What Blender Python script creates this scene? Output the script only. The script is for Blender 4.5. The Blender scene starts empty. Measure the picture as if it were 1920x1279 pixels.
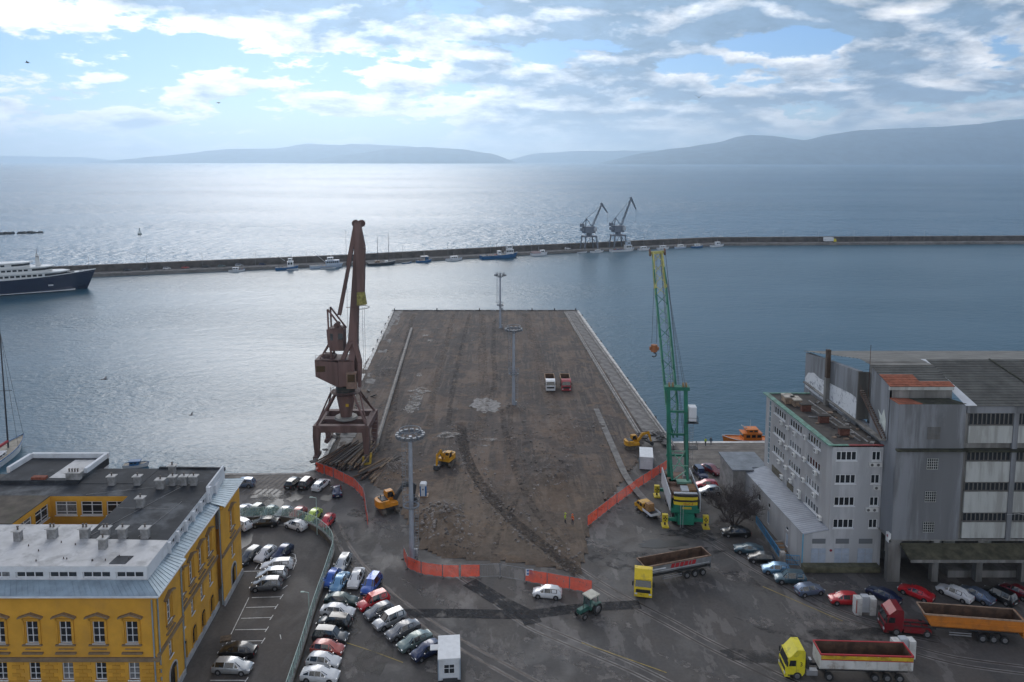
import bpy, bmesh, math, random
from mathutils import Vector, Matrix, noise
R = math.radians
sc = bpy.context.scene
col = sc.collection
random.seed(7)

# ------------------------------------------------------------------ camera
cam_d = bpy.data.cameras.new('camera'); cam = bpy.data.objects.new('camera', cam_d); col.objects.link(cam)
cam.location = (0, 0, 60); cam.rotation_euler = (R(90 - 6.12), 0, 0)
cam_d.sensor_width = 36; cam_d.lens = 26.25; cam_d.shift_y = -0.0982
cam_d.clip_start = 1; cam_d.clip_end = 200000
sc.camera = cam
sc.view_settings.view_transform = 'Standard'; sc.view_settings.look = 'None'
sc.view_settings.exposure = 0.5; sc.view_settings.gamma = 1
sc.cycles.use_denoising = True
sc.cycles.max_bounces = 6; sc.cycles.diffuse_bounces = 2; sc.cycles.glossy_bounces = 3
sc.cycles.transparent_max_bounces = 12; sc.cycles.volume_bounces = 3
sc.cycles.sample_clamp_indirect = 6
SUN_EL, SUN_AZ = 27, -14          # degrees; azimuth from +Y towards +X

# ------------------------------------------------------------------ node helpers
def nn(nt, t, **kw):
    n = nt.nodes.new(t)
    for k, v in kw.items(): setattr(n, k, v)
    return n
def setin(nt, sock, v):
    if hasattr(v, 'is_output') or isinstance(v, bpy.types.NodeSocket): nt.links.new(v, sock)
    else: sock.default_value = v
def mth(nt, op, a, b=0.0, c=0.0, clamp=False):
    n = nn(nt, 'ShaderNodeMath', operation=op, use_clamp=clamp)
    setin(nt, n.inputs[0], a); setin(nt, n.inputs[1], b); setin(nt, n.inputs[2], c)
    return n.outputs[0]
def vmth(nt, op, a, b=(0, 0, 0)):
    n = nn(nt, 'ShaderNodeVectorMath', operation=op)
    setin(nt, n.inputs[0], a); setin(nt, n.inputs[1], b)
    return n.outputs[0]
def mixc(nt, f, a, b, mode='MIX'):
    n = nn(nt, 'ShaderNodeMix', data_type='RGBA', blend_type=mode)
    setin(nt, n.inputs[0], f); setin(nt, n.inputs[6], a); setin(nt, n.inputs[7], b)
    return n.outputs[2]
def c4(c): return (c[0], c[1], c[2], 1.0)
def noi(nt, vec, scale, detail=4, rough=.55, dist=0.0):
    n = nn(nt, 'ShaderNodeTexNoise')
    if vec is not None: nt.links.new(vec, n.inputs['Vector'])
    n.inputs['Scale'].default_value = scale; n.inputs['Detail'].default_value = detail
    n.inputs['Roughness'].default_value = rough; n.inputs['Distortion'].default_value = dist
    return n.outputs[0]
def ramp(nt, f, lo, hi, smooth=True):
    n = nn(nt, 'ShaderNodeMapRange', interpolation_type='SMOOTHSTEP' if smooth else 'LINEAR')
    setin(nt, n.inputs[0], f); n.inputs[1].default_value = lo; n.inputs[2].default_value = hi
    return n.outputs[0]

# ------------------------------------------------------------------ sky
w = bpy.data.worlds.new('World'); sc.world = w; w.use_nodes = True
nt = w.node_tree; nt.nodes.clear()
wo = nn(nt, 'ShaderNodeOutputWorld'); bg = nn(nt, 'ShaderNodeBackground'); bg.inputs[1].default_value = 0.085
nt.links.new(bg.outputs[0], wo.inputs[0])
sky = nn(nt, 'ShaderNodeTexSky', sky_type='NISHITA', sun_disc=False)
sky.sun_elevation = R(SUN_EL); sky.sun_rotation = R(SUN_AZ); sky.air_density = 1.0; sky.dust_density = 0.15; sky.ozone_density = 4.0; sky.altitude = 60
tc = nn(nt, 'ShaderNodeTexCoord'); d = tc.outputs['Generated']
sep = nn(nt, 'ShaderNodeSeparateXYZ'); nt.links.new(d, sep.inputs[0])
X, Y, Z = sep.outputs
zc = mth(nt, 'MAXIMUM', Z, 0.0)
k = mth(nt, 'DIVIDE', 1.0, mth(nt, 'ADD', zc, 0.24))
cmb = nn(nt, 'ShaderNodeCombineXYZ')
nt.links.new(mth(nt, 'MULTIPLY', X, k), cmb.inputs[0]); nt.links.new(mth(nt, 'MULTIPLY', Y, k), cmb.inputs[1])
pv = cmb.outputs[0]
n_big = noi(nt, vmth(nt, 'ADD', pv, (3.1, 8.2, 0.4)), 1.1, 2, .5)
n_mid = noi(nt, vmth(nt, 'ADD', pv, (7.7, 1.3, 2.0)), 3.7, 12, .55, .15)
n_up = noi(nt, vmth(nt, 'ADD', pv, (7.7, 1.21, 2.0)), 3.7, 9, .55, .15)
bil = mth(nt, 'ABSOLUTE', mth(nt, 'SUBTRACT', mth(nt, 'MULTIPLY', noi(nt, vmth(nt, 'ADD', pv, (1.7, 4.3, 6.0)), 9.0, 6, .6), 2.0), 1.0))
# how cloudy each quarter of the sky is: open towards the left, a heavy bank high up to the right
def lobe(ax, el, wx, wz):
    dx = mth(nt, 'DIVIDE', mth(nt, 'SUBTRACT', mth(nt, 'ARCTAN2', X, Y), R(ax)), R(wx))
    dz = mth(nt, 'DIVIDE', mth(nt, 'SUBTRACT', Z, math.sin(R(el))), math.sin(R(wz)))
    q = mth(nt, 'ADD', mth(nt, 'MULTIPLY', dx, dx), mth(nt, 'MULTIPLY', dz, dz))
    return mth(nt, 'POWER', 2.718, mth(nt, 'MULTIPLY', q, -1.0))
def lobes(L):
    tot = None
    for (ax, el, wx, wz, amp) in L:
        v = mth(nt, 'MULTIPLY', lobe(ax, el, wx, wz), amp); tot = v if tot is None else mth(nt, 'ADD', tot, v)
    return tot
cov = lobes([(-29, 6.0, 9, 3.2, -.13), (-21, 7.2, 5, 1.6, -.10), (20, 8.0, 3.2, 1.0, -.22), (-13, 6.0, 4, 1.2, -.10), (-10, 2.2, 9, 1.5, -.08),
             (14, 10.5, 22, 2.2, .20), (29, 5.5, 9, 2.6, .12), (5, 5.2, 10, 2.8, .12), (-20, 11.0, 9, 1.6, .16), (-11, 8.6, 5, 1.0, .13), (-30, 4.2, 1.6, .8, .14), (-27, 2.6, 2.2, .8, .14), (-34, 2.6, 4, .9, .12), (14, 3.0, 14, 1.2, .08), (-14, 4.2, 3, .9, .12), (0, 40, 90, 30, .05), (34, 24, 26, 13, .10)])
dens = mth(nt, 'ADD', mth(nt, 'ADD', mth(nt, 'MULTIPLY', n_big, .38), mth(nt, 'MULTIPLY', n_mid, .80)), mth(nt, 'SUBTRACT', cov, mth(nt, 'MULTIPLY', bil, .13)))
mask = ramp(nt, dens, .545, .605)
thick = ramp(nt, mth(nt, 'ADD', dens, lobes([(18, 11.8, 24, 2.6, .48), (-17, 11.8, 10, 1.6, .34), (31, 4.4, 9, 1.0, .20), (7, 7.6, 8, 1.8, .22), (14, 4.6, 10, 1.2, .06), (34, 24, 26, 13, .22)])), .585, .80)
# thin edges glow in the light behind them, thick cores are blue grey
relief = mth(nt, 'MULTIPLY', mth(nt, 'SUBTRACT', n_up, n_mid), 4.6)
tk = mth(nt, 'ADD', thick, relief, clamp=True)
sdir = (math.sin(R(SUN_AZ)) * math.cos(R(SUN_EL)), math.cos(R(SUN_AZ)) * math.cos(R(SUN_EL)), math.sin(R(SUN_EL)))
dt = nn(nt, 'ShaderNodeVectorMath', operation='DOT_PRODUCT'); nt.links.new(d, dt.inputs[0]); dt.inputs[1].default_value = sdir
away = ramp(nt, dt.outputs['Value'], .45, -.35)               # clouds opposite the sun are lit from the front and stay white
tcol = mixc(nt, away, c4((1.9, 2.9, 4.2)), c4((10.0, 9.5, 8.9)))
ccol = mixc(nt, tk, c4((9.6, 9.6, 9.8)), tcol)
ccol = mixc(nt, 1.0, ccol, mth(nt, 'ADD', mth(nt, 'MULTIPLY', noi(nt, vmth(nt, 'ADD', pv, (2.2, 6.1, 3.3)), 8.0, 8, .62, .2), 1.1), .45), 'MULTIPLY')
glow = mth(nt, 'ADD', mth(nt, 'MULTIPLY', mth(nt, 'POWER', mth(nt, 'MAXIMUM', dt.outputs['Value'], 0.0), 12.0), .7), 1.0)
ccol = mixc(nt, 1.0, ccol, glow, 'MULTIPLY')
skyc = mixc(nt, 1.0, sky.outputs[0], c4((.62, .74, .90)), 'MULTIPLY')
both = mixc(nt, mask, skyc, ccol)
# the pale veil low over the sea
veil = mth(nt, 'POWER', 2.718, mth(nt, 'MULTIPLY', zc, -40.0))
both = mixc(nt, mth(nt, 'MULTIPLY', veil, .8), both, c4((11.6, 11.6, 11.6)))
nt.links.new(both, bg.inputs[0])

# ------------------------------------------------------------------ sun behind thin cloud
sd = bpy.data.lights.new('sun', 'SUN'); sun = bpy.data.objects.new('sun', sd); col.objects.link(sun)
sd.energy = 0.85; sd.angle = R(30); sd.color = (1.0, .96, .91)
sv = Vector((math.sin(R(SUN_AZ)) * math.cos(R(SUN_EL)), math.cos(R(SUN_AZ)) * math.cos(R(SUN_EL)), math.sin(R(SUN_EL))))
sun.rotation_euler = sv.to_track_quat('Z', 'Y').to_euler(); sun.location = (0, 0, 300)

# ------------------------------------------------------------------ helpers
MATS = {}
def mat(name, colour=(.5, .5, .5), rough=.7, metal=0.0, var=.0, vscale=1.5, dirt=None, dscale=.6, damt=.5, bump=0.0, bscale=8, alpha=1.0, spec=.5, coat=0.0, emit=None, coord='Object', streak=False):
    if name in MATS: return MATS[name]
    m = bpy.data.materials.new(name); MATS[name] = m; m.use_nodes = True
    nt = m.node_tree; b = nt.nodes['Principled BSDF']
    b.inputs['Roughness'].default_value = rough; b.inputs['Metallic'].default_value = metal
    b.inputs['Base Color'].default_value = c4(colour); b.inputs['Specular IOR Level'].default_value = spec
    if coat: b.inputs['Coat Weight'].default_value = coat; b.inputs['Coat Roughness'].default_value = .08
    if alpha < 1: b.inputs['Alpha'].default_value = alpha
    if emit: b.inputs['Emission Color'].default_value = c4(emit[:3]); b.inputs['Emission Strength'].default_value = emit[3]
    if var or dirt or bump:
        t = nn(nt, 'ShaderNodeTexCoord').outputs[coord]
        if streak:
            t = vmth(nt, 'MULTIPLY', t, (1, 1, .12))
        cc = None
        if var:
            f = noi(nt, t, vscale, 5, .6)
            lo = tuple(x * (1 - var) for x in colour); hi = tuple(min(1, x * (1 + var)) for x in colour)
            cc = mixc(nt, ramp(nt, f, .3, .7), c4(lo), c4(hi))
        if dirt:
            f2 = noi(nt, vmth(nt, 'ADD', t, (5.3, 2.2, 9.1)), dscale, 8, .65, .3)
            cc = mixc(nt, mth(nt, 'MULTIPLY', ramp(nt, f2, .44 if streak else .48, .58 if streak else .68), damt), cc if cc else c4(colour), c4(dirt))
        if cc: nt.links.new(cc, b.inputs['Base Color'])
        if bump:
            bp = nn(nt, 'ShaderNodeBump'); bp.inputs['Strength'].default_value = bump; bp.inputs['Distance'].default_value = .05
            nt.links.new(noi(nt, t, bscale, 5, .6), bp.inputs['Height']); nt.links.new(bp.outputs[0], b.inputs['Normal'])
    return m

class MB:
    """collects shapes into one mesh"""
    def __init__(s): s.v = []; s.f = []; s.mi = []; s.mats = []; s.cur = 0
    def use(s, m):
        if m not in s.mats: s.mats.append(m)
        s.cur = s.mats.index(m); return s
    def add(s, vs, fs):
        o = len(s.v); s.v += [tuple(p) for p in vs]
        for f in fs: s.f.append(tuple(i + o for i in f)); s.mi.append(s.cur)
        return s
    def box(s, c, d, rz=0.0, top=None):
        hx, hy, hz = d[0] / 2, d[1] / 2, d[2] / 2; tx, ty = top if top else (1, 1)
        ca, sa = math.cos(rz), math.sin(rz); vs = []
        for (x, y, z) in ((-hx, -hy, -hz), (hx, -hy, -hz), (hx, hy, -hz), (-hx, hy, -hz), (-hx * tx, -hy * ty, hz), (hx * tx, -hy * ty, hz), (hx * tx, hy * ty, hz), (-hx * tx, hy * ty, hz)):
            vs.append((c[0] + x * ca - y * sa, c[1] + x * sa + y * ca, c[2] + z))
        return s.add(vs, [(0, 3, 2, 1), (4, 5, 6, 7), (0, 1, 5, 4), (1, 2, 6, 5), (2, 3, 7, 6), (3, 0, 4, 7)])
    def bx(s, x0, x1, y0, y1, z0, z1):
        return s.box(((x0 + x1) / 2, (y0 + y1) / 2, (z0 + z1) / 2), (abs(x1 - x0), abs(y1 - y0), abs(z1 - z0)))
    def cyl(s, p, q, r, r2=None, n=10, cap=True):
        p = Vector(p); q = Vector(q); r2 = r if r2 is None else r2
        a = (q - p).normalized(); u = a.orthogonal().normalized(); v = a.cross(u); vs = []
        for base, rr in ((p, r), (q, r2)):
            for i in range(n):
                t = 2 * math.pi * i / n; vs.append(base + (u * math.cos(t) + v * math.sin(t)) * rr)
        fs = [(i, (i + 1) % n, n + (i + 1) % n, n + i) for i in range(n)]
        if cap: fs += [tuple(reversed(range(n))), tuple(range(n, 2 * n))]
        return s.add(vs, fs)
    def bar(s, p, q, w, h=None, up=(0, 0, 1)):
        p = Vector(p); q = Vector(q); h = h or w; a = (q - p).normalized(); up = Vector(up)
        if abs(a.dot(up)) > .98: up = Vector((0, 1, 0))
        u = a.cross(up).normalized() * (w / 2); v = u.cross(a).normalized() * (h / 2)
        vs = [b + x * u + y * v for b in (p, q) for (x, y) in ((-1, -1), (1, -1), (1, 1), (-1, 1))]
        return s.add(vs, [(0, 1, 2, 3), (7, 6, 5, 4), (0, 4, 5, 1), (1, 5, 6, 2), (2, 6, 7, 3), (3, 7, 4, 0)])
    def tbar(s, p, q, w1, h1, w2, h2, side=(0, 1, 0)):
        """tapered bar; side gives the direction of w"""
        p = Vector(p); q = Vector(q); a = (q - p).normalized(); u = Vector(side); u = (u - a * a.dot(u)).normalized(); v = a.cross(u)
        vs = []
        for b, w_, h_ in ((p, w1, h1), (q, w2, h2)):
            for (x, y) in ((-1, -1), (1, -1), (1, 1), (-1, 1)): vs.append(b + u * x * w_ / 2 + v * y * h_ / 2)
        return s.add(vs, [(3, 2, 1, 0), (4, 5, 6, 7), (0, 1, 5, 4), (1, 2, 6, 5), (2, 3, 7, 6), (3, 0, 4, 7)])
    def prism(s, pts, z0, z1):
        n = len(pts); vs = [(p[0], p[1], z0) for p in pts] + [(p[0], p[1], z1) for p in pts]
        return s.add(vs, [tuple(reversed(range(n))), tuple(range(n, 2 * n))] + [(i, (i + 1) % n, n + (i + 1) % n, n + i) for i in range(n)])
    def xprism(s, pts, x0, x1):
        """profile in (y, z) extruded along x"""
        n = len(pts); vs = [(x0, p[0], p[1]) for p in pts] + [(x1, p[0], p[1]) for p in pts]
        return s.add(vs, [tuple(reversed(range(n))), tuple(range(n, 2 * n))] + [(i, (i + 1) % n, n + (i + 1) % n, n + i) for i in range(n)])
    def yprism(s, pts, y0, y1):
        """profile in (x, z) extruded along y"""
        n = len(pts); vs = [(p[0], y0, p[1]) for p in pts] + [(p[0], y1, p[1]) for p in pts]
        return s.add(vs, [tuple(range(n)), tuple(reversed(range(n, 2 * n)))] + [(i, n + i, n + (i + 1) % n, (i + 1) % n) for i in range(n)])
    def poly(s, pts): return s.add(pts, [tuple(range(len(pts)))])
    def torus(s, c, r, rt, n=14, m=6, axis='z', arc=(0, 2 * math.pi)):
        vs = []; full = abs(arc[1] - arc[0] - 2 * math.pi) < 1e-6; nn_ = n if full else n + 1
        for i in range(nn_):
            a = arc[0] + (arc[1] - arc[0]) * i / n
            for j in range(m):
                b = 2 * math.pi * j / m; rr = r + rt * math.cos(b); x, y, z = rr * math.cos(a), rr * math.sin(a), rt * math.sin(b)
                if axis == 'x': x, y, z = z, x, y
                elif axis == 'y': x, y, z = x, z, y
                vs.append((c[0] + x, c[1] + y, c[2] + z))
        fs = []
        for i in range(n):
            for j in range(m):
                i2 = (i + 1) % nn_; j2 = (j + 1) % m
                fs.append((i * m + j, i2 * m + j, i2 * m + j2, i * m + j2))
        return s.add(vs, fs)
    def mesh(s, name, m=None, smooth=None):
        me = bpy.data.meshes.new(name); me.from_pydata(s.v, [], s.f)
        ms = s.mats if s.mats else ([m] if m else [])
        for x in ms: me.materials.append(x)
        if s.mats: me.polygons.foreach_set('material_index', s.mi)
        bm = bmesh.new(); bm.from_mesh(me); bmesh.ops.recalc_face_normals(bm, faces=bm.faces); bm.to_mesh(me); bm.free()
        if smooth:
            me.polygons.foreach_set('use_smooth', [True] * len(me.polygons)); me.set_sharp_from_angle(angle=R(smooth))
        me.update(); return me
    def build(s, name, m=None, parent=None, smooth=None, loc=None, rz=0.0):
        o = bpy.data.objects.new(name, s.mesh(name, m, smooth)); col.objects.link(o)
        if parent: o.parent = parent
        if loc: o.location = loc
        o.rotation_euler.z = rz
        return o

def tag(o, label=None, cat=None, group=None, kind=None):
    if label: o['label'] = label
    if cat: o['category'] = cat
    if group: o['group'] = group
    if kind: o['kind'] = kind
    return o
def thing(name, loc, rz=0.0, label=None, cat=None, group=None):
    o = bpy.data.objects.new(name, None); col.objects.link(o); o.location = loc; o.rotation_euler.z = rz; o.empty_display_size = .5
    return tag(o, label, cat, group)
KIDS = {}
def kids(o):
    return [c for c in bpy.data.objects if c.parent == o]
def tree_of(o):
    """(object, children) list gathered once per prototype"""
    if o.name not in KIDS: KIDS[o.name] = [(c, kids(c)) for c in kids(o)]
    return KIDS[o.name]
def dup(o, loc, rz, recolour=None):
    r = o.copy(); col.objects.link(r); r.location = loc; r.rotation_euler.z = rz
    for c, sub in tree_of(o):
        n = c.copy(); col.objects.link(n); n.parent = r
        for g in sub:
            m_ = g.copy(); col.objects.link(m_); m_.parent = n
    return r

# ------------------------------------------------------------------ water
def water(name, wave, amp, rough, colour, stretch, fine=.5):
    m = bpy.data.materials.new(name); m.use_nodes = True; nt = m.node_tree; b = nt.nodes['Principled BSDF']
    b.inputs['Base Color'].default_value = c4(colour); b.inputs['Roughness'].default_value = rough; b.inputs['IOR'].default_value = 1.333
    b.inputs['Specular IOR Level'].default_value = .5
    g = nn(nt, 'ShaderNodeNewGeometry').outputs['Position']
    p = vmth(nt, 'MULTIPLY', g, stretch)
    h = mth(nt, 'ADD', noi(nt, p, wave, 3, .55, .6), mth(nt, 'MULTIPLY', noi(nt, p, wave * 4.3, 3, .6), fine))
    big = ramp(nt, noi(nt, vmth(nt, 'MULTIPLY', g, (.4, 1, 1)), wave * .045, 3, .55), .35, .65)
    h = mth(nt, 'MULTIPLY', h, mth(nt, 'ADD', mth(nt, 'MULTIPLY', big, .75), .4))
    bp = nn(nt, 'ShaderNodeBump'); bp.inputs['Strength'].default_value = 1.0; bp.inputs['Distance'].default_value = amp
    nt.links.new(h, bp.inputs['Height']); nt.links.new(bp.outputs[0], b.inputs['Normal'])
    return m
# mole line: harbour side edge runs from the left rear to the right
MOLE = [(-900, 160), (-225.5, 395.3), (-95.2, 440.2), (14.1, 490.7), (152.4, 543.5), (374.3, 554), (1200, 590)]
def sheet(name, pts, z, m, kind='structure'):
    o = MB().poly([(p[0], p[1], z) for p in pts]).build(name, m); tag(o, kind=kind); return o
WZ = -2.2
w_in = water('harbour_water', .30, .40, .28, (.012, .066, .105), (.55, 1, 1))
w_out = water('open_sea', (.060), 4.2, .27, (.008, .070, .128), (.8, .6, 1), .7)
sheet('harbour_water', [(-900, 60), (1200, 60)] + [(p[0], p[1] + 4) for p in reversed(MOLE)], WZ, w_in)
sheet('sea', [(p[0], p[1] + 4) for p in MOLE] + [(1200, 60), (49000, 60), (49000, 27800), (-49000, 27800), (-49000, 60), (-900, 60)], WZ, w_out)

# ------------------------------------------------------------------ far hills
hillm = mat('hill_scrub', (.10, .135, .155), .95, var=.4, vscale=.004)
def hill(name, dist, prof, depth, label, seed):
    """prof: list of (azimuth tangent, height m)"""
    N, M = 90, 14; vs = []; fs = []
    x0, x1 = prof[0][0] * dist, prof[-1][0] * dist
    def hgt(x):
        for (a, ha), (b, hb) in zip(prof, prof[1:]):
            if a * dist <= x <= b * dist:
                t = (x - a * dist) / ((b - a) * dist + 1e-9); t = t * t * (3 - 2 * t) * .5 + t * .5
                return ha + (hb - ha) * t
        return 0
    for i in range(N + 1):
        x = x0 + (x1 - x0) * i / N
        for j in range(M + 1):
            v = j / M; s = math.sin(math.pi * v) ** .8 if 0 < v < 1 else 0
            n1 = noise.noise(Vector((x / 1500 + seed, v * 5, seed))) * .16 + noise.noise(Vector((x / 420, v * 12, seed))) * .07
            z = hgt(x) * s * (1 + n1 * (1 if s < .97 else .45)) + WZ - (3 if s == 0 else 0)
            vs.append((x * (1 + .1 * (v - .5)), dist + (v - .5) * depth, z))
    for i in range(N):
        for j in range(M):
            a = i * (M + 1) + j; fs.append((a, a + M + 1, a + M + 2, a + 1))
    o = MB().add(vs, fs).build(name, hillm, smooth=80); tag(o, kind='structure'); return o
def pr(dist, pts): return [((px - 960) / 1400, max(0, (301 - py) / 1400 * dist + 55) if py < 300 else 0) for px, py in pts]
hill('hill_far_left', 26000, pr(26000, [(-300, 294), (60, 293), (160, 294.5), (245, 300)]), 3000, '', 1.0)
hill('hill_middle', 21000, pr(21000, [(180, 300), (330, 291), (430, 279), (520, 279), (580, 270), (640, 272), (690, 269.5), (760, 274), (860, 284), (960, 300)]), 5000, '', 2.0)
hill('hill_island', 17000, pr(17000, [(560, 300), (650, 291), (740, 279), (800, 276), (860, 279), (920, 288), (976, 300)]), 2500, '', 3.0)
hill('hill_low_right', 24000, pr(24000, [(930, 300), (1010, 287), (1090, 283), (1180, 283), (1300, 280), (1500, 276), (1700, 300)]), 3000, '', 4.0)
hill('hill_mountain', 15000, pr(15000, [(1120, 300), (1210, 285), (1280, 276), (1340, 268), (1395, 253), (1440, 254), (1500, 263), (1560, 251), (1600, 245), (1700, 240), (1810, 234), (1890, 226), (1990, 230), (2200, 229), (2600, 260), (2900, 300)]), 5000, '', 5.0)
# ------------------------------------------------------------------ the air over the gulf
hz = MB().bx(-50000, 50000, -3000, 28500, -9, 940).build('haze')
hm = bpy.data.materials.new('haze'); hm.use_nodes = True; nt = hm.node_tree; nt.nodes.clear()
ho = nn(nt, 'ShaderNodeOutputMaterial'); pvn = nn(nt, 'ShaderNodeVolumePrincipled')
pvn.inputs['Color'].default_value = (.70, .86, 1.0, 1); pvn.inputs['Density'].default_value = 8e-5; pvn.inputs['Anisotropy'].default_value = .7
nt.links.new(pvn.outputs[0], ho.inputs['Volume']); hz.data.materials.append(hm); tag(hz, kind='stuff')

# ------------------------------------------------------------------ ground
def ground_mat(name, base, pale, dark, brown, wet=.58, s=1.0):
    m = bpy.data.materials.new(name); MATS[name] = m; m.use_nodes = True; nt = m.node_tree; b = nt.nodes['Principled BSDF']
    g = nn(nt, 'ShaderNodeNewGeometry').outputs['Position']
    rot = nn(nt, 'ShaderNodeMapping'); rot.inputs['Rotation'].default_value = (0, 0, R(38)); rot.inputs['Scale'].default_value = (1, .38, 1)
    nt.links.new(g, rot.inputs[0]); q = rot.outputs[0]
    f1 = noi(nt, q, .16 * s, 8, .55, .1); f2 = noi(nt, vmth(nt, 'ADD', q, (40, 11, 0)), .30 * s, 10, .62, .12)
    f3 = noi(nt, vmth(nt, 'ADD', g, (90, 31, 0)), .075 * s, 5, .6); f4 = noi(nt, g, 2.2, 6, .75)
    f5 = noi(nt, vmth(nt, 'ADD', g, (15, 70, 3)), .13, 6, .6, .5)
    c = mixc(nt, ramp(nt, f3, .35, .65), c4(base), c4(brown))
    c = mixc(nt, mth(nt, 'MULTIPLY', ramp(nt, f1, .53, .57), .55), c, c4(dark))
    c = mixc(nt, mth(nt, 'MULTIPLY', ramp(nt, f2, .545, .585), .7), c, c4(pale))
    c = mixc(nt, .35, c, mixc(nt, ramp(nt, f4, .3, .75), c4(tuple(x * .55 for x in base)), c4(tuple(x * 1.5 for x in base))))
    nt.links.new(c, b.inputs['Base Color'])
    # damp film: lower roughness in wide irregular areas
    rr = nn(nt, 'ShaderNodeMapRange'); nt.links.new(ramp(nt, f5, .45, .62), rr.inputs[0]); rr.inputs[3].default_value = .85; rr.inputs[4].default_value = wet
    nt.links.new(rr.outputs[0], b.inputs['Roughness'])
    bp = nn(nt, 'ShaderNodeBump'); bp.inputs['Strength'].default_value = .35; bp.inputs['Distance'].default_value = .03
    nt.links.new(noi(nt, g, 5, 6, .7), bp.inputs['Height']); nt.links.new(bp.outputs[0], b.inputs['Normal'])
    return m
asph = ground_mat('worn_asphalt', (.074, .069, .066), (.170, .154, .143), (.042, .040, .040), (.080, .067, .057), .62)
lot_asph = ground_mat('parking_asphalt', (.074, .066, .061), (.105, .095, .088), (.052, .047, .045), (.082, .068, .058), .7, .8)
conc = mat('pale_concrete', (.30, .28, .26), .85, var=.3, vscale=.8, dirt=(.10, .09, .08), dscale=.5, damt=.7, bump=.3)
conc_d = mat('dark_concrete', (.17, .16, .15), .85, var=.35, vscale=.6, dirt=(.07, .06, .055), dscale=.4, damt=.7, bump=.3)
strip_c = mat('rail_strip_concrete', (.15, .135, .125), .85, var=.45, vscale=.35, dirt=(.06, .055, .05), dscale=.3, damt=.8, bump=.2)
steel = mat('rail_steel', (.05, .04, .035), .5, .6)
def ragged(name, colour, rough, spec, scale, lo, hi, amax=1.0):
    m = mat(name, colour, rough, spec=spec, var=.25, vscale=1.5); nt = m.node_tree; g = nn(nt, 'ShaderNodeNewGeometry').outputs['Position']
    nt.links.new(mth(nt, 'MULTIPLY', ramp(nt, noi(nt, g, scale, 7, .62, .2), lo, hi), amax), nt.nodes['Principled BSDF'].inputs['Alpha']); return m
newasph = ragged('fresh_asphalt', (.040, .040, .042), .9, .2, .8, .28, .58, .85)
white_p = mat('road_paint', (.62, .61, .58), .7, var=.25, vscale=2)
yellow_p = mat('yellow_road_paint', (.30, .22, .05), .7, var=.35, vscale=1.5)
bands = mat('quay_paving', (.155, .135, .115), .85, var=.3, vscale=.5, dirt=(.08, .07, .06), dscale=.3)

QUAY = [(-200, -160), (200, -160), (200, 155), (54.8, 154.5), (34.4, 154.5), (26.7, 294.7), (-48.1, 294.7), (-38.1, 140.5), (-41, 138), (-130, 138)]
q = MB(); q.use(asph)
q.prism(QUAY, -5, 0); o = q.build('quay_ground'); tag(o, kind='structure')
def ribbon(pts, wd, z, name, m, parent=None, off=0.0, kind='structure'):
    """flat strip that follows a polyline, smoothed"""
    P = [Vector((p[0], p[1], 0)) for p in pts]
    Q = []
    for i in range(len(P) - 1):
        a = P[max(i - 1, 0)]; b = P[i]; c = P[i + 1]; d_ = P[min(i + 2, len(P) - 1)]
        for k_ in range(6):
            t = k_ / 6; Q.append(.5 * ((2 * b) + (c - a) * t + (2 * a - 5 * b + 4 * c - d_) * t * t + (3 * b - a - 3 * c + d_) * t ** 3))
    Q.append(P[-1]); vs = []; fs = []
    for i, p in enumerate(Q):
        t = (Q[min(i + 1, len(Q) - 1)] - Q[max(i - 1, 0)]).normalized(); nrm = Vector((-t.y, t.x, 0))
        for e in (-wd / 2, wd / 2):
            s_ = p + nrm * (off + e); vs.append((s_.x, s_.y, z))
    for i in range(len(Q) - 1): fs.append((2 * i, 2 * i + 1, 2 * i + 3, 2 * i + 2))
    o = MB().add(vs, fs).build(name, m, parent)
    if kind and not parent: tag(o, kind=kind)
    return o
# rail tracks let into the yard: two concrete strips with a rail groove in each
def track(pts, label, m=strip_c, g=1.44):
    t = thing('rail_track', (0, 0, 0), 0, label, 'rail track', 'rail tracks let into the quay')
    for s_ in (-1, 1):
        ribbon(pts, .62, .010, 'concrete_strip', m, t, s_ * g / 2)
        ribbon(pts, .20, .016, 'rail', steel, t, s_ * g / 2)
    return t
track([(-29.3, 117.8), (-25.7, 110.1), (-20.9, 102.6), (-14.4, 94.8), (-6.7, 87.5), (0, 82), (4.2, 78.6)], 'curved rail track passing the row of parked cars towards the bottom edge')
track([(9.4, 104.3), (14.1, 98.3), (20.3, 91.9), (24.6, 87.2), (30.1, 82), (32.9, 79.5)], 'rail track running on from the dug-up trench past the tractor')
track([(-9.1, 104.8), (-4.1, 99.2), (1.7, 91.9), (6.7, 88.1), (14, 83.1), (18.3, 79.5)], 'rail track with pale worn strips passing below the orange mesh gap', conc_d)
track([(25.4, 121.5), (31.4, 113), (35.2, 106.2), (38.8, 100.6), (42.2, 95.2), (47.1, 91.1), (53.7, 88.1)], 'rail track curving past the cars parked by the grey office')
track([(48.9, 86.5), (54, 84), (62.8, 82)], 'rail track crossing the bottom right corner of the yard', conc_d)
# fresh asphalt repairs
ribbon([(-15.6, 93.6), (-7.1, 93.6), (2.1, 93.4), (9.3, 94.8), (17.4, 95.6)], 2.0, .022, 'asphalt_repair', newasph)
ribbon([(-6.1, 101), (-1.5, 96.3), (1.8, 93.4), (2.8, 91.3)], 2.4, .026, 'asphalt_repair', newasph)
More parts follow.
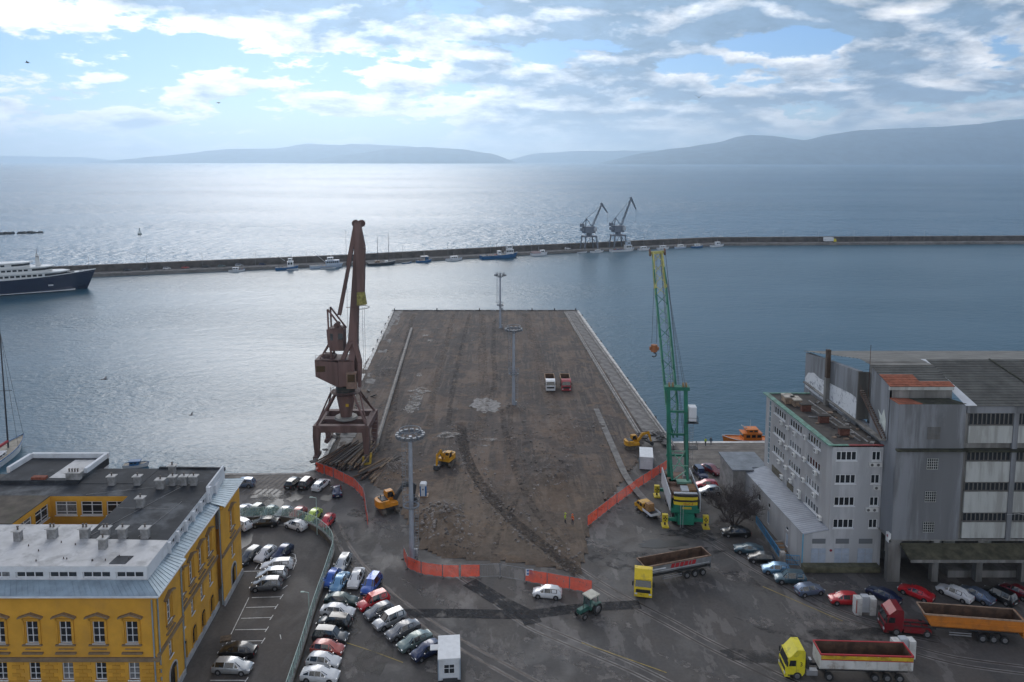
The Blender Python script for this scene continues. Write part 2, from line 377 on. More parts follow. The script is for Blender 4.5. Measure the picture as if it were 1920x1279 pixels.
# crane rails along both sides of the pier
for a, b, lb in (((21, 289.5), (27.8, 157.9), 'inner crane rail on the right half of the pier'), ((25, 287.5), (33.7, 150.6), 'outer crane rail beside the right pier edge'),
                 ((-35.8, 261.5), (-28.4, 148.3), 'crane rail along the left half of the pier')):
    t = thing('crane_rail', (0, 0, 0), 0, lb, 'crane rail', 'crane rails on the pier')
    dv = Vector((b[0] - a[0], b[1] - a[1], 0)); nrm = Vector((-dv.y, dv.x, 0)).normalized()
    for nm, wd, h, m in (('concrete_beam', .85, .74, conc if 'inner' in lb or 'outer' in lb else conc_d), ('rail', .16, .84, steel)):
        MB().bar((a[0], a[1], h / 2), (b[0], b[1], h / 2), wd, h).build(nm, m, t)
ribbon([(20.3, 174.7), (21.1, 149.7), (21.7, 135.4), (23.7, 124.5)], 1.3, .50, 'concrete_strip_path', conc_d)

# pier edges: coping stones one by one
def coping(a, b, wd, h, label, inward, n, m=conc, jitter=.06, skip=()):
    t = thing('pier_coping', (0, 0, 0), 0, label, 'stone edging'); a = Vector((*a, 0)); b = Vector((*b, 0)); dv = (b - a) / n
    ang = math.atan2(dv.y, dv.x); rnd = random.Random(n)
    for i in range(n):
        if i in skip: continue
        c_ = a + dv * (i + .5) + Vector((inward * wd / 2, 0, 0))
        MB().box((0, 0, 0), (dv.length - .08, wd - rnd.random() * jitter, h)).build('coping_stone', m, t, loc=(c_.x, c_.y, h / 2 + rnd.uniform(-.03, .03)), rz=ang)
white_st = mat('white_stone', (.62, .60, .56), .8, var=.22, vscale=.5, dirt=(.2, .18, .16), dscale=.4, damt=.6)
coping((34.4, 154.5), (26.7, 294.5), 1.0, .3, 'row of white stones along the right edge of the pier', -1, 34, white_st, .3)
coping((33.3, 154.5), (25.6, 294.2), 4.0, .2, 'grey concrete edging inside the right edge of the pier', -1, 20, conc_d, .1)
coping((-38.1, 141), (-48.1, 294.5), 1.0, .3, 'row of worn white stones along the left edge of the pier', 1, 36, white_st, .3, (7, 8, 15))
coping((-37.0, 150), (-47.0, 294.2), 3.4, .18, 'broken concrete edging inside the left edge of the pier', 1, 22, conc_d, .8, (3, 6, 11))
t = thing('pier_coping', (0, 0, 0), 0, 'low kerb along the far end of the pier', 'stone edging')
for i in range(18):
    MB().box((0, 0, .25), (4.05, .7, .5)).build('coping_stone', conc_d, t, loc=(-46 + i * 4.15, 294.2, 0))
# fenders on the pier sides and bollards
rubber = mat('black_rubber', (.018, .018, .018), .8)
fm = MB().torus((0, 0, 0), .62, .26, 12, 6, 'x').mesh('tyre_fender', rubber, 60)
ORD = ('first', 'second', 'third', 'fourth', 'fifth', 'sixth', 'seventh', 'eighth', 'ninth', 'tenth', 'eleventh', 'twelfth', 'thirteenth', 'fourteenth', 'fifteenth', 'sixteenth', 'seventeenth', 'eighteenth', 'nineteenth', 'twentieth', 'twenty-first', 'twenty-second', 'twenty-third')
def fender(x, y, lb):
    o = bpy.data.objects.new('tyre_fender', fm); col.objects.link(o); o.location = (x, y, -.75); tag(o, lb, 'fender', 'tyre fenders hanging on the pier sides')
for i in range(13):
    y = 160 + i * 10.6; fender(34.4 - (y - 154.5) * .0550 + .29, y, ORD[i] + ' black tyre fender from the near corner on the right pier side')
for i in range(10):
    y = 172 + i * 12.5; fender(-38.1 - (y - 141) * .0651 - .29, y, ORD[i] + ' black tyre fender from the brown crane on the left pier side')
bolm = mat('bollard_iron', (.03, .028, .027), .6)
bm_ = MB().cyl((0, 0, 0), (0, 0, .12), .34, .34, 10).cyl((0, 0, .12), (0, 0, .5), .2, .17, 10).cyl((0, 0, .5), (0, 0, .7), .3, .24, 10).mesh('mooring_bollard', bolm, 40)
for i, x in enumerate((-47, -30, -13, -4, 8, 17, 25.5)):
    o = bpy.data.objects.new('mooring_bollard', bm_); col.objects.link(o); o.location = (x, 293.9, .5); tag(o, ORD[i] + ' black mooring bollard from the left on the far pier edge', 'bollard', 'bollards on the far pier edge')

# ------------------------------------------------------------------ the torn-up pier surface
def dirt_mat():
    m = bpy.data.materials.new('torn_up_earth'); m.use_nodes = True; nt = m.node_tree; b = nt.nodes['Principled BSDF']
    g = nn(nt, 'ShaderNodeNewGeometry').outputs['Position']
    mp = nn(nt, 'ShaderNodeMapping'); mp.inputs['Rotation'].default_value = (0, 0, R(-3.4)); mp.inputs['Scale'].default_value = (1, .30, 1); nt.links.new(g, mp.inputs[0]); q = mp.outputs[0]
    mq = nn(nt, 'ShaderNodeMapping'); mq.inputs['Rotation'].default_value = (0, 0, R(-3.4)); mq.inputs['Scale'].default_value = (1, .055, 1); nt.links.new(g, mq.inputs[0]); lq = mq.outputs[0]
    f1 = noi(nt, q, .13, 6, .5, .3); f2 = noi(nt, vmth(nt, 'ADD', q, (31, 7, 2)), 0.22, 8, .58, .2); f3 = noi(nt, vmth(nt, 'ADD', g, (3, 77, 2)), .085, 7, .55, .3); f4 = noi(nt, g, 1.1, 9, .82); f5 = noi(nt, vmth(nt, 'ADD', g, (9, 9, 9)), .30, 8, .6)
    f6 = noi(nt, lq, .45, 5, .5, .2); f7 = noi(nt, vmth(nt, 'ADD', lq, (8, 3, 1)), 1.5, 4, .6, .1)
    c = mixc(nt, ramp(nt, f1, .44, .57), c4((.098, .064, .045)), c4((.040, .031, .028)))
    c = mixc(nt, mth(nt, 'MULTIPLY', ramp(nt, f2, .50, .57), .8), c, c4((.155, .108, .078)))
    c = mixc(nt, mth(nt, 'MULTIPLY', ramp(nt, f6, .50, .60), .75), c, c4((.036, .031, .029)))
    c = mixc(nt, mth(nt, 'MULTIPLY', ramp(nt, f7, .52, .60), .6), c, c4((.150, .116, .092)))
    c = mixc(nt, mth(nt, 'MULTIPLY', ramp(nt, f3, .49, .57), .7), c, c4((.036, .030, .029)))
    c = mixc(nt, mth(nt, 'MULTIPLY', ramp(nt, f5, .55, .64), .6), c, c4((.160, .100, .058)))
    # nearer the yard the soil is a yellower brown
    sy = nn(nt, 'ShaderNodeSeparateXYZ'); nt.links.new(g, sy.inputs[0])
    c = mixc(nt, mth(nt, 'MULTIPLY', ramp(nt, mth(nt, 'ADD', sy.outputs[1], mth(nt, 'MULTIPLY', f3, 60)), 180, 140), .45), c, c4((.150, .105, .062)))
    c = mixc(nt, .24, c, mixc(nt, ramp(nt, f4, .36, .66), c4((.018, .014, .012)), c4((.21, .162, .128))))
    nt.links.new(c, b.inputs['Base Color']); b.inputs['Roughness'].default_value = .9
    bp = nn(nt, 'ShaderNodeBump'); bp.inputs['Strength'].default_value = .8; bp.inputs['Distance'].default_value = .15
    nt.links.new(noi(nt, g, 2.0, 8, .75), bp.inputs['Height']); nt.links.new(bp.outputs[0], b.inputs['Normal'])
    return m
DIRT = [(-40.5, 160), (-43.2, 200), (-49.5 + 5, 293.6), (22, 293.6), (25.0, 240), (27.5, 200), (29.3, 160)] + [(25.8, 145), (20.5, 134.2), (16.4, 125.5), (12.8, 117.8), (11.3, 108.5), (9.7, 103.2), (6.3, 104.6), (2.4, 105.8), (-1.6, 106.7), (-6.4, 107), (-10.6, 107.9), (-14.1, 110.1), (-15.7, 115.1), (-17.7, 119.6), (-20, 124.5), (-23.2, 129.7), (-26, 134.2), (-30, 140.3)] + [(-34, 146)]
def inside(x, y, P):
    c_ = False; j = len(P) - 1
    for i in range(len(P)):
        if (P[i][1] > y) != (P[j][1] > y) and x < (P[j][0] - P[i][0]) * (y - P[i][1]) / (P[j][1] - P[i][1]) + P[i][0]: c_ = not c_
        j = i
    return c_
def edge_d(x, y, P):
    best = 1e9
    for i in range(len(P)):
        ax, ay = P[i - 1]; bx_, by = P[i]; dx, dy = bx_ - ax, by - ay; t = max(0, min(1, ((x - ax) * dx + (y - ay) * dy) / (dx * dx + dy * dy + 1e-9)))
        best = min(best, (x - ax - t * dx) ** 2 + (y - ay - t * dy) ** 2)
    return math.sqrt(best)
TRENCH = [(-11.4, 163.8), (-9.7, 148.3), (-6.5, 135.4), (-2.8, 125.5), (1.3, 116.9), (5.8, 109.3), (9.9, 102.9)]
def dpoly(x, y, P):
    best = 1e9
    for i in range(1, len(P)):
        ax, ay = P[i - 1]; bx_, by = P[i]; dx, dy = bx_ - ax, by - ay; t = max(0, min(1, ((x - ax) * dx + (y - ay) * dy) / (dx * dx + dy * dy)))
        best = min(best, (x - ax - t * dx) ** 2 + (y - ay - t * dy) ** 2)
    return math.sqrt(best)
HEAPS = [(*(7.5, 134.2), 5.5, 1.2), (*(-12.3, 117.8), 6, 1.1), (*(-9.4, 113.4), 5, .7), (*(7.4, 142.9), 7, .9), (*(13.9, 163.8), 9, .5), (*(-22.9, 140.3), 4, .8), (*(2.3, 157.2), 8, .5), (*(31.2, 153.5), 4.5, .9), (*(-35.5, 206.5), 3, .7), (*(0, 175.5), 2.8, .7), (*(-11.8, 121.5), 3.5, .8)]
def dirt_z(x, y):
    v = Vector((x, y, 0)); z = .22 + .16 * noise.noise(v * .12) + .13 * noise.noise(v * .45 + Vector((9, 3, 1))) + .08 * noise.noise(v * 1.3) + .09 * noise.noise(Vector((x * .9 + y * .05, y * .06, 4)))
    for hx, hy, r, h in HEAPS:
        dd = ((x - hx) ** 2 + ((y - hy) * .8) ** 2) / (r * r)
        if dd < 4: z += h * math.exp(-dd * 1.6) * (1 + .5 * noise.noise(v * .9))
    dt_ = dpoly(x, y, TRENCH)
    if dt_ < 3.5: z += .28 * math.exp(-((dt_ - 1.9) / .55) ** 2) - .22 * math.exp(-(dt_ / 1.1) ** 2)
    return max(z, .03)
vs = []; fs = []; idx = {}; st = .75
yy = 88.0
rows = []
while yy < 294: rows.append(yy); yy += .55 + (yy - 88) * .0042
xs = [-46 + i * st for i in range(int(80 / st))]
def vid(i, j):
    if (i, j) not in idx:
        x, y = xs[i], rows[j]; e = edge_d(x, y, DIRT); e = e if inside(x, y, DIRT) else 0
        idx[(i, j)] = len(vs); vs.append((x, y, min(dirt_z(x, y), .02 + e * .45)))
    return idx[(i, j)]
for j in range(len(rows) - 1):
    for i in range(len(xs) - 1):
        x, y = xs[i] + st / 2, (rows[j] + rows[j + 1]) / 2; jx = noise.noise(Vector((x * .7, y * .7, 2))) * .8; jy = noise.noise(Vector((x * .7, y * .7, 8))) * .8
        if inside(x + jx, y + jy, DIRT): fs.append((vid(i, j), vid(i + 1, j), vid(i + 1, j + 1), vid(i, j + 1)))
o = MB().add(vs, fs).build('pier_ground', dirt_mat(), smooth=70); tag(o, kind='structure')
# trench bed of dark ballast
newb = ragged('dark_ballast', (.046, .039, .035), .95, .2, 1.3, .34, .66, .75)
rb = ribbon(TRENCH, 2.1, .0, 'trench_bed', newb)
for v in rb.data.vertices: v.co.z = dirt_z(v.co.x, v.co.y) + .09
# standing water on the pier: wet pale pools
pool_m = ragged('puddle_water', (.21, .195, .18), .6, .2, .8, .36, .62, .75)
worn_m = ragged('worn_patch', (.175, .160, .148), .85, .3, .55, .46, .58, .8); dark_m = ragged('dark_patch', (.036, .035, .036), .8, .3, .5, .47, .62, .5)
def blob(name, c, rx, ry, rz, m, z, seed, n=28, wob=.35):
    vs_ = []
    for i in range(n):
        a = 2 * math.pi * i / n; k_ = 1 + wob * noise.noise(Vector((math.cos(a) * 1.6 + seed * 7, math.sin(a) * 1.6, seed))) + wob * .6 * noise.noise(Vector((math.cos(a) * 4 + seed * 3, math.sin(a) * 4, seed)))
        x, y = rx * k_ * math.cos(a), ry * k_ * math.sin(a); vs_.append((c[0] + x * math.cos(rz) - y * math.sin(rz), c[1] + x * math.sin(rz) + y * math.cos(rz), z))
    return tag(MB().poly(vs_).build(name, m), kind='structure')
rut_d = ragged('rut_dark', (.034, .028, .026), .9, .2, 1.3, .40, .72, .6); rut_p = ragged('rut_pale', (.170, .132, .106), .9, .2, 1.0, .38, .68, .65)
for i, (pts, wd, m) in enumerate((([(-11.5, 287.5), (-9.8, 244.1), (-8.6, 206.5), (-7.9, 178.6), (-8, 154.1)], 2.6, rut_p), ([(-7.1, 277.6), (-5.4, 230.2), (-4.9, 196.3), (-5.7, 172.8)], 1.4, rut_d), ([(-16.7, 287.5), (-15.5, 230.2), (-15.1, 187.1), (-13.9, 163.8)], 1.3, rut_d), ([(-23, 287.5), (-21.8, 230.2), (-20.3, 187.1), (-18.6, 163.8)], 1.8, rut_p), ([(-25.5, 287.5), (-23.9, 230.2), (-22.4, 184.9), (-20.4, 160.5)], 1.0, rut_d), ([(5.2, 287.5), (7.6, 230.2), (9.9, 178.6), (12.4, 145.5)], 3.2, rut_p), ([(8.3, 287.5), (10.4, 230.2), (12.5, 178.6), (14.9, 145.5)], 1.2, rut_d),
                                ([(-2.6, 174.7), (-1.7, 157.2), (0.5, 140.3), (3.7, 124.5), (8.3, 110.1)], 1.3, rut_d), ([(-0.6, 170.9), (0.2, 154.1), (2.6, 137.8), (5.6, 124.5), (9.7, 111.7)], 1.1, rut_p), ([(14.6, 287.5), (15.6, 217.7), (16.4, 178.6), (17.6, 148.3)], 1.6, rut_d), ([(-38.6, 287.5), (-33.1, 217.7), (-28.3, 170.9), (-25.5, 148.3)], 1.6, rut_d), ([(-32.3, 277.6), (-27.9, 211.9), (-24.4, 167.3), (-20.5, 145.5)], 1.2, rut_d), ([(0, 135.4), (-2.7, 122.5), (-5.1, 113.4), (-6.5, 108.5)], 1.2, rut_p), ([(2.5, 135.4), (0, 122.5), (-2.1, 113.4), (-3.6, 107.8)], 1.0, rut_d))):
    if i in (4, 6, 9, 11): continue
    rb_ = ribbon([(x + 1.3 * noise.noise(Vector((x * .3, y * .07, i))), y) for x, y in pts], wd, 0, 'wheel_track', m)
    bm2 = bmesh.new(); bm2.from_mesh(rb_.data); bmesh.ops.subdivide_edges(bm2, edges=bm2.edges, cuts=3, use_grid_fill=True)
    for v in bm2.verts: v.co.z = dirt_z(v.co.x, v.co.y) + .05 + i * .002
    bm2.to_mesh(rb_.data); bm2.free()
for i, (p, rx, ry) in enumerate((((-24.3, 181.9), 2.0, 7.5), ((-23.6, 189.3), 2.8, 2.2), ((-24.2, 174.7), 1.6, 2.5), ((-29.7, 251.7), 1.3, 1.3), ((-27.3, 243.4), 1.0, 1.6), ((-31.2, 259.8), 1.2, .8), ((-26, 203.8), .8, 2.2), ((-13.9, 157.2), 2.6, 1.6), ((-26.7, 262.4), 1.0, .7), ((25.5, 217.7), .8, 2.5), ((-3.9, 154.5), 2.6, .7), ((-5.4, 151.8), 1.8, .5))):
    z = max(dirt_z(p[0] + a * rx, p[1] + b * ry) for a in (-.6, 0, .6) for b in (-.6, 0, .6)) + .02
    blob('puddle', p, rx, ry, -.06, pool_m, z, i + 1.5, 30, .7)
dust_m = mat('grey_cement_dust', (.24, .225, .21), .9, var=.3, vscale=1.2)
p = (-6.3, 177.8)
dv_ = blob('dust_patch', p, 3.6, 5.6, 0, dust_m, 0, 4.2, 40, .45)
me = dv_.data; bm2 = bmesh.new(); bm2.from_mesh(me); bmesh.ops.triangulate(bm2, faces=bm2.faces); bmesh.ops.subdivide_edges(bm2, edges=bm2.edges, cuts=4, use_grid_fill=True)
for v in bm2.verts: v.co.z = dirt_z(v.co.x, v.co.y) + .05
bm2.to_mesh(me); bm2.free()
rnd = random.Random(77)
for i in range(70):
    px_ = rnd.uniform(-24, 50); py_ = 76 + 60 * rnd.random() ** 1.4
    if inside(px_, py_, DIRT) or (px_ > 38 and py_ > 101) or py_ > 136: continue
    ang = R(-38 + rnd.uniform(-14, 14)) if px_ < 20 else R(-28 + rnd.uniform(-14, 14))
    blob('worn_patch' if i % 6 else 'dark_patch', (px_, py_), rnd.uniform(1.5, 6.5), rnd.uniform(.5, 1.8), ang, worn_m if i % 6 else dark_m, .0045 + i * .00006, i + 20.5, 26, .5)
# yard puddles and dark stains
wet_m = ragged('wet_stain', (.030, .028, .027), .55, .3, .55, .38, .62, .7)
pud_y = mat('yard_puddle', (.045, .044, .043), .42, spec=.3)
for i, (p, rx, ry, m) in enumerate((((-44.2, 129.5), 3.2, 1.6, pud_y), ((-41.8, 124.9), 1.5, 3.2, pud_y), ((-33.1, 127.8), 1.2, 1.3, pud_y), ((-43.8, 127.1), 2.2, 2.4, wet_m), ((-40, 129.7), 1.6, 2.0, wet_m), ((-26.7, 122.1), 1.4, 1.2, wet_m), ((-27.3, 113.7), 1.1, 3.2, wet_m), ((-38.8, 128.6), 1.2, 2.2, pud_y),
                                   ((28.5, 115.1), 4.5, 2.0, wet_m), ((23.5, 111.7), 3.5, 1.2, pud_y), ((28.8, 109.3), 4, 1.2, wet_m), ((-16.9, 85), 2, 3.5, wet_m), ((2.7, 89.1), 1.0, .8, wet_m), ((-44.1, 117.8), 2.2, 3, wet_m), ((18, 108.5), 2.5, 1, wet_m), ((29.9, 85), 4, 1.5, wet_m), ((43.4, 89.1), 5, 1.4, wet_m), ((-21.3, 90.2), 1.5, 3, wet_m), ((-43.6, 111.7), 1.8, 4, pud_y))):
    blob('puddle' if m is pud_y else 'wet_patch', p, rx, ry, 0, m, .030 + i * .0007, i + 3.3, 32, .6)
# stones scattered over the pier, thickest on the heaps and along the trench
stone_m = mat('broken_stone', (.17, .15, .135), .9, var=.6, vscale=.35)
rnd = random.Random(5); mb = MB(); cnt = 0
while cnt < 4200:
    r_ = rnd.random()
    if r_ < .40:
        hx, hy, rr_, hh = rnd.choice(HEAPS); x, y = rnd.gauss(hx, rr_ * .55), rnd.gauss(hy, rr_ * .6)
    elif r_ < .62:
        i = rnd.randrange(len(TRENCH) - 1); t_ = rnd.random(); x = TRENCH[i][0] * (1 - t_) + TRENCH[i + 1][0] * t_ + rnd.gauss(0, 1.5); y = TRENCH[i][1] * (1 - t_) + TRENCH[i + 1][1] * t_ + rnd.gauss(0, .8)
    else: x, y = rnd.uniform(-44, 29), 90 + 190 * rnd.random() ** 1.5
    if not inside(x, y, DIRT): continue
    s_ = .06 + .24 * rnd.random() ** 4; z = dirt_z(x, y); vs_ = []
    for dx, dy, dz in ((-1, -1, -.5), (1, -1, -.5), (1, 1, -.5), (-1, 1, -.5), (-.6, -.6, .6), (.7, -.5, .5), (.6, .7, .7), (-.7, .6, .5)):
        vs_.append((x + s_ * dx * rnd.uniform(.6, 1.3), y + s_ * dy * rnd.uniform(.6, 1.3), z + s_ * dz * rnd.uniform(.6, 1.2)))
    mb.add(vs_, [(4, 5, 6, 7), (0, 1, 5, 4), (1, 2, 6, 5), (2, 3, 7, 6), (3, 0, 4, 7)]); cnt += 1
tag(mb.build('rubble', stone_m), 'broken stones scattered over the torn-up pier', 'rubble', kind='stuff')

# ------------------------------------------------------------------ building helpers
glass_d = mat('dark_window_glass', (.022, .026, .030), .08, spec=.8)
glass_b = mat('blinds_behind_glass', (.16, .165, .17), .15, spec=.8, var=.4, vscale=3)
frame_w = mat('white_window_frame', (.72, .73, .74), .5)
def frame_of(A, B):
    d_ = Vector((B[0] - A[0], B[1] - A[1], 0)); return d_.length, math.atan2(d_.y, d_.x)
def holes_wall(name, parent, A, B, z0, z1, holes, m, depth=.25):
    L, rz = frame_of(A, B); mb = MB()
    xs_ = sorted({0, L} | {h[0] for h in holes} | {h[1] for h in holes}); zs_ = sorted({z0, z1} | {h[2] for h in holes} | {h[3] for h in holes})
    for i in range(len(xs_) - 1):
        for j in range(len(zs_) - 1):
            cx, cz = (xs_[i] + xs_[i + 1]) / 2, (zs_[j] + zs_[j + 1]) / 2
            if any(h[0] < cx < h[1] and h[2] < cz < h[3] for h in holes): continue
            mb.poly([(xs_[i], 0, zs_[j]), (xs_[i + 1], 0, zs_[j]), (xs_[i + 1], 0, zs_[j + 1]), (xs_[i], 0, zs_[j + 1])])
    for a, b, c_, d_ in holes:
        for q_ in (((a, 0, c_), (b, 0, c_), (b, depth, c_), (a, depth, c_)), ((a, 0, d_), (a, depth, d_), (b, depth, d_), (b, 0, d_)), ((a, 0, c_), (a, depth, c_), (a, depth, d_), (a, 0, d_)), ((b, 0, c_), (b, 0, d_), (b, depth, d_), (b, depth, c_))): mb.poly(q_)
    me_ = bpy.data.meshes.new(name); me_.from_pydata(mb.v, [], mb.f); me_.materials.append(m)
    o = bpy.data.objects.new(name, me_); col.objects.link(o); o.parent = parent; o.location = (A[0], A[1], 0); o.rotation_euler.z = rz
    return o
WCACHE = {}
def window(parent, A, B, x0, x1, z0, z1, nx=2, ny=3, depth=.2, gm=None, sill=True, fm_=None, fw=.07, zsplit=None):
    L, rz = frame_of(A, B); w_, h_ = round(x1 - x0, 2), round(z1 - z0, 2); key = (w_, h_, nx, ny, fw, zsplit)
    if key not in WCACHE:
        g_ = MB().poly([(0, 0, 0), (w_, 0, 0), (w_, 0, h_), (0, 0, h_)]); me_ = bpy.data.meshes.new('window'); me_.from_pydata(g_.v, [], g_.f); me_.materials.append(glass_d)
        f_ = MB()
        for x in (0, w_ - fw): f_.bx(x, x + fw, -.07, -.003, 0, h_)
        for z in (0, h_ - fw): f_.bx(fw, w_ - fw, -.07, -.003, z, z + fw)
        for i in range(1, nx): x = w_ * i / nx; f_.bx(x - fw / 2, x + fw / 2, -.066, -.003, fw, h_ - fw)
        for z in (zsplit or [h_ * j / ny for j in range(1, ny)]): f_.bx(fw, w_ - fw, -.06, -.003, z - fw / 3, z + fw / 3)
        s_ = MB().bx(-.08, w_ + .08, -depth - .10, -.08, -.10, .0)
        WCACHE[key] = (me_, f_.mesh('frame', frame_w), s_.mesh('sill', frame_w))
    gme, fme, sme = WCACHE[key]
    ca, sa = math.cos(rz), math.sin(rz)
    o = bpy.data.objects.new('window', gme); col.objects.link(o); o.parent = parent
    o.location = (A[0] + x0 * ca - depth * sa, A[1] + x0 * sa + depth * ca, z0); o.rotation_euler.z = rz
    if gm is None and rnd.random() < .22: gm = glass_b
    if gm: o.material_slots[0].link = 'OBJECT'; o.material_slots[0].material = gm
    for nm, me_, ok in (('frame', fme, True), ('sill', sme, sill)):
        if ok:
            c_ = bpy.data.objects.new(nm, me_); col.objects.link(c_); c_.parent = o
            if fm_: c_.material_slots[0].link = 'OBJECT'; c_.material_slots[0].material = fm_
    return o
def wpart(mb, name, m, parent, A, B, x=0.0, z=0.0, smooth=None):
    L, rz = frame_of(A, B); return mb.build(name, m, parent, smooth, (A[0] + x * math.cos(rz), A[1] + x * math.sin(rz), z), rz)
rnd = random.Random(11)

# ------------------------------------------------------------------ yellow palace on the left
ochre = mat('ochre_render', (.62, .32, .036), .85, var=.10, vscale=.35, dirt=(.36, .20, .06), dscale=.25, damt=.35, bump=.15)
ochre_b = mat('ochre_block', (.54, .275, .032), .85, var=.14, vscale=.5)
trim = mat('brown_stone_trim', (.215, .155, .095), .85, var=.18, vscale=1)
white_r = mat('white_render', (.62, .64, .66), .8, var=.06, vscale=.6, dirt=(.40, .40, .40), dscale=.5, damt=.4)
zinc = mat('zinc_sheet', (.26, .33, .38), .5, .25, var=.2, vscale=.5)
felt = mat('roof_felt', (.030, .033, .038), .8, var=.3, vscale=.4, dirt=(.16, .17, .18), dscale=.22, damt=.55, bump=.2, spec=.25)
felt_w = mat('white_roof_coating', (.47, .465, .46), .65, var=.12, vscale=.5, dirt=(.24, .235, .23), dscale=.45, damt=.75, bump=.25)
gravel = mat('gravel_roof', (.085, .07, .055), .95, var=.3, vscale=.6, dirt=(.055, .06, .03), dscale=.4)
stone_pl = mat('plinth_stone', (.36, .36, .36), .8, var=.2, vscale=1)
door_m = mat('dark_door_wood', (.03, .024, .02), .6)
YB = thing('palace_building', (-38, 75, 0), 0, 'ochre yellow palace with pedimented windows and flat grey roof', 'building')
def P0(p): return (p[0] + 38, p[1] - 75)
A, B = P0((-78, 75)), P0((-38, 75))
cx1 = [-40.7 - 3.56 * i for i in range(10)]
h1 = [(c_ + 78 - .64, c_ + 78 + .64, 8.5, 11.0) for c_ in cx1]; h2 = [(c_ + 78 - .6, c_ + 78 + .6, 4.3, 6.3) for c_ in cx1]; h3 = [(c_ + 78 - .6, c_ + 78 + .6, .9, 2.9) for c_ in cx1]
holes_wall('front_wall', YB, A, B, -.5, 14.2, h1 + h2 + h3, ochre, .3)
ped = MB().add([(-1.28, 0, 0), (1.28, 0, 0), (1.28, 0, .16), (0, 0, .62), (-1.28, 0, .16), (-.95, 0, .12), (0, 0, .42), (.95, 0, .12)] + [(-1.28, -.38, 0), (1.28, -.38, 0), (1.28, -.38, .16), (0, -.38, .62), (-1.28, -.38, .16), (-.95, -.38, .12), (0, -.38, .42), (.95, -.38, .12)],
    [(0, 5, 6, 3, 4), (1, 2, 3, 6, 7), (8, 12, 11, 14, 13), (9, 15, 14, 11, 10), (4, 3, 11, 12), (3, 2, 10, 11), (0, 4, 12, 8), (2, 1, 9, 10), (5, 0, 8, 13), (6, 5, 13, 14), (7, 6, 14, 15), (1, 7, 15, 9)]).mesh('pediment', trim)
surr = MB()
for x in (-.86, .86): surr.bx(x - .1, x + .1, -.10, .02, 0, 2.85)
surr.bx(-.96, .96, -.10, .02, 2.62, 2.85); surr = surr.mesh('window_surround', ochre_b)
apr = MB().bx(-1.05, 1.05, -.22, .02, -.2, -.05).bx(-1.1, 1.1, -.26, .02, -1.12, -.94).bx(-.8, .8, -.1, .02, -.66, -.58); apr = apr.mesh('sill_moulding', trim)
def inst(me_, name, parent, loc, rz):
    o = bpy.data.objects.new(name, me_); col.objects.link(o); o.parent = parent; o.location = loc; o.rotation_euler.z = rz; return o
def dressed(A, B, xc, z0):
    L, rz = frame_of(A, B); ca, sa = math.cos(rz), math.sin(rz); x, y = A[0] + xc * ca, A[1] + xc * sa
    inst(ped, 'pediment', YB, (x, y, z0 + 2.95), rz); inst(surr, 'window_surround', YB, (x, y, z0), rz); inst(apr, 'sill_moulding', YB, (x, y, z0), rz)
for (a, b, c_, d_) in h1: window(YB, A, B, a, b, c_, d_, 2, 3, .22); dressed(A, B, (a + b) / 2, 8.5)
for (a, b, c_, d_) in h2 + h3: window(YB, A, B, a, b, c_, d_, 2, 3, .22)
# rusticated blocks between the windows of the lower floors
blk = {}
for r_ in range(14):
    z = .2 + r_ * .45; x = 40.0 - 18.5 + (.45 if r_ % 2 else 0)
    while x < 39.6:
        w_ = .86 if not (r_ % 2 and x < 22) else .86
        if not any(a - .12 < x + w_ and x < b + .12 and c_ - .05 < z + .42 and z < d_ + .05 for (a, b, c_, d_) in h2 + h3) and z > 2.6:
            if 'b' not in blk: blk['b'] = MB().box((.43, -.02, .21), (.84, .06, .41)).mesh('block', ochre_b)
            inst(blk['b'], 'block', YB, (A[0] + x, A[1] - .015, z), 0)
        x += .9
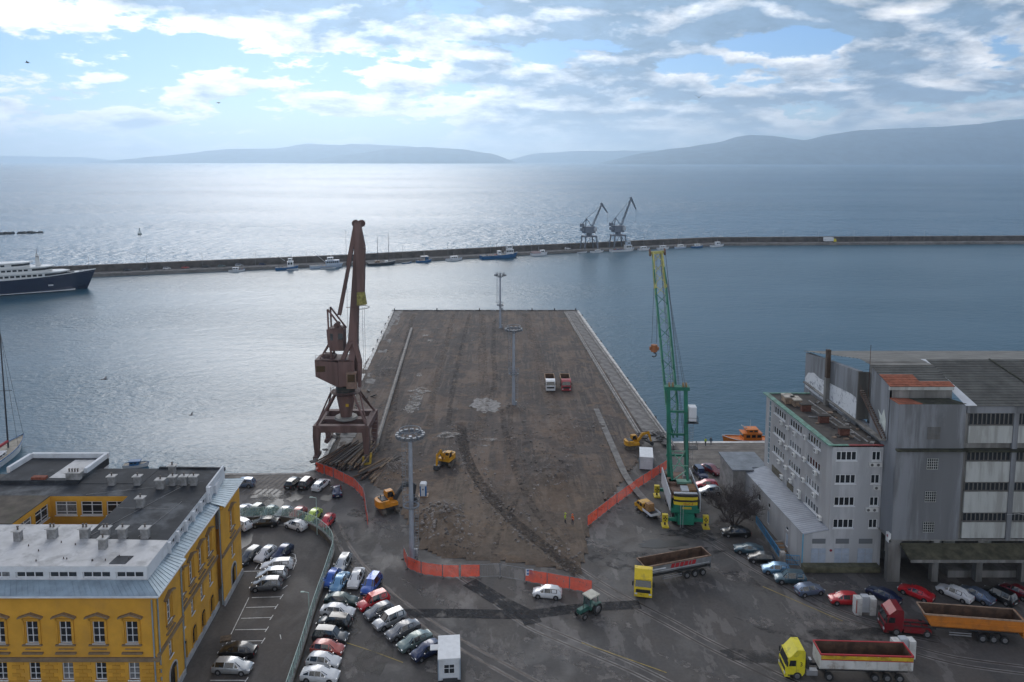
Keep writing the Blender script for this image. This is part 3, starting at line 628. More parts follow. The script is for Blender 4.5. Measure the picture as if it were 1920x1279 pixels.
# right wall in three bays: end pavilions stand forward
C, D = P0((-38, 75)), P0((-39.6, 102.3)); LR, rzR = frame_of(C, D)
ux, uy = math.cos(rzR), math.sin(rzR); ox, oy = uy, -ux            # outward
def on(s_, out): return (C[0] + ux * s_ + ox * out, C[1] + uy * s_ + oy * out)
segs = [(0, 6.8, 0.0), (6.8, 20.2, -.45), (20.2, 28.4, .25)]
up_s = [3.3, 8.06, 11.24, 14.45, 17.6, 24.6]; arch_s = [8.1, 11.27, 14.4, 17.64]
for (a, b, ofs) in segs:
    PA, PB = on(a, ofs), on(b, ofs); hl = []
    w1 = [s_ for s_ in up_s if a < s_ < b]; w3 = [s_ for s_ in arch_s if a < s_ < b]
    hu = [(s_ - a - .58, s_ - a + .58, 9.0, 11.5) for s_ in w1]; hm_ = [(s_ - a - .52, s_ - a + .52, 4.8, 6.6) for s_ in w1]; ha = [(s_ - a - .62, s_ - a + .62, .7, 2.7) for s_ in w3]
    hd = [(s_ - a - .95, s_ - a + .95, 0, 2.9) for s_ in ((3.6,) if a == 0 else (24.6,) if a > 20 else ())]
    holes_wall('side_wall', YB, PA, PB, -.5, 14.2, hu + hm_ + ha + hd, ochre, .35)
    for i, (x0, x1, c_, d_) in enumerate(hu): window(YB, PA, PB, x0, x1, c_, d_, 2, 3, .25); dressed(PA, PB, (x0 + x1) / 2, 9.0)
    for (x0, x1, c_, d_) in hm_: window(YB, PA, PB, x0, x1, c_, d_, 2, 3, .25)
    for (x0, x1, c_, d_) in ha + hd:
        o = window(YB, PA, PB, x0, x1, c_, d_, 2, 3 if d_ < 2.8 else 2, .3, door_m if d_ > 2.8 else None, False, door_m); 
        if d_ > 2.8: o.name = 'door'
        n = 9; xm, rr_ = (x0 + x1) / 2, (x1 - x0) / 2; pts = [(xm + (rr_ + .0) * math.cos(math.pi * k_ / n), d_ + (rr_ + .0) * .8 * math.sin(math.pi * k_ / n)) for k_ in range(n + 1)]
        f_ = MB()
        f_.yprism(pts, -.02, .0); wpart(f_, 'arch_light', glass_d if d_ < 2.8 else door_m, YB, PA, PB)
        f_ = MB()
        for k_ in range(n):
            t0, t1 = math.pi * k_ / n, math.pi * (k_ + 1) / n
            f_.yprism([(xm + rr_ * math.cos(t0), d_ + rr_ * .8 * math.sin(t0)), (xm + (rr_ + .22) * math.cos(t0), d_ + (rr_ + .22) * .8 * math.sin(t0)), (xm + (rr_ + .22) * math.cos(t1), d_ + (rr_ + .22) * .8 * math.sin(t1)), (xm + rr_ * math.cos(t1), d_ + rr_ * .8 * math.sin(t1))], -.08, .0)
        for x in (x0 - .2, x1 + .02): f_.bx(x, x + .18, -.08, .0, c_, d_)
        wpart(f_, 'arch_frame', stone_pl if d_ > 2.8 else ochre_b, YB, PA, PB)
    wpart(MB().bx(-.1, b - a + .1, -.24, .05, 7.0, 7.35).bx(-.1, b - a + .1, -.14, .05, 6.85, 7.0), 'band_course', trim, YB, PA, PB)
    wpart(MB().bx(0, b - a, -.16, .05, -.3, .75), 'plinth', stone_pl, YB, PA, PB)
    wpart(MB().bx(-.1, b - a + .1, -.35, .05, 13.7, 14.18), 'cornice', ochre_b, YB, PA, PB)
wpart(MB().bx(0, 40.25, -.24, .05, 6.62, 6.95).bx(0, 40.15, -.14, .05, 6.45, 6.62), 'band_course', trim, YB, A, B)
wpart(MB().bx(0, 40.3, -.35, .05, 13.7, 14.18), 'cornice', ochre_b, YB, A, B)
for (sx_, of_) in ((6.75, .12), (20.1, .12), (.25, .12)):
    p_ = on(sx_, of_); MB().cyl((p_[0], p_[1], .3), (p_[0], p_[1], 13.9), .08, .08, 8).build('drain_pipe', zinc, YB)
MB().cyl((-.35, -.12, .3), (-.35, -.12, 13.9), .08, .08, 8).build('drain_pipe', zinc, YB)
# zinc skirt roof with standing seams, then the set-back attic storey
def skirt(PA, PB, n0, n1, z0, z1, name='skirt_roof'):
    """PA,PB outer eave points; n0,n1 inner points"""
    o = MB().poly([(PA[0], PA[1], z0), (PB[0], PB[1], z0), (n1[0], n1[1], z1), (n0[0], n0[1], z1)]).poly([(PA[0], PA[1], z0), (PB[0], PB[1], z0), (PB[0], PB[1], z0 - .14), (PA[0], PA[1], z0 - .14)]).build(name, zinc, YB)
    n = int(math.dist(PA, PB) / .62); me_ = MB()
    for i in range(n + 1):
        t_ = i / n; p = Vector((PA[0] + (PB[0] - PA[0]) * t_, PA[1] + (PB[1] - PA[1]) * t_, z0 + .02)); q_ = Vector((n0[0] + (n1[0] - n0[0]) * t_, n0[1] + (n1[1] - n0[1]) * t_, z1 + .02)); me_.bar(p, q_, .03, .03)
    so = me_.build('seam', zinc, o)
e0, e1, e2, e3, e4 = on(-.6, .6), on(7.0, .6), on(20.0, .15), on(28.9, .85), (0, 0)
fl = (-40, -.6)
i0, i1, i2, i3 = on(1.5, -1.35), on(7.0, -1.35), on(20.0, -1.35), on(27.4, -1.35)
skirt(fl, e0, (-40, 1.5), i0, 14.2, 14.85)
skirt(e0, e1, i0, i1, 14.2, 14.85); skirt(on(7.0, .15), e2, i1, i2, 14.2, 14.85); skirt(on(20.0, .85), e3, i2, i3, 14.2, 14.85)
gut = MB().bar((fl[0], fl[1] - .05, 14.12), (e0[0], e0[1] - .05, 14.12), .14).bar((*e0, 14.12), (*e1, 14.12), .14).bar((*on(7, .2), 14.12), (*on(20, .2), 14.12), .14).bar((*on(20, .9), 14.12), (*e3, 14.12), .14)
gut.build('gutter', white_r, YB)
# attic front with its ribbon windows
AA, AB = (-40, 1.5), (i0[0], 1.5)
LA = AB[0] - AA[0]; ah = []
for i in range(9):
    x1 = LA - .45 - i * 3.62; ah.append((x1 - 3.0, x1, 15.02, 15.72))
holes_wall('attic_wall', YB, AA, AB, 14.8, 16.35, ah, white_r, .3)
for h in ah: window(YB, AA, AB, *h, 3, 1, .22, None, False, None, .09)
for (sa_, sb_) in ((1.5, 7.0), (7.0, 20.0), (20.0, 27.4)):
    PA, PB = on(sa_, -1.35), on(sb_, -1.35); hs_ = []
    if sa_ == 7.0:
        hs_ = [(.4 + k_ * 2.55, 2.5 + k_ * 2.55, 15.05, 15.75) for k_ in range(5)]
    holes_wall('attic_wall', YB, PA, PB, 14.8, 16.35, hs_, white_r, .3)
    for h in hs_: window(YB, PA, PB, *h, 3, 1, .22, None, False, None, .08)
    if hs_:
        for k_ in range(6): wpart(MB().bx(.0 + k_ * 2.55 - .1, .25 + k_ * 2.55, -.35, .0, 14.9, 16.2), 'buttress', white_r, YB, PA, PB)
wpart(MB().bx(-.3, .3, -.5, .0, 14.9, 16.9), 'vent_stack', white_r, YB, on(20.2, -1.35), on(27, -1.35))
# flat roofs: a white coated front wing, dark felt wings round a court
RZ = 16.3
rp = lambda pts: [(p[0] + 38, p[1] - 75) for p in pts]
def roof(name, pts, z, m, th=.3): return MB().prism(rp(pts), z - th, z).build(name, m, YB)
iN = (i0[0] - 38, 76.5); i7 = (on(7.3, -1.35)[0] - 38, on(7.3, -1.35)[1] + 75); iF = (i3[0] - 38, i3[1] + 75)
roof('front_roof', [(-78, 76.6), (iN[0] - .02, 76.6), (i7[0] - .02, i7[1]), (-49.9, 82.6), (-49.9, 86.0), (-78, 86.0)], RZ, felt_w)
roof('side_roof', [(i7[0] - .04, i7[1] + .01), (iF[0] - .04, iF[1]), (-50.3, 102.4), (-50.3, 93.6), (-49.88, 82.61)], RZ - .02, felt)
roof('rear_roof', [(-50.31, 93.6), (-50.31, 97.4), (-78, 97.4), (-78, 93.6)], RZ - .03, felt)
roof('rear_roof', [(-50.31, 97.41), (-50.31, 102.4), (-59.0, 102.4), (-59.0, 97.41)], RZ + .02, felt)
roof('far_block_roof', [(-59.02, 97.41), (-59.02, 105.3), (-70, 105.3), (-70, 97.41)], RZ + .45, felt, 1.0)
roof('far_block_patch', [(-60.2, 98.2), (-60.2, 104.4), (-63.4, 104.4), (-63.4, 98.2)], RZ + .48, felt_w, .05)
roof('left_roof', [(-60.4, 86.01), (-60.4, 93.59), (-78, 93.59), (-78, 86.01)], RZ + .1, gravel)
for a, b in (((-59.3, 99.8), (-59.3, 105.1)), ((-59.0, 105.3), (-70.2, 105.3)), ((-70.3, 105.1), (-70.3, 100.2))):
    pa, pb = rp([a, b]); MB().bar((*pa, RZ + .75), (*pb, RZ + .75), .45, .8).build('parapet', white_r, YB)
pa, pb = rp([(iF[0] + .1, iF[1]), (-50.3, 102.5)]); MB().bar((*pa, RZ), (*pb, RZ), .3, .45).build('parapet', felt, YB)
pa, pb = rp([(iF[0] - .1, iF[1] - .2), (on(20.2, -1.35)[0] - 38, on(20.2, -1.35)[1] + 75)]); MB().bar((*pa, RZ + .25), (*pb, RZ + .25), .22, .7).build('parapet', white_r, YB)
# court walls
ca_, cb_ = rp([(-60.4, 93.58), (-50.3, 93.58)])
ch_ = [(.55 + 3.35 * k_, 3.35 + 3.35 * k_, 13.7, 15.6) for k_ in range(3)]; ch_[2] = (ch_[2][0], 9.9, 13.7, 15.6)
holes_wall('court_wall', YB, ca_, cb_, 10, RZ, ch_, ochre, .25)
for h in ch_: window(YB, ca_, cb_, *h, 2, 3, .18, None, True, None, .11, (.45, 1.4))
cc_, cd_ = rp([(-60.39, 86.02), (-60.39, 93.58)])
ch_ = [(4.3, 7.0, 13.7, 15.6), (.9, 3.6, 13.7, 15.6)]
holes_wall('court_wall', YB, cc_, cd_, 10, RZ, ch_, ochre, .25)
for h in ch_: window(YB, cc_, cd_, *h, 2, 3, .18, None, True, None, .11, (.45, 1.4))
pa = rp([(-60.3, 86.1), (-50, 93.5)]); MB().bx(pa[0][0], pa[1][0], pa[0][1], pa[1][1], 9.8, 10.0).build('court_floor', felt, YB)
holes_wall('court_wall', YB, *rp([(-49.9, 93.6), (-49.9, 82.7)]), 10, RZ - .3, [], ochre, .25)
# back and left closing walls
MB().prism(rp([(-77.9, 75.8), (-39.8, 75.8), (-41.4, 102), (-50.3, 102.2), (-58.9, 102.2), (-59.1, 105.2), (-69.9, 105.2), (-77.9, 97.3)]), -.4, 9.7).build('core_wall', ochre, YB)
MB().prism(rp([(-50.2, 97.6), (-40.3, 97.6), (-41.1, 102.2), (-50.2, 102.2)]), 9.7, RZ - .4).build('core_wall', white_r, YB)
MB().prism(rp([(-69.9, 97.6), (-59.1, 97.6), (-59.1, 105.2), (-69.9, 105.2)]), 9.7, RZ - .6).build('core_wall', white_r, YB)
MB().prism(rp([(-77.9, 97.3), (-50.35, 97.3), (-50.35, 94.0), (-77.9, 94.0)]), 9.72, RZ - .4).build('core_wall', ochre, YB)
# chimneys with cover slabs
chm = mat('chimney_render', (.27, .265, .26), .85, var=.25, vscale=1.5, dirt=(.08, .075, .07), dscale=.8, damt=.6)
slab = mat('chimney_slab', (.46, .45, .43), .8, var=.15, vscale=1)
clay = mat('flue_pot', (.10, .085, .075), .8)
for i, (x, y, w_, pots) in enumerate(((-57.1, 82.2, .75, 1), (-53.5, 82.8, 1.0, 2), (-49.7, 82.8, 1.0, 2), (-47.3, 82.8, .9, 2), (-45.3, 82.8, .9, 1), (-42.7, 82.8, .85, 1), (-46.3, 80.4, .8, 1), (-47.1, 90.6, .85, 1), (-54.2, 97.1, .85, 1), (-50.7, 97.1, .85, 1), (-47.1, 96.0, 1.0, 1), (-45.9, 97.0, .8, 1), (-44.4, 97.1, .85, 1), (-43.1, 97.1, .85, 1), (-47.6, 100.6, .85, 1), (-59.8, 97.9, 1.9, 4))):
    h = 1.15 if w_ < 1.5 else .9; z = RZ + (.45 if w_ > 1.5 else 0); x, y = rp([(x, y)])[0]
    c_ = MB().box((0, 0, h / 2), (w_, .62, h)).build('chimney', chm, YB, loc=(x, y, z - .02))
    MB().box((0, 0, h + .12), (w_ + .3, .95, .1)).box((-w_ * .38, 0, h + .03), (.12, .5, .08)).box((w_ * .38, 0, h + .03), (.12, .5, .08)).build('cover_slab', slab, c_)
    for k_ in range(pots): MB().cyl((0, 0, 0), (0, 0, .42), .1, .09, 8).cyl((0, 0, .36), (0, 0, .44), .15, .13, 8).build('flue_pot', clay, c_, loc=((k_ - (pots - 1) / 2) * .38, 0, h + .16))
x, y = rp([(-43.0, 77.9)])[0]; MB().prism([(x - .9, y - .8), (x + .9, y - .8), (x + 1.0, y + .8), (x - .8, y + .8)], RZ, RZ + .06).build('roof_hatch', felt, YB)
x, y = rp([(-64.5, 97.9)])[0]; MB().box((x, y, RZ + .65), (1.9, .7, .35)).build('brick_stack', mat('red_brick', (.20, .06, .035), .9, var=.3, vscale=3), YB)
for i in range(26):
    x, y = rp([(rnd.uniform(-56, -40.5), rnd.uniform(77.2, 81.8))])[0]; 
    if i < 12: MB().cyl((x, y, RZ), (x, y, RZ + .22), .07, .05, 6).build('lightning_rod_foot', clay, YB)
# lightning conductor lines over the felt
for (a, b) in (((-49.4, 83.2), (-44.0, 97.6)), ((-43.6, 83.0), (-42.5, 92.0)), ((-56, 94.0), (-42.2, 97.9)), ((-50, 90.2), (-43.2, 90.0))):
    pa, pb = rp([a, b]); MB().bar((*pa, RZ + .05), (*pb, RZ + .05), .03).build('conductor_wire', chm, YB)

# ------------------------------------------------------------------ grey office block on the right
grey_f = mat('pale_grey_render', (.45, .455, .465), .85, var=.06, vscale=.3, dirt=(.25, .255, .26), dscale=.35, damt=.5, streak=True)
grey_l = mat('warm_grey_render', (.40, .39, .385), .85, var=.06, vscale=.3, dirt=(.24, .23, .22), dscale=.3, damt=.5, streak=True)
green_e = mat('green_copper_edge', (.13, .26, .20), .7, var=.35, vscale=1.2, dirt=(.12, .10, .09), dscale=.9, damt=.6)
tar = mat('old_tar_roof', (.055, .048, .043), .9, var=.4, vscale=.7, dirt=(.10, .085, .075), dscale=.5, damt=.6, bump=.3)
brickm = mat('roof_brick', (.13, .055, .04), .9, var=.3, vscale=4)
acw = mat('air_conditioner_white', (.62, .62, .60), .5)
OB = thing('office_block', (46.55, 104.5, 0), 0, 'pale grey five storey office block with rows of white windows', 'building')
q0 = lambda p: (p[0] - 46.55, p[1] - 104.5)
FA, FB = (0, 0), (7.7, 0); FZ = 18.9
fh = []
for z in (16.6, 13.1, 9.7, 6.3): fh += [(.55, 3.55, z, z + 1.4), (5.75, 7.05, z, z + 1.4)]
holes_wall('front_wall', OB, FA, FB, 0, FZ, fh, grey_f, .2)
for (a, b, c_, d_) in fh: window(OB, FA, FB, a, b, c_, d_, 4 if b - a > 2 else 2, 1, .15, glass_d, True, None, .1)
SA, SB = q0((45.1, 128.6)), (0, 0); LS, _ = frame_of(SA, SB); sh = []
for (a, b) in ((16.1, 20.7), (10.05, 14.45), (3.6, 8.1)):
    for z, ok in ((16.65, 1), (13.15, 1), (9.75, 1), (6.4, a < 5)):
        if ok: sh.append((LS - b, LS - a, z, z + 1.35))
sh.append((LS - 22.95, LS - 22.0, 6.8, 18.2))
holes_wall('side_wall', OB, SA, SB, 0, FZ + .2, sh, grey_l, .2)
for (a, b, c_, d_) in sh:
    if d_ - c_ > 5: window(OB, SA, SB, a, b, c_, d_, 1, 12, .12, mat('stair_glass', (.14, .22, .25), .2), False, None, .08)
    else: window(OB, SA, SB, a, b, c_, d_, 5, 1, .15, glass_d if rnd.random() < .8 else glass_b, True, None, .11)
for (a, b, c_, d_) in ((LS - 20.7, LS - 16.6, 5.6, 7.4), (LS - 14.6, LS - 12.1, 5.6, 7.2)): wpart(MB().bx(a, b, -.03, .0, c_, d_).bx(a + .2, b - .2, -.05, -.03, c_ + .2, d_ - .2), 'shutter', mat('brown_shutter', (.10, .085, .06), .8, var=.5, vscale=3), OB, SA, SB)
ac_b = MB().box((0, -.2, 0), (.85, .36, .6)).mesh('air_conditioner', acw); ac_f = MB().cyl((-.15, -.39, 0), (-.15, -.375, 0), .22, .22, 14).mesh('fan_grille', mat('grille_dark', (.10, .10, .10), .7))
def aircon(par, A_, B_, x, z):
    L, rz = frame_of(A_, B_); o = inst(ac_b, 'air_conditioner', par, (A_[0] + x * math.cos(rz), A_[1] + x * math.sin(rz), z), rz); inst(ac_f, 'fan_grille', o, (0, 0, 0), 0)
for s_, z in ((17.2, 16.1), (12.1, 16.1), (14.9, 16.1), (8.4, 16.9), (4.7, 16.2), (17.4, 12.6), (12.0, 12.6), (15.05, 12.6), (8.5, 13.3), (4.7, 12.7), (17.7, 9.1), (15.0, 9.2), (12.1, 9.1), (8.5, 9.9), (4.7, 9.2), (9.7, 7.4), (9.7, 6.7), (16.4, 7.0), (2.6, 6.6), (13.0, 7.8)): aircon(OB, SA, SB, LS - s_, z)
for x, z in ((5.8, 16.1), (6.7, 16.1), (6.6, 12.6), (5.6, 9.25), (6.5, 9.25)): aircon(OB, FA, FB, x, z)
c1, c2 = SA, (SA[0] + 7.7, SA[1])
MB().prism([(0, 0), (7.7, 0), c2, c1], FZ - .25, FZ - .02).build('roof', tar, OB)
MB().prism([c1, c2, (c2[0], c2[1] - .2), (c1[0], c1[1] - .2)], 0, FZ).build('back_wall', grey_l, OB)
MB().prism([(7.7, 0), c2, (c2[0] - .2, c2[1]), (7.5, .05)], 0, FZ - .26).build('back_wall', grey_l, OB)
MB().bar((-.25, -.2, FZ + .06), (c1[0] - .25, c1[1], FZ + .22), .9, .16).build('roof_edge', green_e, OB)
MB().bar((c1[0] - .5, c1[1], FZ + .1), (c2[0], c2[1], FZ + .1), .4, .16).build('roof_edge', green_e, OB)
MB().bx(2.3, 7.8, -.18, .25, FZ - .02, FZ + .10).build('roof_edge', mat('red_roof_edge', (.22, .05, .05), .8, var=.3), OB)
MB().bx(-.3, 2.29, -.18, .25, FZ - .01, FZ + .11).build('roof_edge', green_e, OB)
for x, y in ((3.4, 4.2), (2.6, 9.6), (1.9, 15.0)):
    k_ = MB().box((x, y, FZ + .55), (1.5, .75, 1.1)).build('chimney', brickm, OB); MB().box((x, y, FZ + 1.18), (1.9, 1.1, .14)).build('cover_slab', tar, k_)
vb = mat('rusty_duct', (.28, .20, .14), .7, .2, var=.5, vscale=1.2)
for x, y, s_ in ((1.4, 18.0, 1.0), (.6, 19.4, 1.2)):
    k_ = MB().box((x, y, FZ + .55), (1.3 * s_, 2.2, 1.0)).build('roof_duct', vb, OB); MB().box((x, y, FZ + 1.15), (1.45 * s_, 2.3, .18)).build('lid', mat('pale_lid', (.40, .36, .30), .7, var=.5, vscale=1), k_)
for i in range(34):
    x, y = rnd.uniform(1.0, 6.8), rnd.uniform(.8, 21); 
    MB().box((0, 0, .08), (rnd.uniform(.3, 1.4), rnd.uniform(.2, .7), .16)).build('roof_debris', rnd.choice((tar, vb, chm)), OB, loc=(x, y, FZ - .02), rz=rnd.uniform(-.4, 1.2))
for (a, b) in (((4.6, 1.5), (2.6, 21)), ((5.6, 1.2), (4.4, 20)), ((1.2, 12), (4.6, 11))): MB().bar((*a, FZ + .1), (*b, FZ + .1), .16, .16).build('roof_pipe', chm, OB)
# ground floor with the loading doors
lean_m = mat('corrugated_sheet', (.27, .29, .33), .45, .4, var=.12, vscale=.6)
door_g = mat('pale_blue_door', (.33, .38, .45), .6, var=.1, vscale=1)
EA, EB = (-3.7, -.02), (0, -.02)
MB().yprism([(-3.7, 0), (0, 0), (0, 6.0), (-3.7, 5.35)], -.02, .2).build('annex_front_wall', grey_f, OB)
for x0, x1 in ((-2.5, -.35), (.95, 3.1), (4.35, 6.55)):
    g_ = MB().bx(x0, x1, -.07, -.03, 1.0, 3.2).build('loading_door', door_g, OB)
    MB().bx((x0 + x1) / 2 - .02, (x0 + x1) / 2 + .02, -.09, -.07, 1.0, 3.2).bx(x0, x1, -.085, -.07, 2.35, 2.39).build('door_seam', grey_l, g_)
    MB().bx(x0 + .1, x1 - .1, -.06, -.03, 3.95, 4.7).build('vent_grille', mat('vent_grey', (.13, .14, .15), .7), OB)
MB().cyl((.4, -.08, 2.9), (.4, -.06, 2.9), .2, .2, 16).build('round_sign', mat('sign_red', (.25, .03, .05), .5), OB)
MB().bx(-3.9, 7.2, -1.3, -.05, .15, 1.0).build('loading_dock', mat('mossy_concrete', (.10, .095, .06), .95, var=.4, vscale=.8), OB)
# lean-to along the side with its sheet roof
ln = MB(); n = 40
w0, w1 = (-3.85, -.15), q0((41.0, 127.3)); w2, w3 = q0((45.2, 127.3)), (0, -.15)
vs_ = []; fs_ = []
for i in range(n * 2 + 1):
    t_ = i / (n * 2); a = Vector((w0[0] + (w1[0] - w0[0]) * t_, w0[1] + (w1[1] - w0[1]) * t_, 5.45)); b = Vector((w3[0] + (w2[0] - w3[0]) * t_, w3[1] + (w2[1] - w3[1]) * t_, 6.15)); dz = .05 if i % 2 else 0
    vs_ += [(a.x, a.y, a.z + dz), (b.x, b.y, b.z + dz)]
for i in range(n * 2): fs_.append((2 * i, 2 * i + 1, 2 * i + 3, 2 * i + 2))
MB().add(vs_, fs_).build('lean_to_roof', lean_m, OB)
NA, NB = q0((41.1, 127.3)), (-3.7, 0); LN, _ = frame_of(NA, NB)
nh = [(LN - 5.8, LN - 4.9, .6, 2.7), (LN - 12.7, LN - 11.7, .8, 3.0), (LN - 5.9, LN - 4.9, 3.2, 3.8), (LN - 12.6, LN - 11.6, 3.6, 4.4), (LN - 16.5, LN - 15.4, 3.0, 4.2)]
holes_wall('lean_to_wall', OB, NA, NB, 0, 5.5, nh, grey_l, .2)
for i, (a, b, c_, d_) in enumerate(nh): window(OB, NA, NB, a, b, c_, d_, 1, 1, .12, door_g if i < 2 else glass_d, False)
MB().bar((-3.8, -.1, .1), (-3.8, -.1, 5.4), .12).build('drain_pipe', mat('blue_pipe', (.08, .30, .45), .5), OB)
# low flat annex at the far end
an = MB().prism([q0(p) for p in ((39.0, 126.4), (42.3, 126.4), (42.3, 127.6), (45.2, 127.6), (45.0, 134.0), (38.8, 134.0))], 0, 5.7); an.build('far_annex_wall', mat('annex_render', (.22, .21, .20), .9, var=.3, vscale=.8, dirt=(.35, .34, .33), dscale=1.2, damt=.5), OB)
MB().prism([q0(p) for p in ((38.7, 126.1), (42.5, 126.1), (42.5, 127.2), (45.4, 127.2), (45.2, 134.3), (38.5, 134.3))], 5.7, 5.95).build('far_annex_roof', mat('wet_felt', (.15, .16, .175), .4, var=.3, vscale=.5, dirt=(.07, .07, .075), dscale=.5), OB)

# ------------------------------------------------------------------ warehouse
wh_b = mat('warehouse_grey_blue', (.215, .225, .24), .85, var=.12, vscale=.25, dirt=(.048, .046, .042), dscale=.30, damt=.5, streak=True)
wh_p = mat('warehouse_panel', (.42, .43, .41), .85, var=.10, vscale=.4, dirt=(.18, .175, .155), dscale=.6, damt=.5, streak=True)
wh_c = mat('warehouse_concrete', (.20, .195, .185), .9, var=.25, vscale=.5, dirt=(.08, .075, .065), dscale=.4, damt=.6, streak=True)
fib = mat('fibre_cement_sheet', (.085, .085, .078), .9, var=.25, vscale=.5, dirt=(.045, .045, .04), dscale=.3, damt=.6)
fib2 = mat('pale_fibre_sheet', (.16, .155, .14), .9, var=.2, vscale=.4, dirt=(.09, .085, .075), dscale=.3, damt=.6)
tile_r = mat('red_roof_tile', (.27, .085, .045), .85, var=.3, vscale=1.2)
moss = mat('black_moss', (.035, .036, .024), .95, var=.5, vscale=.8)
WB = thing('warehouse', (54, 101, 0), 0, 'large grey warehouse with ribbon windows, stained walls and dark sheet roof', 'building')
# long front: pillars, panels and ribbon windows
PX = [9.9 + 6.5 * i for i in range(6)]
MB().bx(9.4, 44, .3, .8, 6.3, 25.9).build('core_wall', wh_c, WB)
rows_w = ((23.2, 24.9, 20.6), (18.0, 19.4, 14.9), (13.6, 14.8, 10.4), (9.1, 10.3, 6.6))
for i in range(5):
    x0, x1 = PX[i] + (.35 if i else 0), PX[i + 1] - .35
    for (a, b, pz) in rows_w:
        MB().bx(x0, x1, .05, .3, pz, a).build('wall_panel', wh_p, WB)
        n = 10; wd = (x1 - x0) / n
        for k_ in range(n):
            window(WB, (0, .22), (10, .22), x0 + k_ * wd, x0 + (k_ + 1) * wd, a, b, 1, 1, 0.0, glass_d, False, wh_c, .07)
        MB().bx(x0, x1, .0, .34, a - .1, a).build('window_sill', wh_c, WB)
    MB().bx(x0 - .4, x1 + .4, -.04, .3, 24.95, 26.0).build('fascia', wh_b, WB)
for x in PX[1:]: MB().bx(x - .35, x + .35, -.12, .4, 6.3, 24.95).build('pillar', wh_b, WB)
MB().bx(9.3, 44, -.75, .29, 19.55, 19.8).build('ledge', moss, WB)
# stair tower at the corner
MB().bx(0, 9.35, 0, .5, 6.4, 26.2).build('tower_front', wh_b, WB)
MB().bx(-.05, .5, .02, 2.6, 20.0, 26.19).build('tower_side', wh_b, WB)
MB().bx(-.1, .6, .03, 32, 6.4, 20.0).build('west_wall', wh_b, WB)
MB().bx(-.25, 9.5, -.75, -.02, 19.6, 19.85).build('ledge', moss, WB)
lv = MB()
for k_ in range(9): lv.bx(4.1, 5.9, -.08, -.01, 21.2 + k_ * .2, 21.32 + k_ * .2)
lv.build('louvre', wh_c, WB)
for z in (16.8, 12.0, 7.5):
    w_ = MB()
    for k_ in range(6): w_.bx(4.3 + k_ * .3, 4.36 + k_ * .3, -.06, -.012, z, z + 1.6)
    for k_ in range(5): w_.bx(4.28, 5.9, -.062, -.012, z + k_ * .38, z + .06 + k_ * .38)
    o = MB().bx(4.25, 5.92, -.011, -.005, z - .02, z + 1.62).build('lattice_window', glass_d, WB); w_.build('lattice', wh_p, o)
MB().prism([(-.1, 0), (3.2, 0), (2.4, 2.4), (-.1, 2.6)], 26.2, 26.32).build('tile_roof', tile_r, WB)
MB().prism([(3.21, 0), (9.35, 0), (8.2, 2.4), (2.41, 2.4)], 26.2, 26.31).build('mossy_roof', moss, WB)
# raised block behind the tower, with a patch of tiles
MB().bx(-.1, 8.8, 2.6, 3.0, 20, 27.9).build('block_wall', wh_c, WB)
MB().xprism([(2.6, 20), (8.0, 20), (8.0, 29.2), (2.6, 28.0)], -.12, .2).build('gable_wall', wh_b, WB)
def slope_roof(name, x0, x1, y0, z0, y1, z1, m, rows_, parent=WB, x0b=None, x1b=None):
    o = None; mb_ = MB(); x0b = x0 if x0b is None else x0b; x1b = x1 if x1b is None else x1b
    for r_ in range(rows_):
        t0, t1 = r_ / rows_, (r_ + 1) / rows_; ya, yb = y0 + (y1 - y0) * t0, y0 + (y1 - y0) * t1 + .05; za, zb = z0 + (z1 - z0) * t0 + .07, z0 + (z1 - z0) * t1
        a0, a1, b0, b1 = x0 + (x0b - x0) * t0, x1 + (x1b - x1) * t0, x0 + (x0b - x0) * t1, x1 + (x1b - x1) * t1
        mb_.add([(a0, ya, za), (a1, ya, za), (b1, yb, zb), (b0, yb, zb), (a0, ya, za - .09), (a1, ya, za - .09)], [(0, 1, 2, 3), (4, 5, 1, 0)])
    return mb_.build(name, m, parent)
slope_roof('block_roof', -.3, 9.0, 2.3, 28.0, 8.0, 29.5, fib, 9)
slope_roof('tile_patch', -.35, 8.9, 2.28, 28.06, 3.6, 28.42, tile_r, 3); slope_roof('tile_patch', -.35, 4.5, 3.6, 28.43, 5.4, 28.9, tile_r, 4)
MB().bx(-.3, 8.9, 2.35, 2.6, 27.5, 28.0).build('eave_board', wh_p, WB)
# main roof: dark front slope, paler rear slope
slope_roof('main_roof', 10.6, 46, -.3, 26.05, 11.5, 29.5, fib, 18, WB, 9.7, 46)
slope_roof('roof_strip', 9.0, 10.6, -.32, 26.1, 11.4, 29.56, mat('white_roof_strip', (.55, .56, .57), .6, var=.08, vscale=.5), 1, WB, 9.0, 9.7)
slope_roof('main_roof', 9.0, 9.05, 2.4, 28.1, 11.5, 29.5, fib, 2)
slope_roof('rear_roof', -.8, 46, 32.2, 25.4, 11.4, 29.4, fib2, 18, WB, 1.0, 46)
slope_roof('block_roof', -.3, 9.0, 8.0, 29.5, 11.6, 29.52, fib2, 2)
for x in (20.5, 30.5): MB().bar((x + 1.5, .2, 26.3), (x - 1.0, 11.4, 29.62), .25, .12).build('roof_joint', moss, WB)
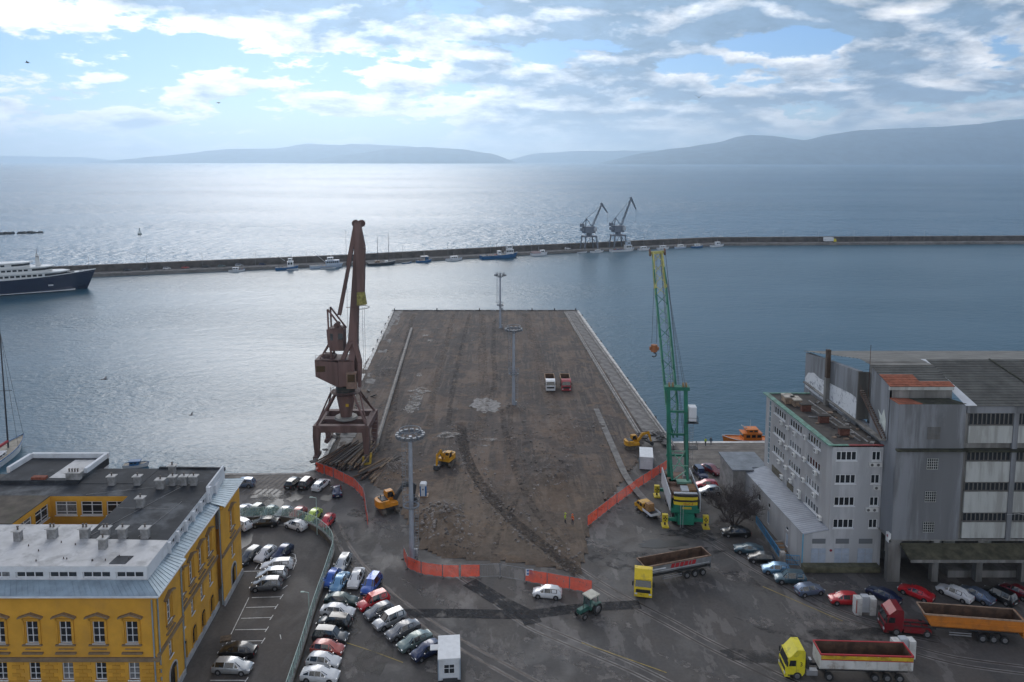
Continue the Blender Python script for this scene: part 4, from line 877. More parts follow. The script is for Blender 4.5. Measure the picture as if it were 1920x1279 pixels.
# west gable: mural wall, chimney flue, recess with the outside stair
mur = bpy.data.materials.new('faded_mural'); mur.use_nodes = True; nt = mur.node_tree; b_ = nt.nodes['Principled BSDF']; g_ = nn(nt, 'ShaderNodeTexCoord').outputs['Object']
f_ = noi(nt, g_, .9, 9, .75, 1.5); f2_ = noi(nt, vmth(nt, 'ADD', g_, (3, 5, 1)), .5, 5, .6, 1.0)
nt.links.new(mixc(nt, mth(nt, 'MULTIPLY', ramp(nt, f_, .50, .56), ramp(nt, f2_, .42, .6)), c4((.60, .61, .62)), c4((.20, .21, .24))), b_.inputs['Base Color']); b_.inputs['Roughness'].default_value = .85
MB().xprism([(11.6, 6.4), (32.0, 6.4), (32.0, 25.2), (11.6, 27.6)], -.5, .3).build('gable_wall', wh_b, WB)
MB().xprism([(8.0, 6.4), (11.6, 6.4), (11.6, 28.6), (8.0, 29.0)], 1.3, 1.5).build('recess_wall', wh_c, WB)
MB().bx(-.48, 1.3, 11.4, 11.6, 20, 27.5).build('recess_wall', wh_c, WB)
mu = [(11.7, 19.6), (20, 19.2), (27, 18.9), (31.6, 19.0), (31.8, 20.6), (30.5, 21.9), (28, 22.6), (25.5, 22.3), (23, 22.6), (19, 22.9), (16, 23.2), (13.5, 23.4), (11.7, 23.3)]
MB().xprism(mu, -.51, -.5).build('mural', mur, WB)
MB().xprism([(3.2, 22.6), (3.9, 24.2), (4.5, 23.0), (5.6, 23.6), (4.9, 22.4), (5.4, 21.3), (4.4, 21.9), (3.3, 21.0)], -.135, -.12).build('mural', mat('mural_star', (.52, .55, .50), .85, var=.15, vscale=1), WB)
ch_m = mat('brown_flue', (.075, .052, .038), .85, var=.3, vscale=1)
MB().bx(-1.2, -.52, 21.3, 22.1, 18.0, 23.6).build('flue_base', wh_c, WB); MB().bx(-1.15, -.52, 21.35, 22.05, 23.6, 28.4).build('flue', ch_m, WB)
st = MB().bar((-.75, 10.2, 24.9), (-.75, 2.9, 20.2), .08, .3).bar((-.15, 10.2, 24.9), (-.15, 2.9, 20.2), .08, .3).build('stair', mat('rusty_steel', (.10, .06, .045), .8, .3, var=.4, vscale=2), WB)
for k_ in range(22): MB().box((-.45, 10.1 - k_ * .335, 24.98 - k_ * .2145), (.62, .26, .05)).build('tread', mat('worn_tread', (.22, .19, .17), .8), st)
for z in (.9, .5): MB().bar((-.78, 10.2, 24.9 + z), (-.78, 2.9, 20.2 + z), .04).build('handrail', MATS['rusty_steel'], st)
MB().bx(-1.0, -.13, 2.9, 31.5, 19.8, 20.0).build('low_ledge', wh_c, WB)
MB().cyl((-.2, 8.6, 24.5), (-.2, 8.6, 32.5), .05, .04, 6).build('aerial', MATS['rusty_steel'], WB)
MB().cyl((31.5, 11.4, 29.5), (31.5, 11.4, 33.6), .05, .04, 6).build('aerial', MATS['rusty_steel'], WB)
MB().bx(-.42, -.1, .1, .9, 5.9, 7.2).build('number_sign', mat('sign_white', (.70, .70, .68), .6), WB)
o = MB().bx(-.45, -.42, .35, .65, 6.6, 6.95).build('sign_mark', MATS['sign_red'], WB)
# open ground floor: columns, dock, canopy and dim back wall
for x in (0.1, 1.0, 6.5, 12.8, 19.3, 25.8, 32.3): MB().bx(x - .45, x + .45, .1, 1.0, 0, 6.3).build('column', wh_c, WB)
MB().bx(-.2, 44, .02, 30, 6.2, 6.45).build('floor_slab', wh_c, WB)
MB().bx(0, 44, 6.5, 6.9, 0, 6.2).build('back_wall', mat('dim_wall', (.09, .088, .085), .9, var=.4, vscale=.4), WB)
MB().bx(9.0, 44, 1.2, 6.4, 0, 1.05).build('loading_dock', wh_c, WB)
for x0, x1, z in ((2.4, 4.2, 3.2), (9.7, 11.0, 3.6), (11.3, 13.0, 3.6), (16.0, 18.5, 3.4)): MB().bx(x0, x1, 6.42, 6.5, 1.2, z + 1).build('shutter_door', wh_p, WB)
MB().xprism([(0, 5.9), (0, 5.6), (-2.9, 4.75), (-2.9, 4.95)], 1.2, 44).build('canopy', mat('mossy_canopy', (.062, .058, .036), .95, var=.5, vscale=.7, dirt=(.03, .03, .02), dscale=.5), WB)
MB().bx(1.2, 44, -2.98, -2.9, 4.6, 5.0).build('canopy_edge', wh_c, WB)
for x in (3.3, 9.5, 16, 22.5, 29): MB().bar((x, -.05, 5.5), (x, -2.8, 4.6), .2, .3).build('canopy_beam', wh_c, WB)
MB().bar((15.9, -.2, 10.2), (16.9, -1.3, 10.9), .05).bar((16.9, -1.3, 10.9), (18.6, -2.2, 10.75), .05).box((18.8, -2.3, 10.7), (.6, .25, .12)).build('wall_lamp', mat('lamp_grey', (.4, .4, .4), .5), WB)

# ------------------------------------------------------------------ cars
car_glass = mat('car_glass', (.015, .018, .020), .06, spec=.9)
tyre_m = mat('tyre_rubber', (.02, .02, .02), .85)
rim_m = mat('wheel_rim', (.35, .35, .36), .35, .8)
lamp_m = mat('headlamp_glass', (.60, .62, .64), .15, spec=.9)
tail_m = mat('tail_lamp_red', (.30, .012, .015), .25)
plate_m = mat('number_plate', (.60, .60, .58), .5)
arch_m = mat('black_plastic', (.016, .016, .017), .7)
PAINT = {}
def paint(name, c, metal=.25, rough=.32):
    if name not in PAINT: tk_ = name.startswith(('truck', 'pickup')); PAINT[name] = mat('car_paint_' + name, c, rough + (.15 if tk_ else 0), metal, coat=.15 if tk_ else .8, var=.06, vscale=.7, dirt=(.10, .075, .05), dscale=.9, damt=.45 if tk_ else .15)
    return PAINT[name]
def inset(q_, k_, off):
    c_ = sum((Vector(p) for p in q_), Vector()) / len(q_); n_ = (Vector(q_[1]) - Vector(q_[0])).cross(Vector(q_[2]) - Vector(q_[0])).normalized()
    if n_.dot(c_ - Vector((0, 0, .55))) < 0: n_ = -n_
    return [tuple(c_ + (Vector(p) - c_) * k_ + n_ * off) for p in q_]
def wheel_parts(parent, x, y, r, wd, name='wheel', cache={}):
    k_ = (r, wd)
    if k_ not in cache:
        t_ = MB().cyl((0, -wd / 2, 0), (0, wd / 2, 0), r, r, 16).mesh('wheel', tyre_m, 40); q_ = MB()
        for s_ in (-1, 1): q_.cyl((0, s_ * (wd / 2 - .02), 0), (0, s_ * (wd / 2 + .012), 0), r * .62, r * .56, 12)
        cache[k_] = (t_, q_.mesh('rim', rim_m, 40))
    o = inst(cache[k_][0], name, parent, (x, y, r), 0); inst(cache[k_][1], 'rim', o, (0, 0, 0), 0); return o
def make_car(L, W, Ht, hood, ws, rr, rb, deck, name='parked_car'):
    """front at +x; hood, ws, rr, rb: distances of cowl, roof front, roof rear and rear-window foot from the nose"""
    h = W / 2; T = L
    S = [(0.0, .74, .30, .50, .60, .63, .58), (.10, .90, .22, .50, .68, .72, .74), (hood * .5, .985, .20, .55, .80, .88, .78), (hood, 1.0, .20, .56, .90, .97, .76), (ws, 1.0, .20, .57, .93, Ht - .04, .62), ((ws + rr) / 2, 1.0, .20, .57, .95, Ht, .64),
         (rr, .99, .20, .58, .96, Ht - .07, .60), (rb, .97, .22, .60, min(.96, deck), deck + .03, .70), (T - .07, .93, .26, .58, min(.90, deck - .05), deck - .02, .70), (T, .80, .34, .58, .76, min(.80, deck - .1), .62)]
    ring = []
    for (x, w_, zl, zm, zb, zt, wt) in S:
        w_ = w_ * h; wt = wt * h; X_ = T / 2 - x
        half = [(w_ * .88, zl), (w_ * .985, (zl + zm) / 2), (w_, zm), (w_ * .965, zb), (wt, zt), (wt * .5, zt + .025)]
        ring.append([(X_, -y, z) for (y, z) in half] + [(X_, y, z) for (y, z) in reversed(half)])
    n = len(ring[0]); vs_ = [p for r_ in ring for p in r_]; fs_ = []
    for i in range(len(ring) - 1):
        for j in range(n): fs_.append((i * n + j, i * n + (j + 1) % n, (i + 1) * n + (j + 1) % n, (i + 1) * n + j))
    fs_ += [tuple(range(n)), tuple(reversed(range((len(ring) - 1) * n, len(ring) * n)))]
    root = thing(name, (0, 0, 0)); b = MB(); b.use(PAINT_DEF); b.add(vs_, fs_)
    b.use(arch_m); xf, xr = T / 2 - T * .19, T / 2 - T * .805; rw = .315 if Ht < 1.6 else .345
    for x in (xf, xr):
        for s_ in (-1, 1): b.cyl((x, s_ * (h - .20), rw + .02), (x, s_ * (h + .004), rw + .02), rw + .065, rw + .065, 14)
    b.bx(-T / 2 + .15, T / 2 - .15, -h * .86, h * .86, .16, .24)
    b.build('body', None, root, 38)
    g = lambda i, j: ring[i][j]
    MB().poly(inset([g(3, 4), g(3, 7), g(4, 7), g(4, 4)], .91, .012)).build('windscreen', car_glass, root)
    MB().poly(inset([g(6, 4), g(6, 7), g(7, 7), g(7, 4)], .86, .012)).build('rear_window', car_glass, root)
    for a, c_ in ((3, 4), (8, 7)):
        mb_ = MB()
        for i in (3, 4, 5, 6):
            q_ = [g(i, a), g(i + 1, a), g(i + 1, c_), g(i, c_)]
            mb_.poly(inset(q_, .93 if i in (4, 5) else .74, .010))
        mb_.build('side_window', car_glass, root)
    for x in (xf, xr):
        for s_ in (-1, 1): wheel_parts(root, x, s_ * (h - .11), rw, .23)
    for s_ in (-1, 1):
        MB().box((T / 2 - .10, s_ * h * .62, .62), (.20, .34, .13), s_ * -.35).build('headlight', lamp_m, root)
        MB().box((-T / 2 + .06, s_ * h * .68, .72), (.12, .26, .18), s_ * .2).build('tail_light', tail_m, root)
        m_ = MB(); m_.use(PAINT_DEF); m_.box((T / 2 - hood - .18, s_ * (h + .06), .98), (.10, .20, .13)); m_.build('mirror', None, root)
    MB().box((T / 2 - .005, 0, .42), (.03, .50, .11)).build('number_plate', plate_m, root); MB().box((-T / 2 + .005, 0, .55), (.03, .50, .11)).build('number_plate', plate_m, root)
    MB().box((T / 2 - .035, 0, .56), (.06, W * .42, .10)).build('grille', arch_m, root)
    return root
PAINT_DEF = paint('white', (.62, .62, .62), 0)
PROTO = {}
SPEC = {'hatch': (4.0, 1.72, 1.47, .95, 1.62, 3.42, 3.88, .98), 'sedan': (4.5, 1.78, 1.47, 1.1, 1.75, 3.45, 4.0, 1.02), 'estate': (4.6, 1.78, 1.48, 1.1, 1.82, 4.1, 4.5, 1.0), 'suv': (4.4, 1.85, 1.70, 1.1, 1.72, 3.95, 4.28, 1.08), 'mpv': (4.3, 1.80, 1.62, .85, 1.68, 3.85, 4.2, 1.02), 'coupe': (4.4, 1.80, 1.41, 1.15, 1.9, 3.25, 4.05, 1.0)}
COL = {'white': ((.66, .66, .66), 0), 'silver': ((.40, .41, .42), .6), 'grey': ((.15, .155, .165), .5), 'dark grey': ((.06, .065, .072), .5), 'black': ((.012, .013, .015), .2), 'navy': ((.012, .022, .07), .4), 'blue': ((.02, .09, .38), .3), 'light blue': ((.13, .27, .42), .5), 'slate': ((.13, .17, .25), .5), 'red': ((.48, .012, .02), .1), 'dark red': ((.16, .01, .02), .3), 'faded red': ((.40, .075, .055), .1), 'lime': ((.42, .55, .06), .1), 'green grey': ((.14, .19, .18), .4), 'dark green': ((.02, .045, .04), .4), 'teal': ((.05, .10, .13), .4)}
def car(kind, colour, p, deg, label, group='cars parked on the quay'):
    if kind not in PROTO: PROTO[kind] = make_car(*SPEC[kind]); r = PROTO[kind]; first = True
    else: first = False
    m = paint(colour, *COL[colour])
    if first:
        tree_of(r); r.location = (p[0], p[1], .012); r.rotation_euler.z = R(deg)
    else: r = dup(PROTO[kind], (p[0], p[1], .012), R(deg))
    r['label'] = label; r['category'] = 'car'; r['group'] = group
    for c_ in (kids_new(r) if not first else [c for c, _ in tree_of(r)]):
        if c_.name.split('.')[0] in ('body', 'mirror'): c_.material_slots[0].link = 'OBJECT'; c_.material_slots[0].material = m
    return r
def kids_new(r): return list(r.children)
LOT = 'cars in the walled car park'; ROW = 'cars parked along the green fence'; DIAG = 'cars parked at an angle facing the fence row'; FAR = 'cars parked near the water on the left'; BACK = 'cars parked behind the curved wall'; OFF = 'cars parked beside the office'; WHS = 'cars parked before the warehouse'
for a in (
    ('estate', 'silver', (-33, 82.3), -4, 'silver estate car nearest the yellow palace, nose to the right', LOT),
    ('sedan', 'black', (-33.4, 85.2), 176, 'black saloon with a brown cloth on its bonnet beside the silver estate', LOT),
    ('mpv', 'grey', (-34.6, 99.4), 187, 'grey family car at the near end of the three nose-left cars', LOT),
    ('mpv', 'silver', (-34.6, 101.9), 187, 'silver family car in the middle of the three nose-left cars', LOT),
    ('estate', 'white', (-34.7, 104.5), 190, 'white car at the far end of the three nose-left cars', LOT),
    ('hatch', 'navy', (-35, 108.1), -108, 'navy hatchback beside the hatched bay marking', LOT),
    ('hatch', 'white', (-37.4, 107.6), -108, 'white hatchback between the navy and the dark grey cars', LOT),
    ('estate', 'dark grey', (-39.7, 107.1), -108, 'dark grey estate car close to the palace corner', LOT),
    ('sedan', 'black', (-40.8, 117.6), 184, 'black saloon parked under the curved wall', LOT),
    ('hatch', 'white', (-35.4, 116.7), 152, 'white hatchback turned askew under the curved wall', LOT),
    ('suv', 'white', (-44.7, 116.9), 150, 'white off-roader half hidden by the palace corner', LOT),
    ('sedan', 'white', (-46, 121.3), -105, 'white car nearest the palace in the row behind the curved wall', BACK),
    ('mpv', 'dark green', (-43.8, 121.1), -105, 'dark green car second in the row behind the curved wall', BACK),
    ('hatch', 'green grey', (-41.3, 120.9), -105, 'grey green car in the middle of the row behind the curved wall', BACK),
    ('hatch', 'silver', (-38.8, 120.7), -115, 'silver car with its nose turned left behind the curved wall', BACK),
    ('hatch', 'faded red', (-36.3, 120.5), -108, 'pale red hatchback behind the curved wall beside the lime car', BACK),
    ('hatch', 'lime', (-33.4, 119.8), -102, 'lime green small car behind the curved wall', BACK),
    ('hatch', 'red', (-30.6, 117.9), -98, 'bright red hatchback at the end of the curved wall', BACK),
    ('mpv', 'slate', (-49.7, 132.6), 178, 'slate blue car on the striped quay beside the palace roof', FAR),
    ('mpv', 'black', (-40.4, 132.8), 74, 'black car left of its twin by the water steps', FAR),
    ('suv', 'black', (-38, 132.8), 78, 'black off-roader between the black and the white cars', FAR),
    ('estate', 'white', (-35.2, 132.1), 76, 'white car at the right end of the row by the water', FAR),
    ('sedan', 'navy', (-31.7, 129.5), 106, 'dark navy patrol car beside the orange mesh', FAR),
    ('estate', 'silver', (-25.1, 104.9), -95, 'silver estate car at the far end of the fence row', ROW),
    ('sedan', 'light blue', (-24.4, 99.9), -97, 'light blue saloon in front of the silver estate', ROW),
    ('hatch', 'blue', (-25.8, 101), -98, 'bright blue car squeezed against the green fence', ROW),
    ('sedan', 'white', (-22.3, 101), -92, 'white saloon facing the camera beside the light blue one', ROW),
    ('suv', 'blue', (-19.8, 99.4), -102, 'bright blue off-roader facing the camera', ROW),
    ('sedan', 'dark green', (-23.2, 95.7), -6, 'very dark green saloon, first of the nose-right row', ROW),
    ('sedan', 'white', (-23.1, 93.2), -8, 'white saloon between the dark green car and the black one', ROW),
    ('suv', 'black', (-23, 90.8), 172, 'black car with a sunlit windscreen facing the fence', ROW),
    ('suv', 'dark grey', (-22.8, 88), -8, 'dark grey off-roader behind the faded red car', ROW),
    ('hatch', 'faded red', (-22.6, 85.6), -8, 'faded red hatchback in the nose-right row', ROW),
    ('hatch', 'white', (-22.5, 83.3), -7, 'white hatchback in front of the faded red one', ROW),
    ('coupe', 'white', (-22.3, 80.9), -5, 'white coupe nearest the camera in the fence row', ROW),
    ('suv', 'red', (-18.8, 95.4), -141, 'bright red off-roader at the far end of the angled row', DIAG),
    ('hatch', 'grey', (-17.6, 93.2), -141, 'grey small hatchback beside the bright red off-roader', DIAG),
    ('suv', 'silver', (-15.9, 91.3), -141, 'silver off-roader in the middle of the angled row', DIAG),
    ('sedan', 'grey', (-13.9, 89.2), -141, 'grey saloon in the angled row beside the silver off-roader', DIAG),
    ('sedan', 'green grey', (-12.1, 87), -141, 'grey green saloon in the angled row', DIAG),
    ('hatch', 'navy', (-10.4, 85.2), -141, 'navy car half hidden behind the white site cabin', DIAG),
    ('hatch', 'white', (4.9, 97.5), 172, 'mud-splashed white car standing by the orange mesh', 'cars standing in the yard'),
    ('suv', 'navy', (36, 137.1), -82, 'dark blue off-roader by the paved quay behind the green crane', OFF),
    ('sedan', 'dark red', (38.6, 138.8), -62, 'dark red car nearest the far annex', OFF),
    ('hatch', 'red', (35.9, 132.1), 176, 'bright red car beside the bare tree', OFF),
    ('hatch', 'silver', (35.8, 129.5), 184, 'silver car between the red one and the bare tree', OFF),
    ('sedan', 'black', (36, 114.4), 178, 'black saloon under the bare tree', OFF),
    ('coupe', 'teal', (36.4, 109.1), 168, 'teal coupe beside the blue railing', OFF),
    ('hatch', 'black', (37.5, 106.5), 170, 'black hatchback by the blue gate', OFF),
    ('hatch', 'light blue', (38.6, 103.5), 172, 'pale blue hatchback at the office corner', OFF),
    ('suv', 'teal', (39.8, 101.1), 174, 'dark teal off-roader in front of the loading dock', OFF),
    ('hatch', 'slate', (41.4, 98.2), 12, 'slate blue hatchback nearest the yard at the end of the office row', OFF),
    ('hatch', 'red', (45.3, 96), 176, 'red hatchback behind the white gate post', WHS),
    ('sedan', 'navy', (51.1, 96.9), 128, 'navy car parked askew behind the red truck cab', WHS),
    ('coupe', 'red', (55.9, 97.5), 132, 'bright red coupe under the warehouse canopy', WHS),
    ('sedan', 'white', (61.2, 97.4), 126, 'white saloon parked askew before the warehouse', WHS),
    ('sedan', 'slate', (63.9, 97), 120, 'slate grey saloon beside the white saloon before the warehouse', WHS),
    ('suv', 'black', (66.9, 96.8), 120, 'black off-roader before the warehouse', WHS),
    ('hatch', 'dark red', (70, 97.8), 118, 'dark red car at the right edge under the canopy', WHS)): car(*a)
o = MB().box((0, 0, 0), (1.3, 1.1, .25), .3).build('cover_cloth', mat('brown_cloth', (.10, .07, .045), .95, var=.4, vscale=3), loc=(*(-35.5, 86.8), 1.02)); tag(o, 'brown cloth lying on the bonnet of the black saloon', 'cloth')
# ------------------------------------------------------------------ trucks
chas = mat('truck_chassis', (.03, .03, .032), .7)
rustin = mat('rusty_bed_lining', (.105, .062, .040), .85, var=.4, vscale=.8, dirt=(.05, .035, .026), dscale=.6)
def cab(root, m, x=0.0, dv=None, wide=2.45, hi=3.55, glassm=car_glass, rot=0.0):
    """cab with its nose at local x=0, body behind"""
    hw = wide / 2; piv = bpy.data.objects.new('cab', None)
    prof = [(0, .55), (.02, 1.45), (-.06, 1.72), (-.30, 2.62), (-.42, 2.74), (-1.25, hi), (-2.05, hi), (-2.2, hi - .25), (-2.2, .95), (-1.95, .55)]
    c_ = MB().yprism([(x + a, b) for a, b in prof], -hw, hw).build('cab', m, root, 30)
    MB().poly([(x + .002, -hw * .88, 1.76), (x + .002, hw * .88, 1.76), (x - .24, hw * .84, 2.58), (x - .24, -hw * .84, 2.58)]).build('windscreen', glassm, c_)
    MB().bx(x - .0, x + .05, -hw * .8, hw * .8, .95, 1.42).build('grille', arch_m, c_)
    MB().bx(x - .5, x + .09, -hw * .99, hw * .99, .38, .72).build('bumper', m, c_)
    MB().bx(x - .55, x - .2, -hw * .95, hw * .95, 2.66, 2.76).build('sun_visor', m, c_)
    for s_ in (-1, 1):
        MB().box((x + .07, s_ * hw * .78, .80), (.06, .36, .2)).build('headlight', lamp_m, c_)
        MB().poly([(x - .35, s_ * (hw + .006), 1.72), (x - 1.15, s_ * (hw + .006), 1.72), (x - 1.15, s_ * (hw + .006), 2.45), (x - .48, s_ * (hw + .006), 2.45)]).build('side_window', glassm, c_)
        MB().box((x - .08, s_ * (hw + .18), 2.15), (.12, .2, .62)).bar((x - .15, s_ * hw, 2.4), (x - .1, s_ * (hw + .2), 2.4), .04).build('mirror', arch_m, c_)
        MB().box((x - .62, s_ * (hw - .05), .62), (.7, .16, .14)).build('step', arch_m, c_)
        MB().bx(x - 1.22, x - 1.2, s_ * (hw + .003), s_ * (hw + .008), .9, 2.5).build('door_seam', arch_m, c_)
    return c_
def bed(root, x0, x1, wide, z0, z1, m, inner=rustin, ribs=0, rim=None, slope=.0, name='tipper_body', round_=False):
    """open-topped tipping body from x0 (rear) to x1 (front)"""
    hw = wide / 2; th = .08
    if round_:
        N = 8; out = [(hw * math.sin(-math.pi / 2 + math.pi * k_ / N) if abs(k_ - N / 2) > 9 else hw * math.sin(-math.pi / 2 + math.pi * k_ / N), z0 + .55 - .55 * math.cos(-math.pi / 2 + math.pi * k_ / N)) for k_ in range(N + 1)]
        prof = [(-hw, z1)] + out + [(hw, z1)]
    else: prof = [(-hw, z1), (-hw, z0 + .25), (-hw * .82, z0), (hw * .82, z0), (hw, z0 + .25), (hw, z1)]
    inn = [(y * (1 - th / hw), z + (th if z < z1 else 0)) for y, z in prof]; n = len(prof)
    b = MB(); xs0, xs1 = x0, x1
    b.use(m); vs_ = [(xs0, y, z) for y, z in prof] + [(xs1 - (slope * (z1 - z) if slope else 0), y, z) for y, z in prof]
    b.add(vs_, [(i, i + 1, n + i + 1, n + i) for i in range(n - 1)] + [tuple(range(n)), tuple(reversed(range(n, 2 * n)))])
    b.use(inner); vs_ = [(xs0 + th, y, z) for y, z in inn] + [(xs1 - th - (slope * (z1 - z) if slope else 0), y, z) for y, z in inn]
    b.add(vs_, [(i + 1, i, n + i, n + i + 1) for i in range(n - 1)] + [tuple(reversed(range(n))), tuple(range(n, 2 * n))])
    me = bpy.data.meshes.new(name); me.from_pydata(b.v, [], b.f)
    for x in b.mats: me.materials.append(x)
    me.polygons.foreach_set('material_index', b.mi); o = bpy.data.objects.new(name, me); col.objects.link(o); o.parent = root
    rm = rim or m
    r_ = MB()
    for s_ in (-1, 1): r_.bx(x0 - .02, x1 + .02, s_ * hw - .09, s_ * hw + .07, z1 - .12, z1 + .04)
    r_.bx(x0 - .05, x0 + .1, -hw, hw, z1 - .12, z1 + .035); r_.bx(x1 - .1, x1 + .05, -hw, hw, z1 - .12, z1 + .035)
    r_.build('rim', rm, o)
    for k_ in range(ribs):
        x = x0 + .25 + (x1 - x0 - .5) * k_ / max(1, ribs - 1)
        for s_ in (-1, 1): MB().bx(x - .06, x + .06, s_ * hw, s_ * (hw + .07), z0 + .3, z1 - .13).build('rib', m, o)
    return o
def axle(root, x, wide, r=.5, wd=.32):
    for s_ in (-1, 1): wheel_parts(root, x, s_ * (wide / 2 - wd / 2 - .02), r, wd)
    MB().cyl((x, -wide / 2 + .3, r), (x, wide / 2 - .3, r), .09).build('axle', chas, root)
def truck(name, p, deg, label, group=None, cat='truck'): return thing(name, (p[0], p[1], .01), R(deg), label, cat, group or 'tipper trucks')
def frame(root, x0, x1, z=.95):
    f = MB()
    for s_ in (-1, 1): f.bx(x0, x1, s_ * .42 - .06, s_ * .42 + .06, z - .14, z + .12)
    for k_ in range(5): x = x0 + .2 + (x1 - x0 - .4) * k_ / 4; f.bx(x - .06, x + .06, -.40, .40, z - .1, z + .08)
    f.build('chassis', chas, root)
yel = paint('truck_yellow', (.70, .50, .015), 0, .4); yel2 = paint('truck_lemon', (.66, .56, .02), 0, .4); redp = paint('truck_red', (.20, .008, .015), .2, .3)
silver_b = mat('silver_trailer', (.24, .25, .26), .45, .4, var=.2, vscale=.6, dirt=(.10, .095, .09), dscale=.5); orange_b = mat('orange_tipper', (.50, .16, .015), .6, var=.12, vscale=.5, dirt=(.16, .07, .03), dscale=.6, damt=.5); white_b = mat('dirty_white_tipper', (.55, .54, .51), .7, var=.12, vscale=.5, dirt=(.20, .15, .11), dscale=.5, damt=.75); red_line = mat('red_line_paint', (.36, .02, .025), .6); yel_line = mat('yellow_line_paint', (.55, .36, .02), .6, var=.25, vscale=.6, dirt=(.06, .05, .03), dscale=.7)
# white tipper with a lemon cab at the bottom edge
T = truck('tipper_truck', (31.8, 82), 177.5, 'lemon yellow cab truck with white tipper body edged in yellow and red'); frame(T, -14.2, -.6)
cab(T, yel2, 0, hi=3.7); b_ = bed(T, -14.4, -3.9, 2.5, 1.35, 3.35, white_b, ribs=9, rim=red_line)
for s_ in (-1, 1): MB().bx(-14.35, -3.95, s_ * 1.26, s_ * 1.335, 2.78, 3.2).build('yellow_stripe', yel_line, b_); MB().bx(-14.35, -3.95, s_ * 1.262, s_ * 1.33, 2.66, 2.775).build('red_stripe', red_line, b_)
for x in (-1.35, -5.0, -10.2, -11.6, -13.0): axle(T, x, 2.5)
for s_ in (-1, 1): MB().box((-3.0, s_ * .95, .95), (1.3, .6, .6)).build('fuel_tank', mat('tank_alloy', (.42, .42, .43), .4, .7), T)
MB().box((-2.6, 0, 1.7), (.35, 1.9, 1.3)).build('air_hoses', chas, T)
CAB3 = T
# red tractor with the long orange tipper
T = truck('tipper_truck', (47.5, 90.2), 172.5, 'dark red cab truck with long orange tipper trailer'); frame(T, -6.4, -.6); frame(T, -16.0, -6.0, 1.15)
cab(T, redp, 0, hi=3.5); b_ = bed(T, -16.2, -4.6, 2.5, 1.55, 3.3, orange_b, ribs=0, slope=.55, rim=mat('tipper_rim', (.33, .22, .15), .7, var=.3))
MB().bx(-16.35, -16.2, -1.25, 1.25, 1.0, 3.3).build('tailgate', orange_b, b_)
for s_ in (-1, 1): MB().bx(-16.1, -5.6, s_ * 1.25, s_ * 1.30, 2.35, 2.45).build('side_rail', orange_b, b_)
for x in (-1.4, -5.1, -11.6, -12.9, -14.2): axle(T, x, 2.5)
MB().bx(-5.6, -2.3, -1.2, 1.2, .55, .95).build('side_skirt', redp, T)
MB().box((-9.0, 1.1, .7), (2.6, .05, .12)).box((-9.0, 1.1, 1.0), (2.6, .05, .12)).build('side_guard', mat('guard_alloy', (.35, .35, .36), .5, .5), T)
# yellow tractor turning with its silver half-pipe trailer
T = truck('tipper_truck', (18, 96.8), -101, 'yellow cab truck turning with a silver round-bellied tipper trailer'); frame(T, -5.6, -.6)
cab(T, yel, 0, hi=3.7)
for x in (-1.4, -4.6): axle(T, x, 2.5)
piv = R(-162 + 101)
tr = MB().bx(-10.4, .6, -.48, .48, .85, 1.1).build('trailer', chas, T, loc=(-4.3, 0, 0), rz=piv)
b_ = bed(tr, -10.2, .5, 2.5, 1.3, 3.0, silver_b, ribs=0, round_=True, rim=mat('rusty_rim', (.20, .13, .09), .8, var=.4), name='trailer_body')
for x in (-6.4, -7.7, -9.0):
    for s_ in (-1, 1): wheel_parts(tr, x, s_ * 1.05, .5, .34)
MB().bx(-10.3, -10.2, -1.2, 1.2, 1.0, 2.9).build('tailgate', silver_b, tr)
lt = MB()                                                          # slanting red lettering on the trailer flank
for k_, (a, w_) in enumerate(((0, .55), (.7, .6), (1.45, .55), (2.15, .6), (2.9, .35), (3.4, .6))):
    x = -3.6 - a; lt.add([(x, 0, 0), (x - w_, 0, 0), (x - w_ - .18, 0, .62), (x - .18, 0, .62)], [(0, 1, 2, 3)]).add([(x - .16, 0, .16)] * 1 + [(x - w_ + .14, 0, .16), (x - w_, 0, .46), (x - .3, 0, .46)], [])
lt.build('lettering', red_line, tr, loc=(0, 1.262, 2.15)); MB().bx(-9.9, .1, 1.255, 1.262, 2.0, 2.05).bx(-2.8, .2, 1.255, 1.262, 2.25, 2.45).build('stripe', white_r, tr)
for s_ in (1,): MB().bx(-5.6, -2.6, 1.0, 1.04, .55, .63).bx(-5.6, -2.6, 1.0, 1.04, .85, .93).bx(-2.7, -2.6, .9, 1.04, .5, 1.0).build('side_guard', MATS['guard_alloy'], tr)
# two short tippers on the pier
for p, m, lb in (((10, 188.4), PAINT_DEF, 'white short tipper truck standing on the pier'), ((14.1, 188.4), paint('truck_crimson', (.32, .015, .03), 0, .4), 'red short tipper truck standing on the pier')):
    T = truck('tipper_truck', p, -90, lb); T.location.z = .25; frame(T, -7.2, -.6); cab(T, m, 0, hi=3.0); bed(T, -7.6, -2.5, 2.45, 1.35, 2.7, mat('tan_tipper', (.30, .19, .11), .8, var=.3, vscale=.8), ribs=5)
    for x in (-1.2, -5.2, -6.5): axle(T, x, 2.45)
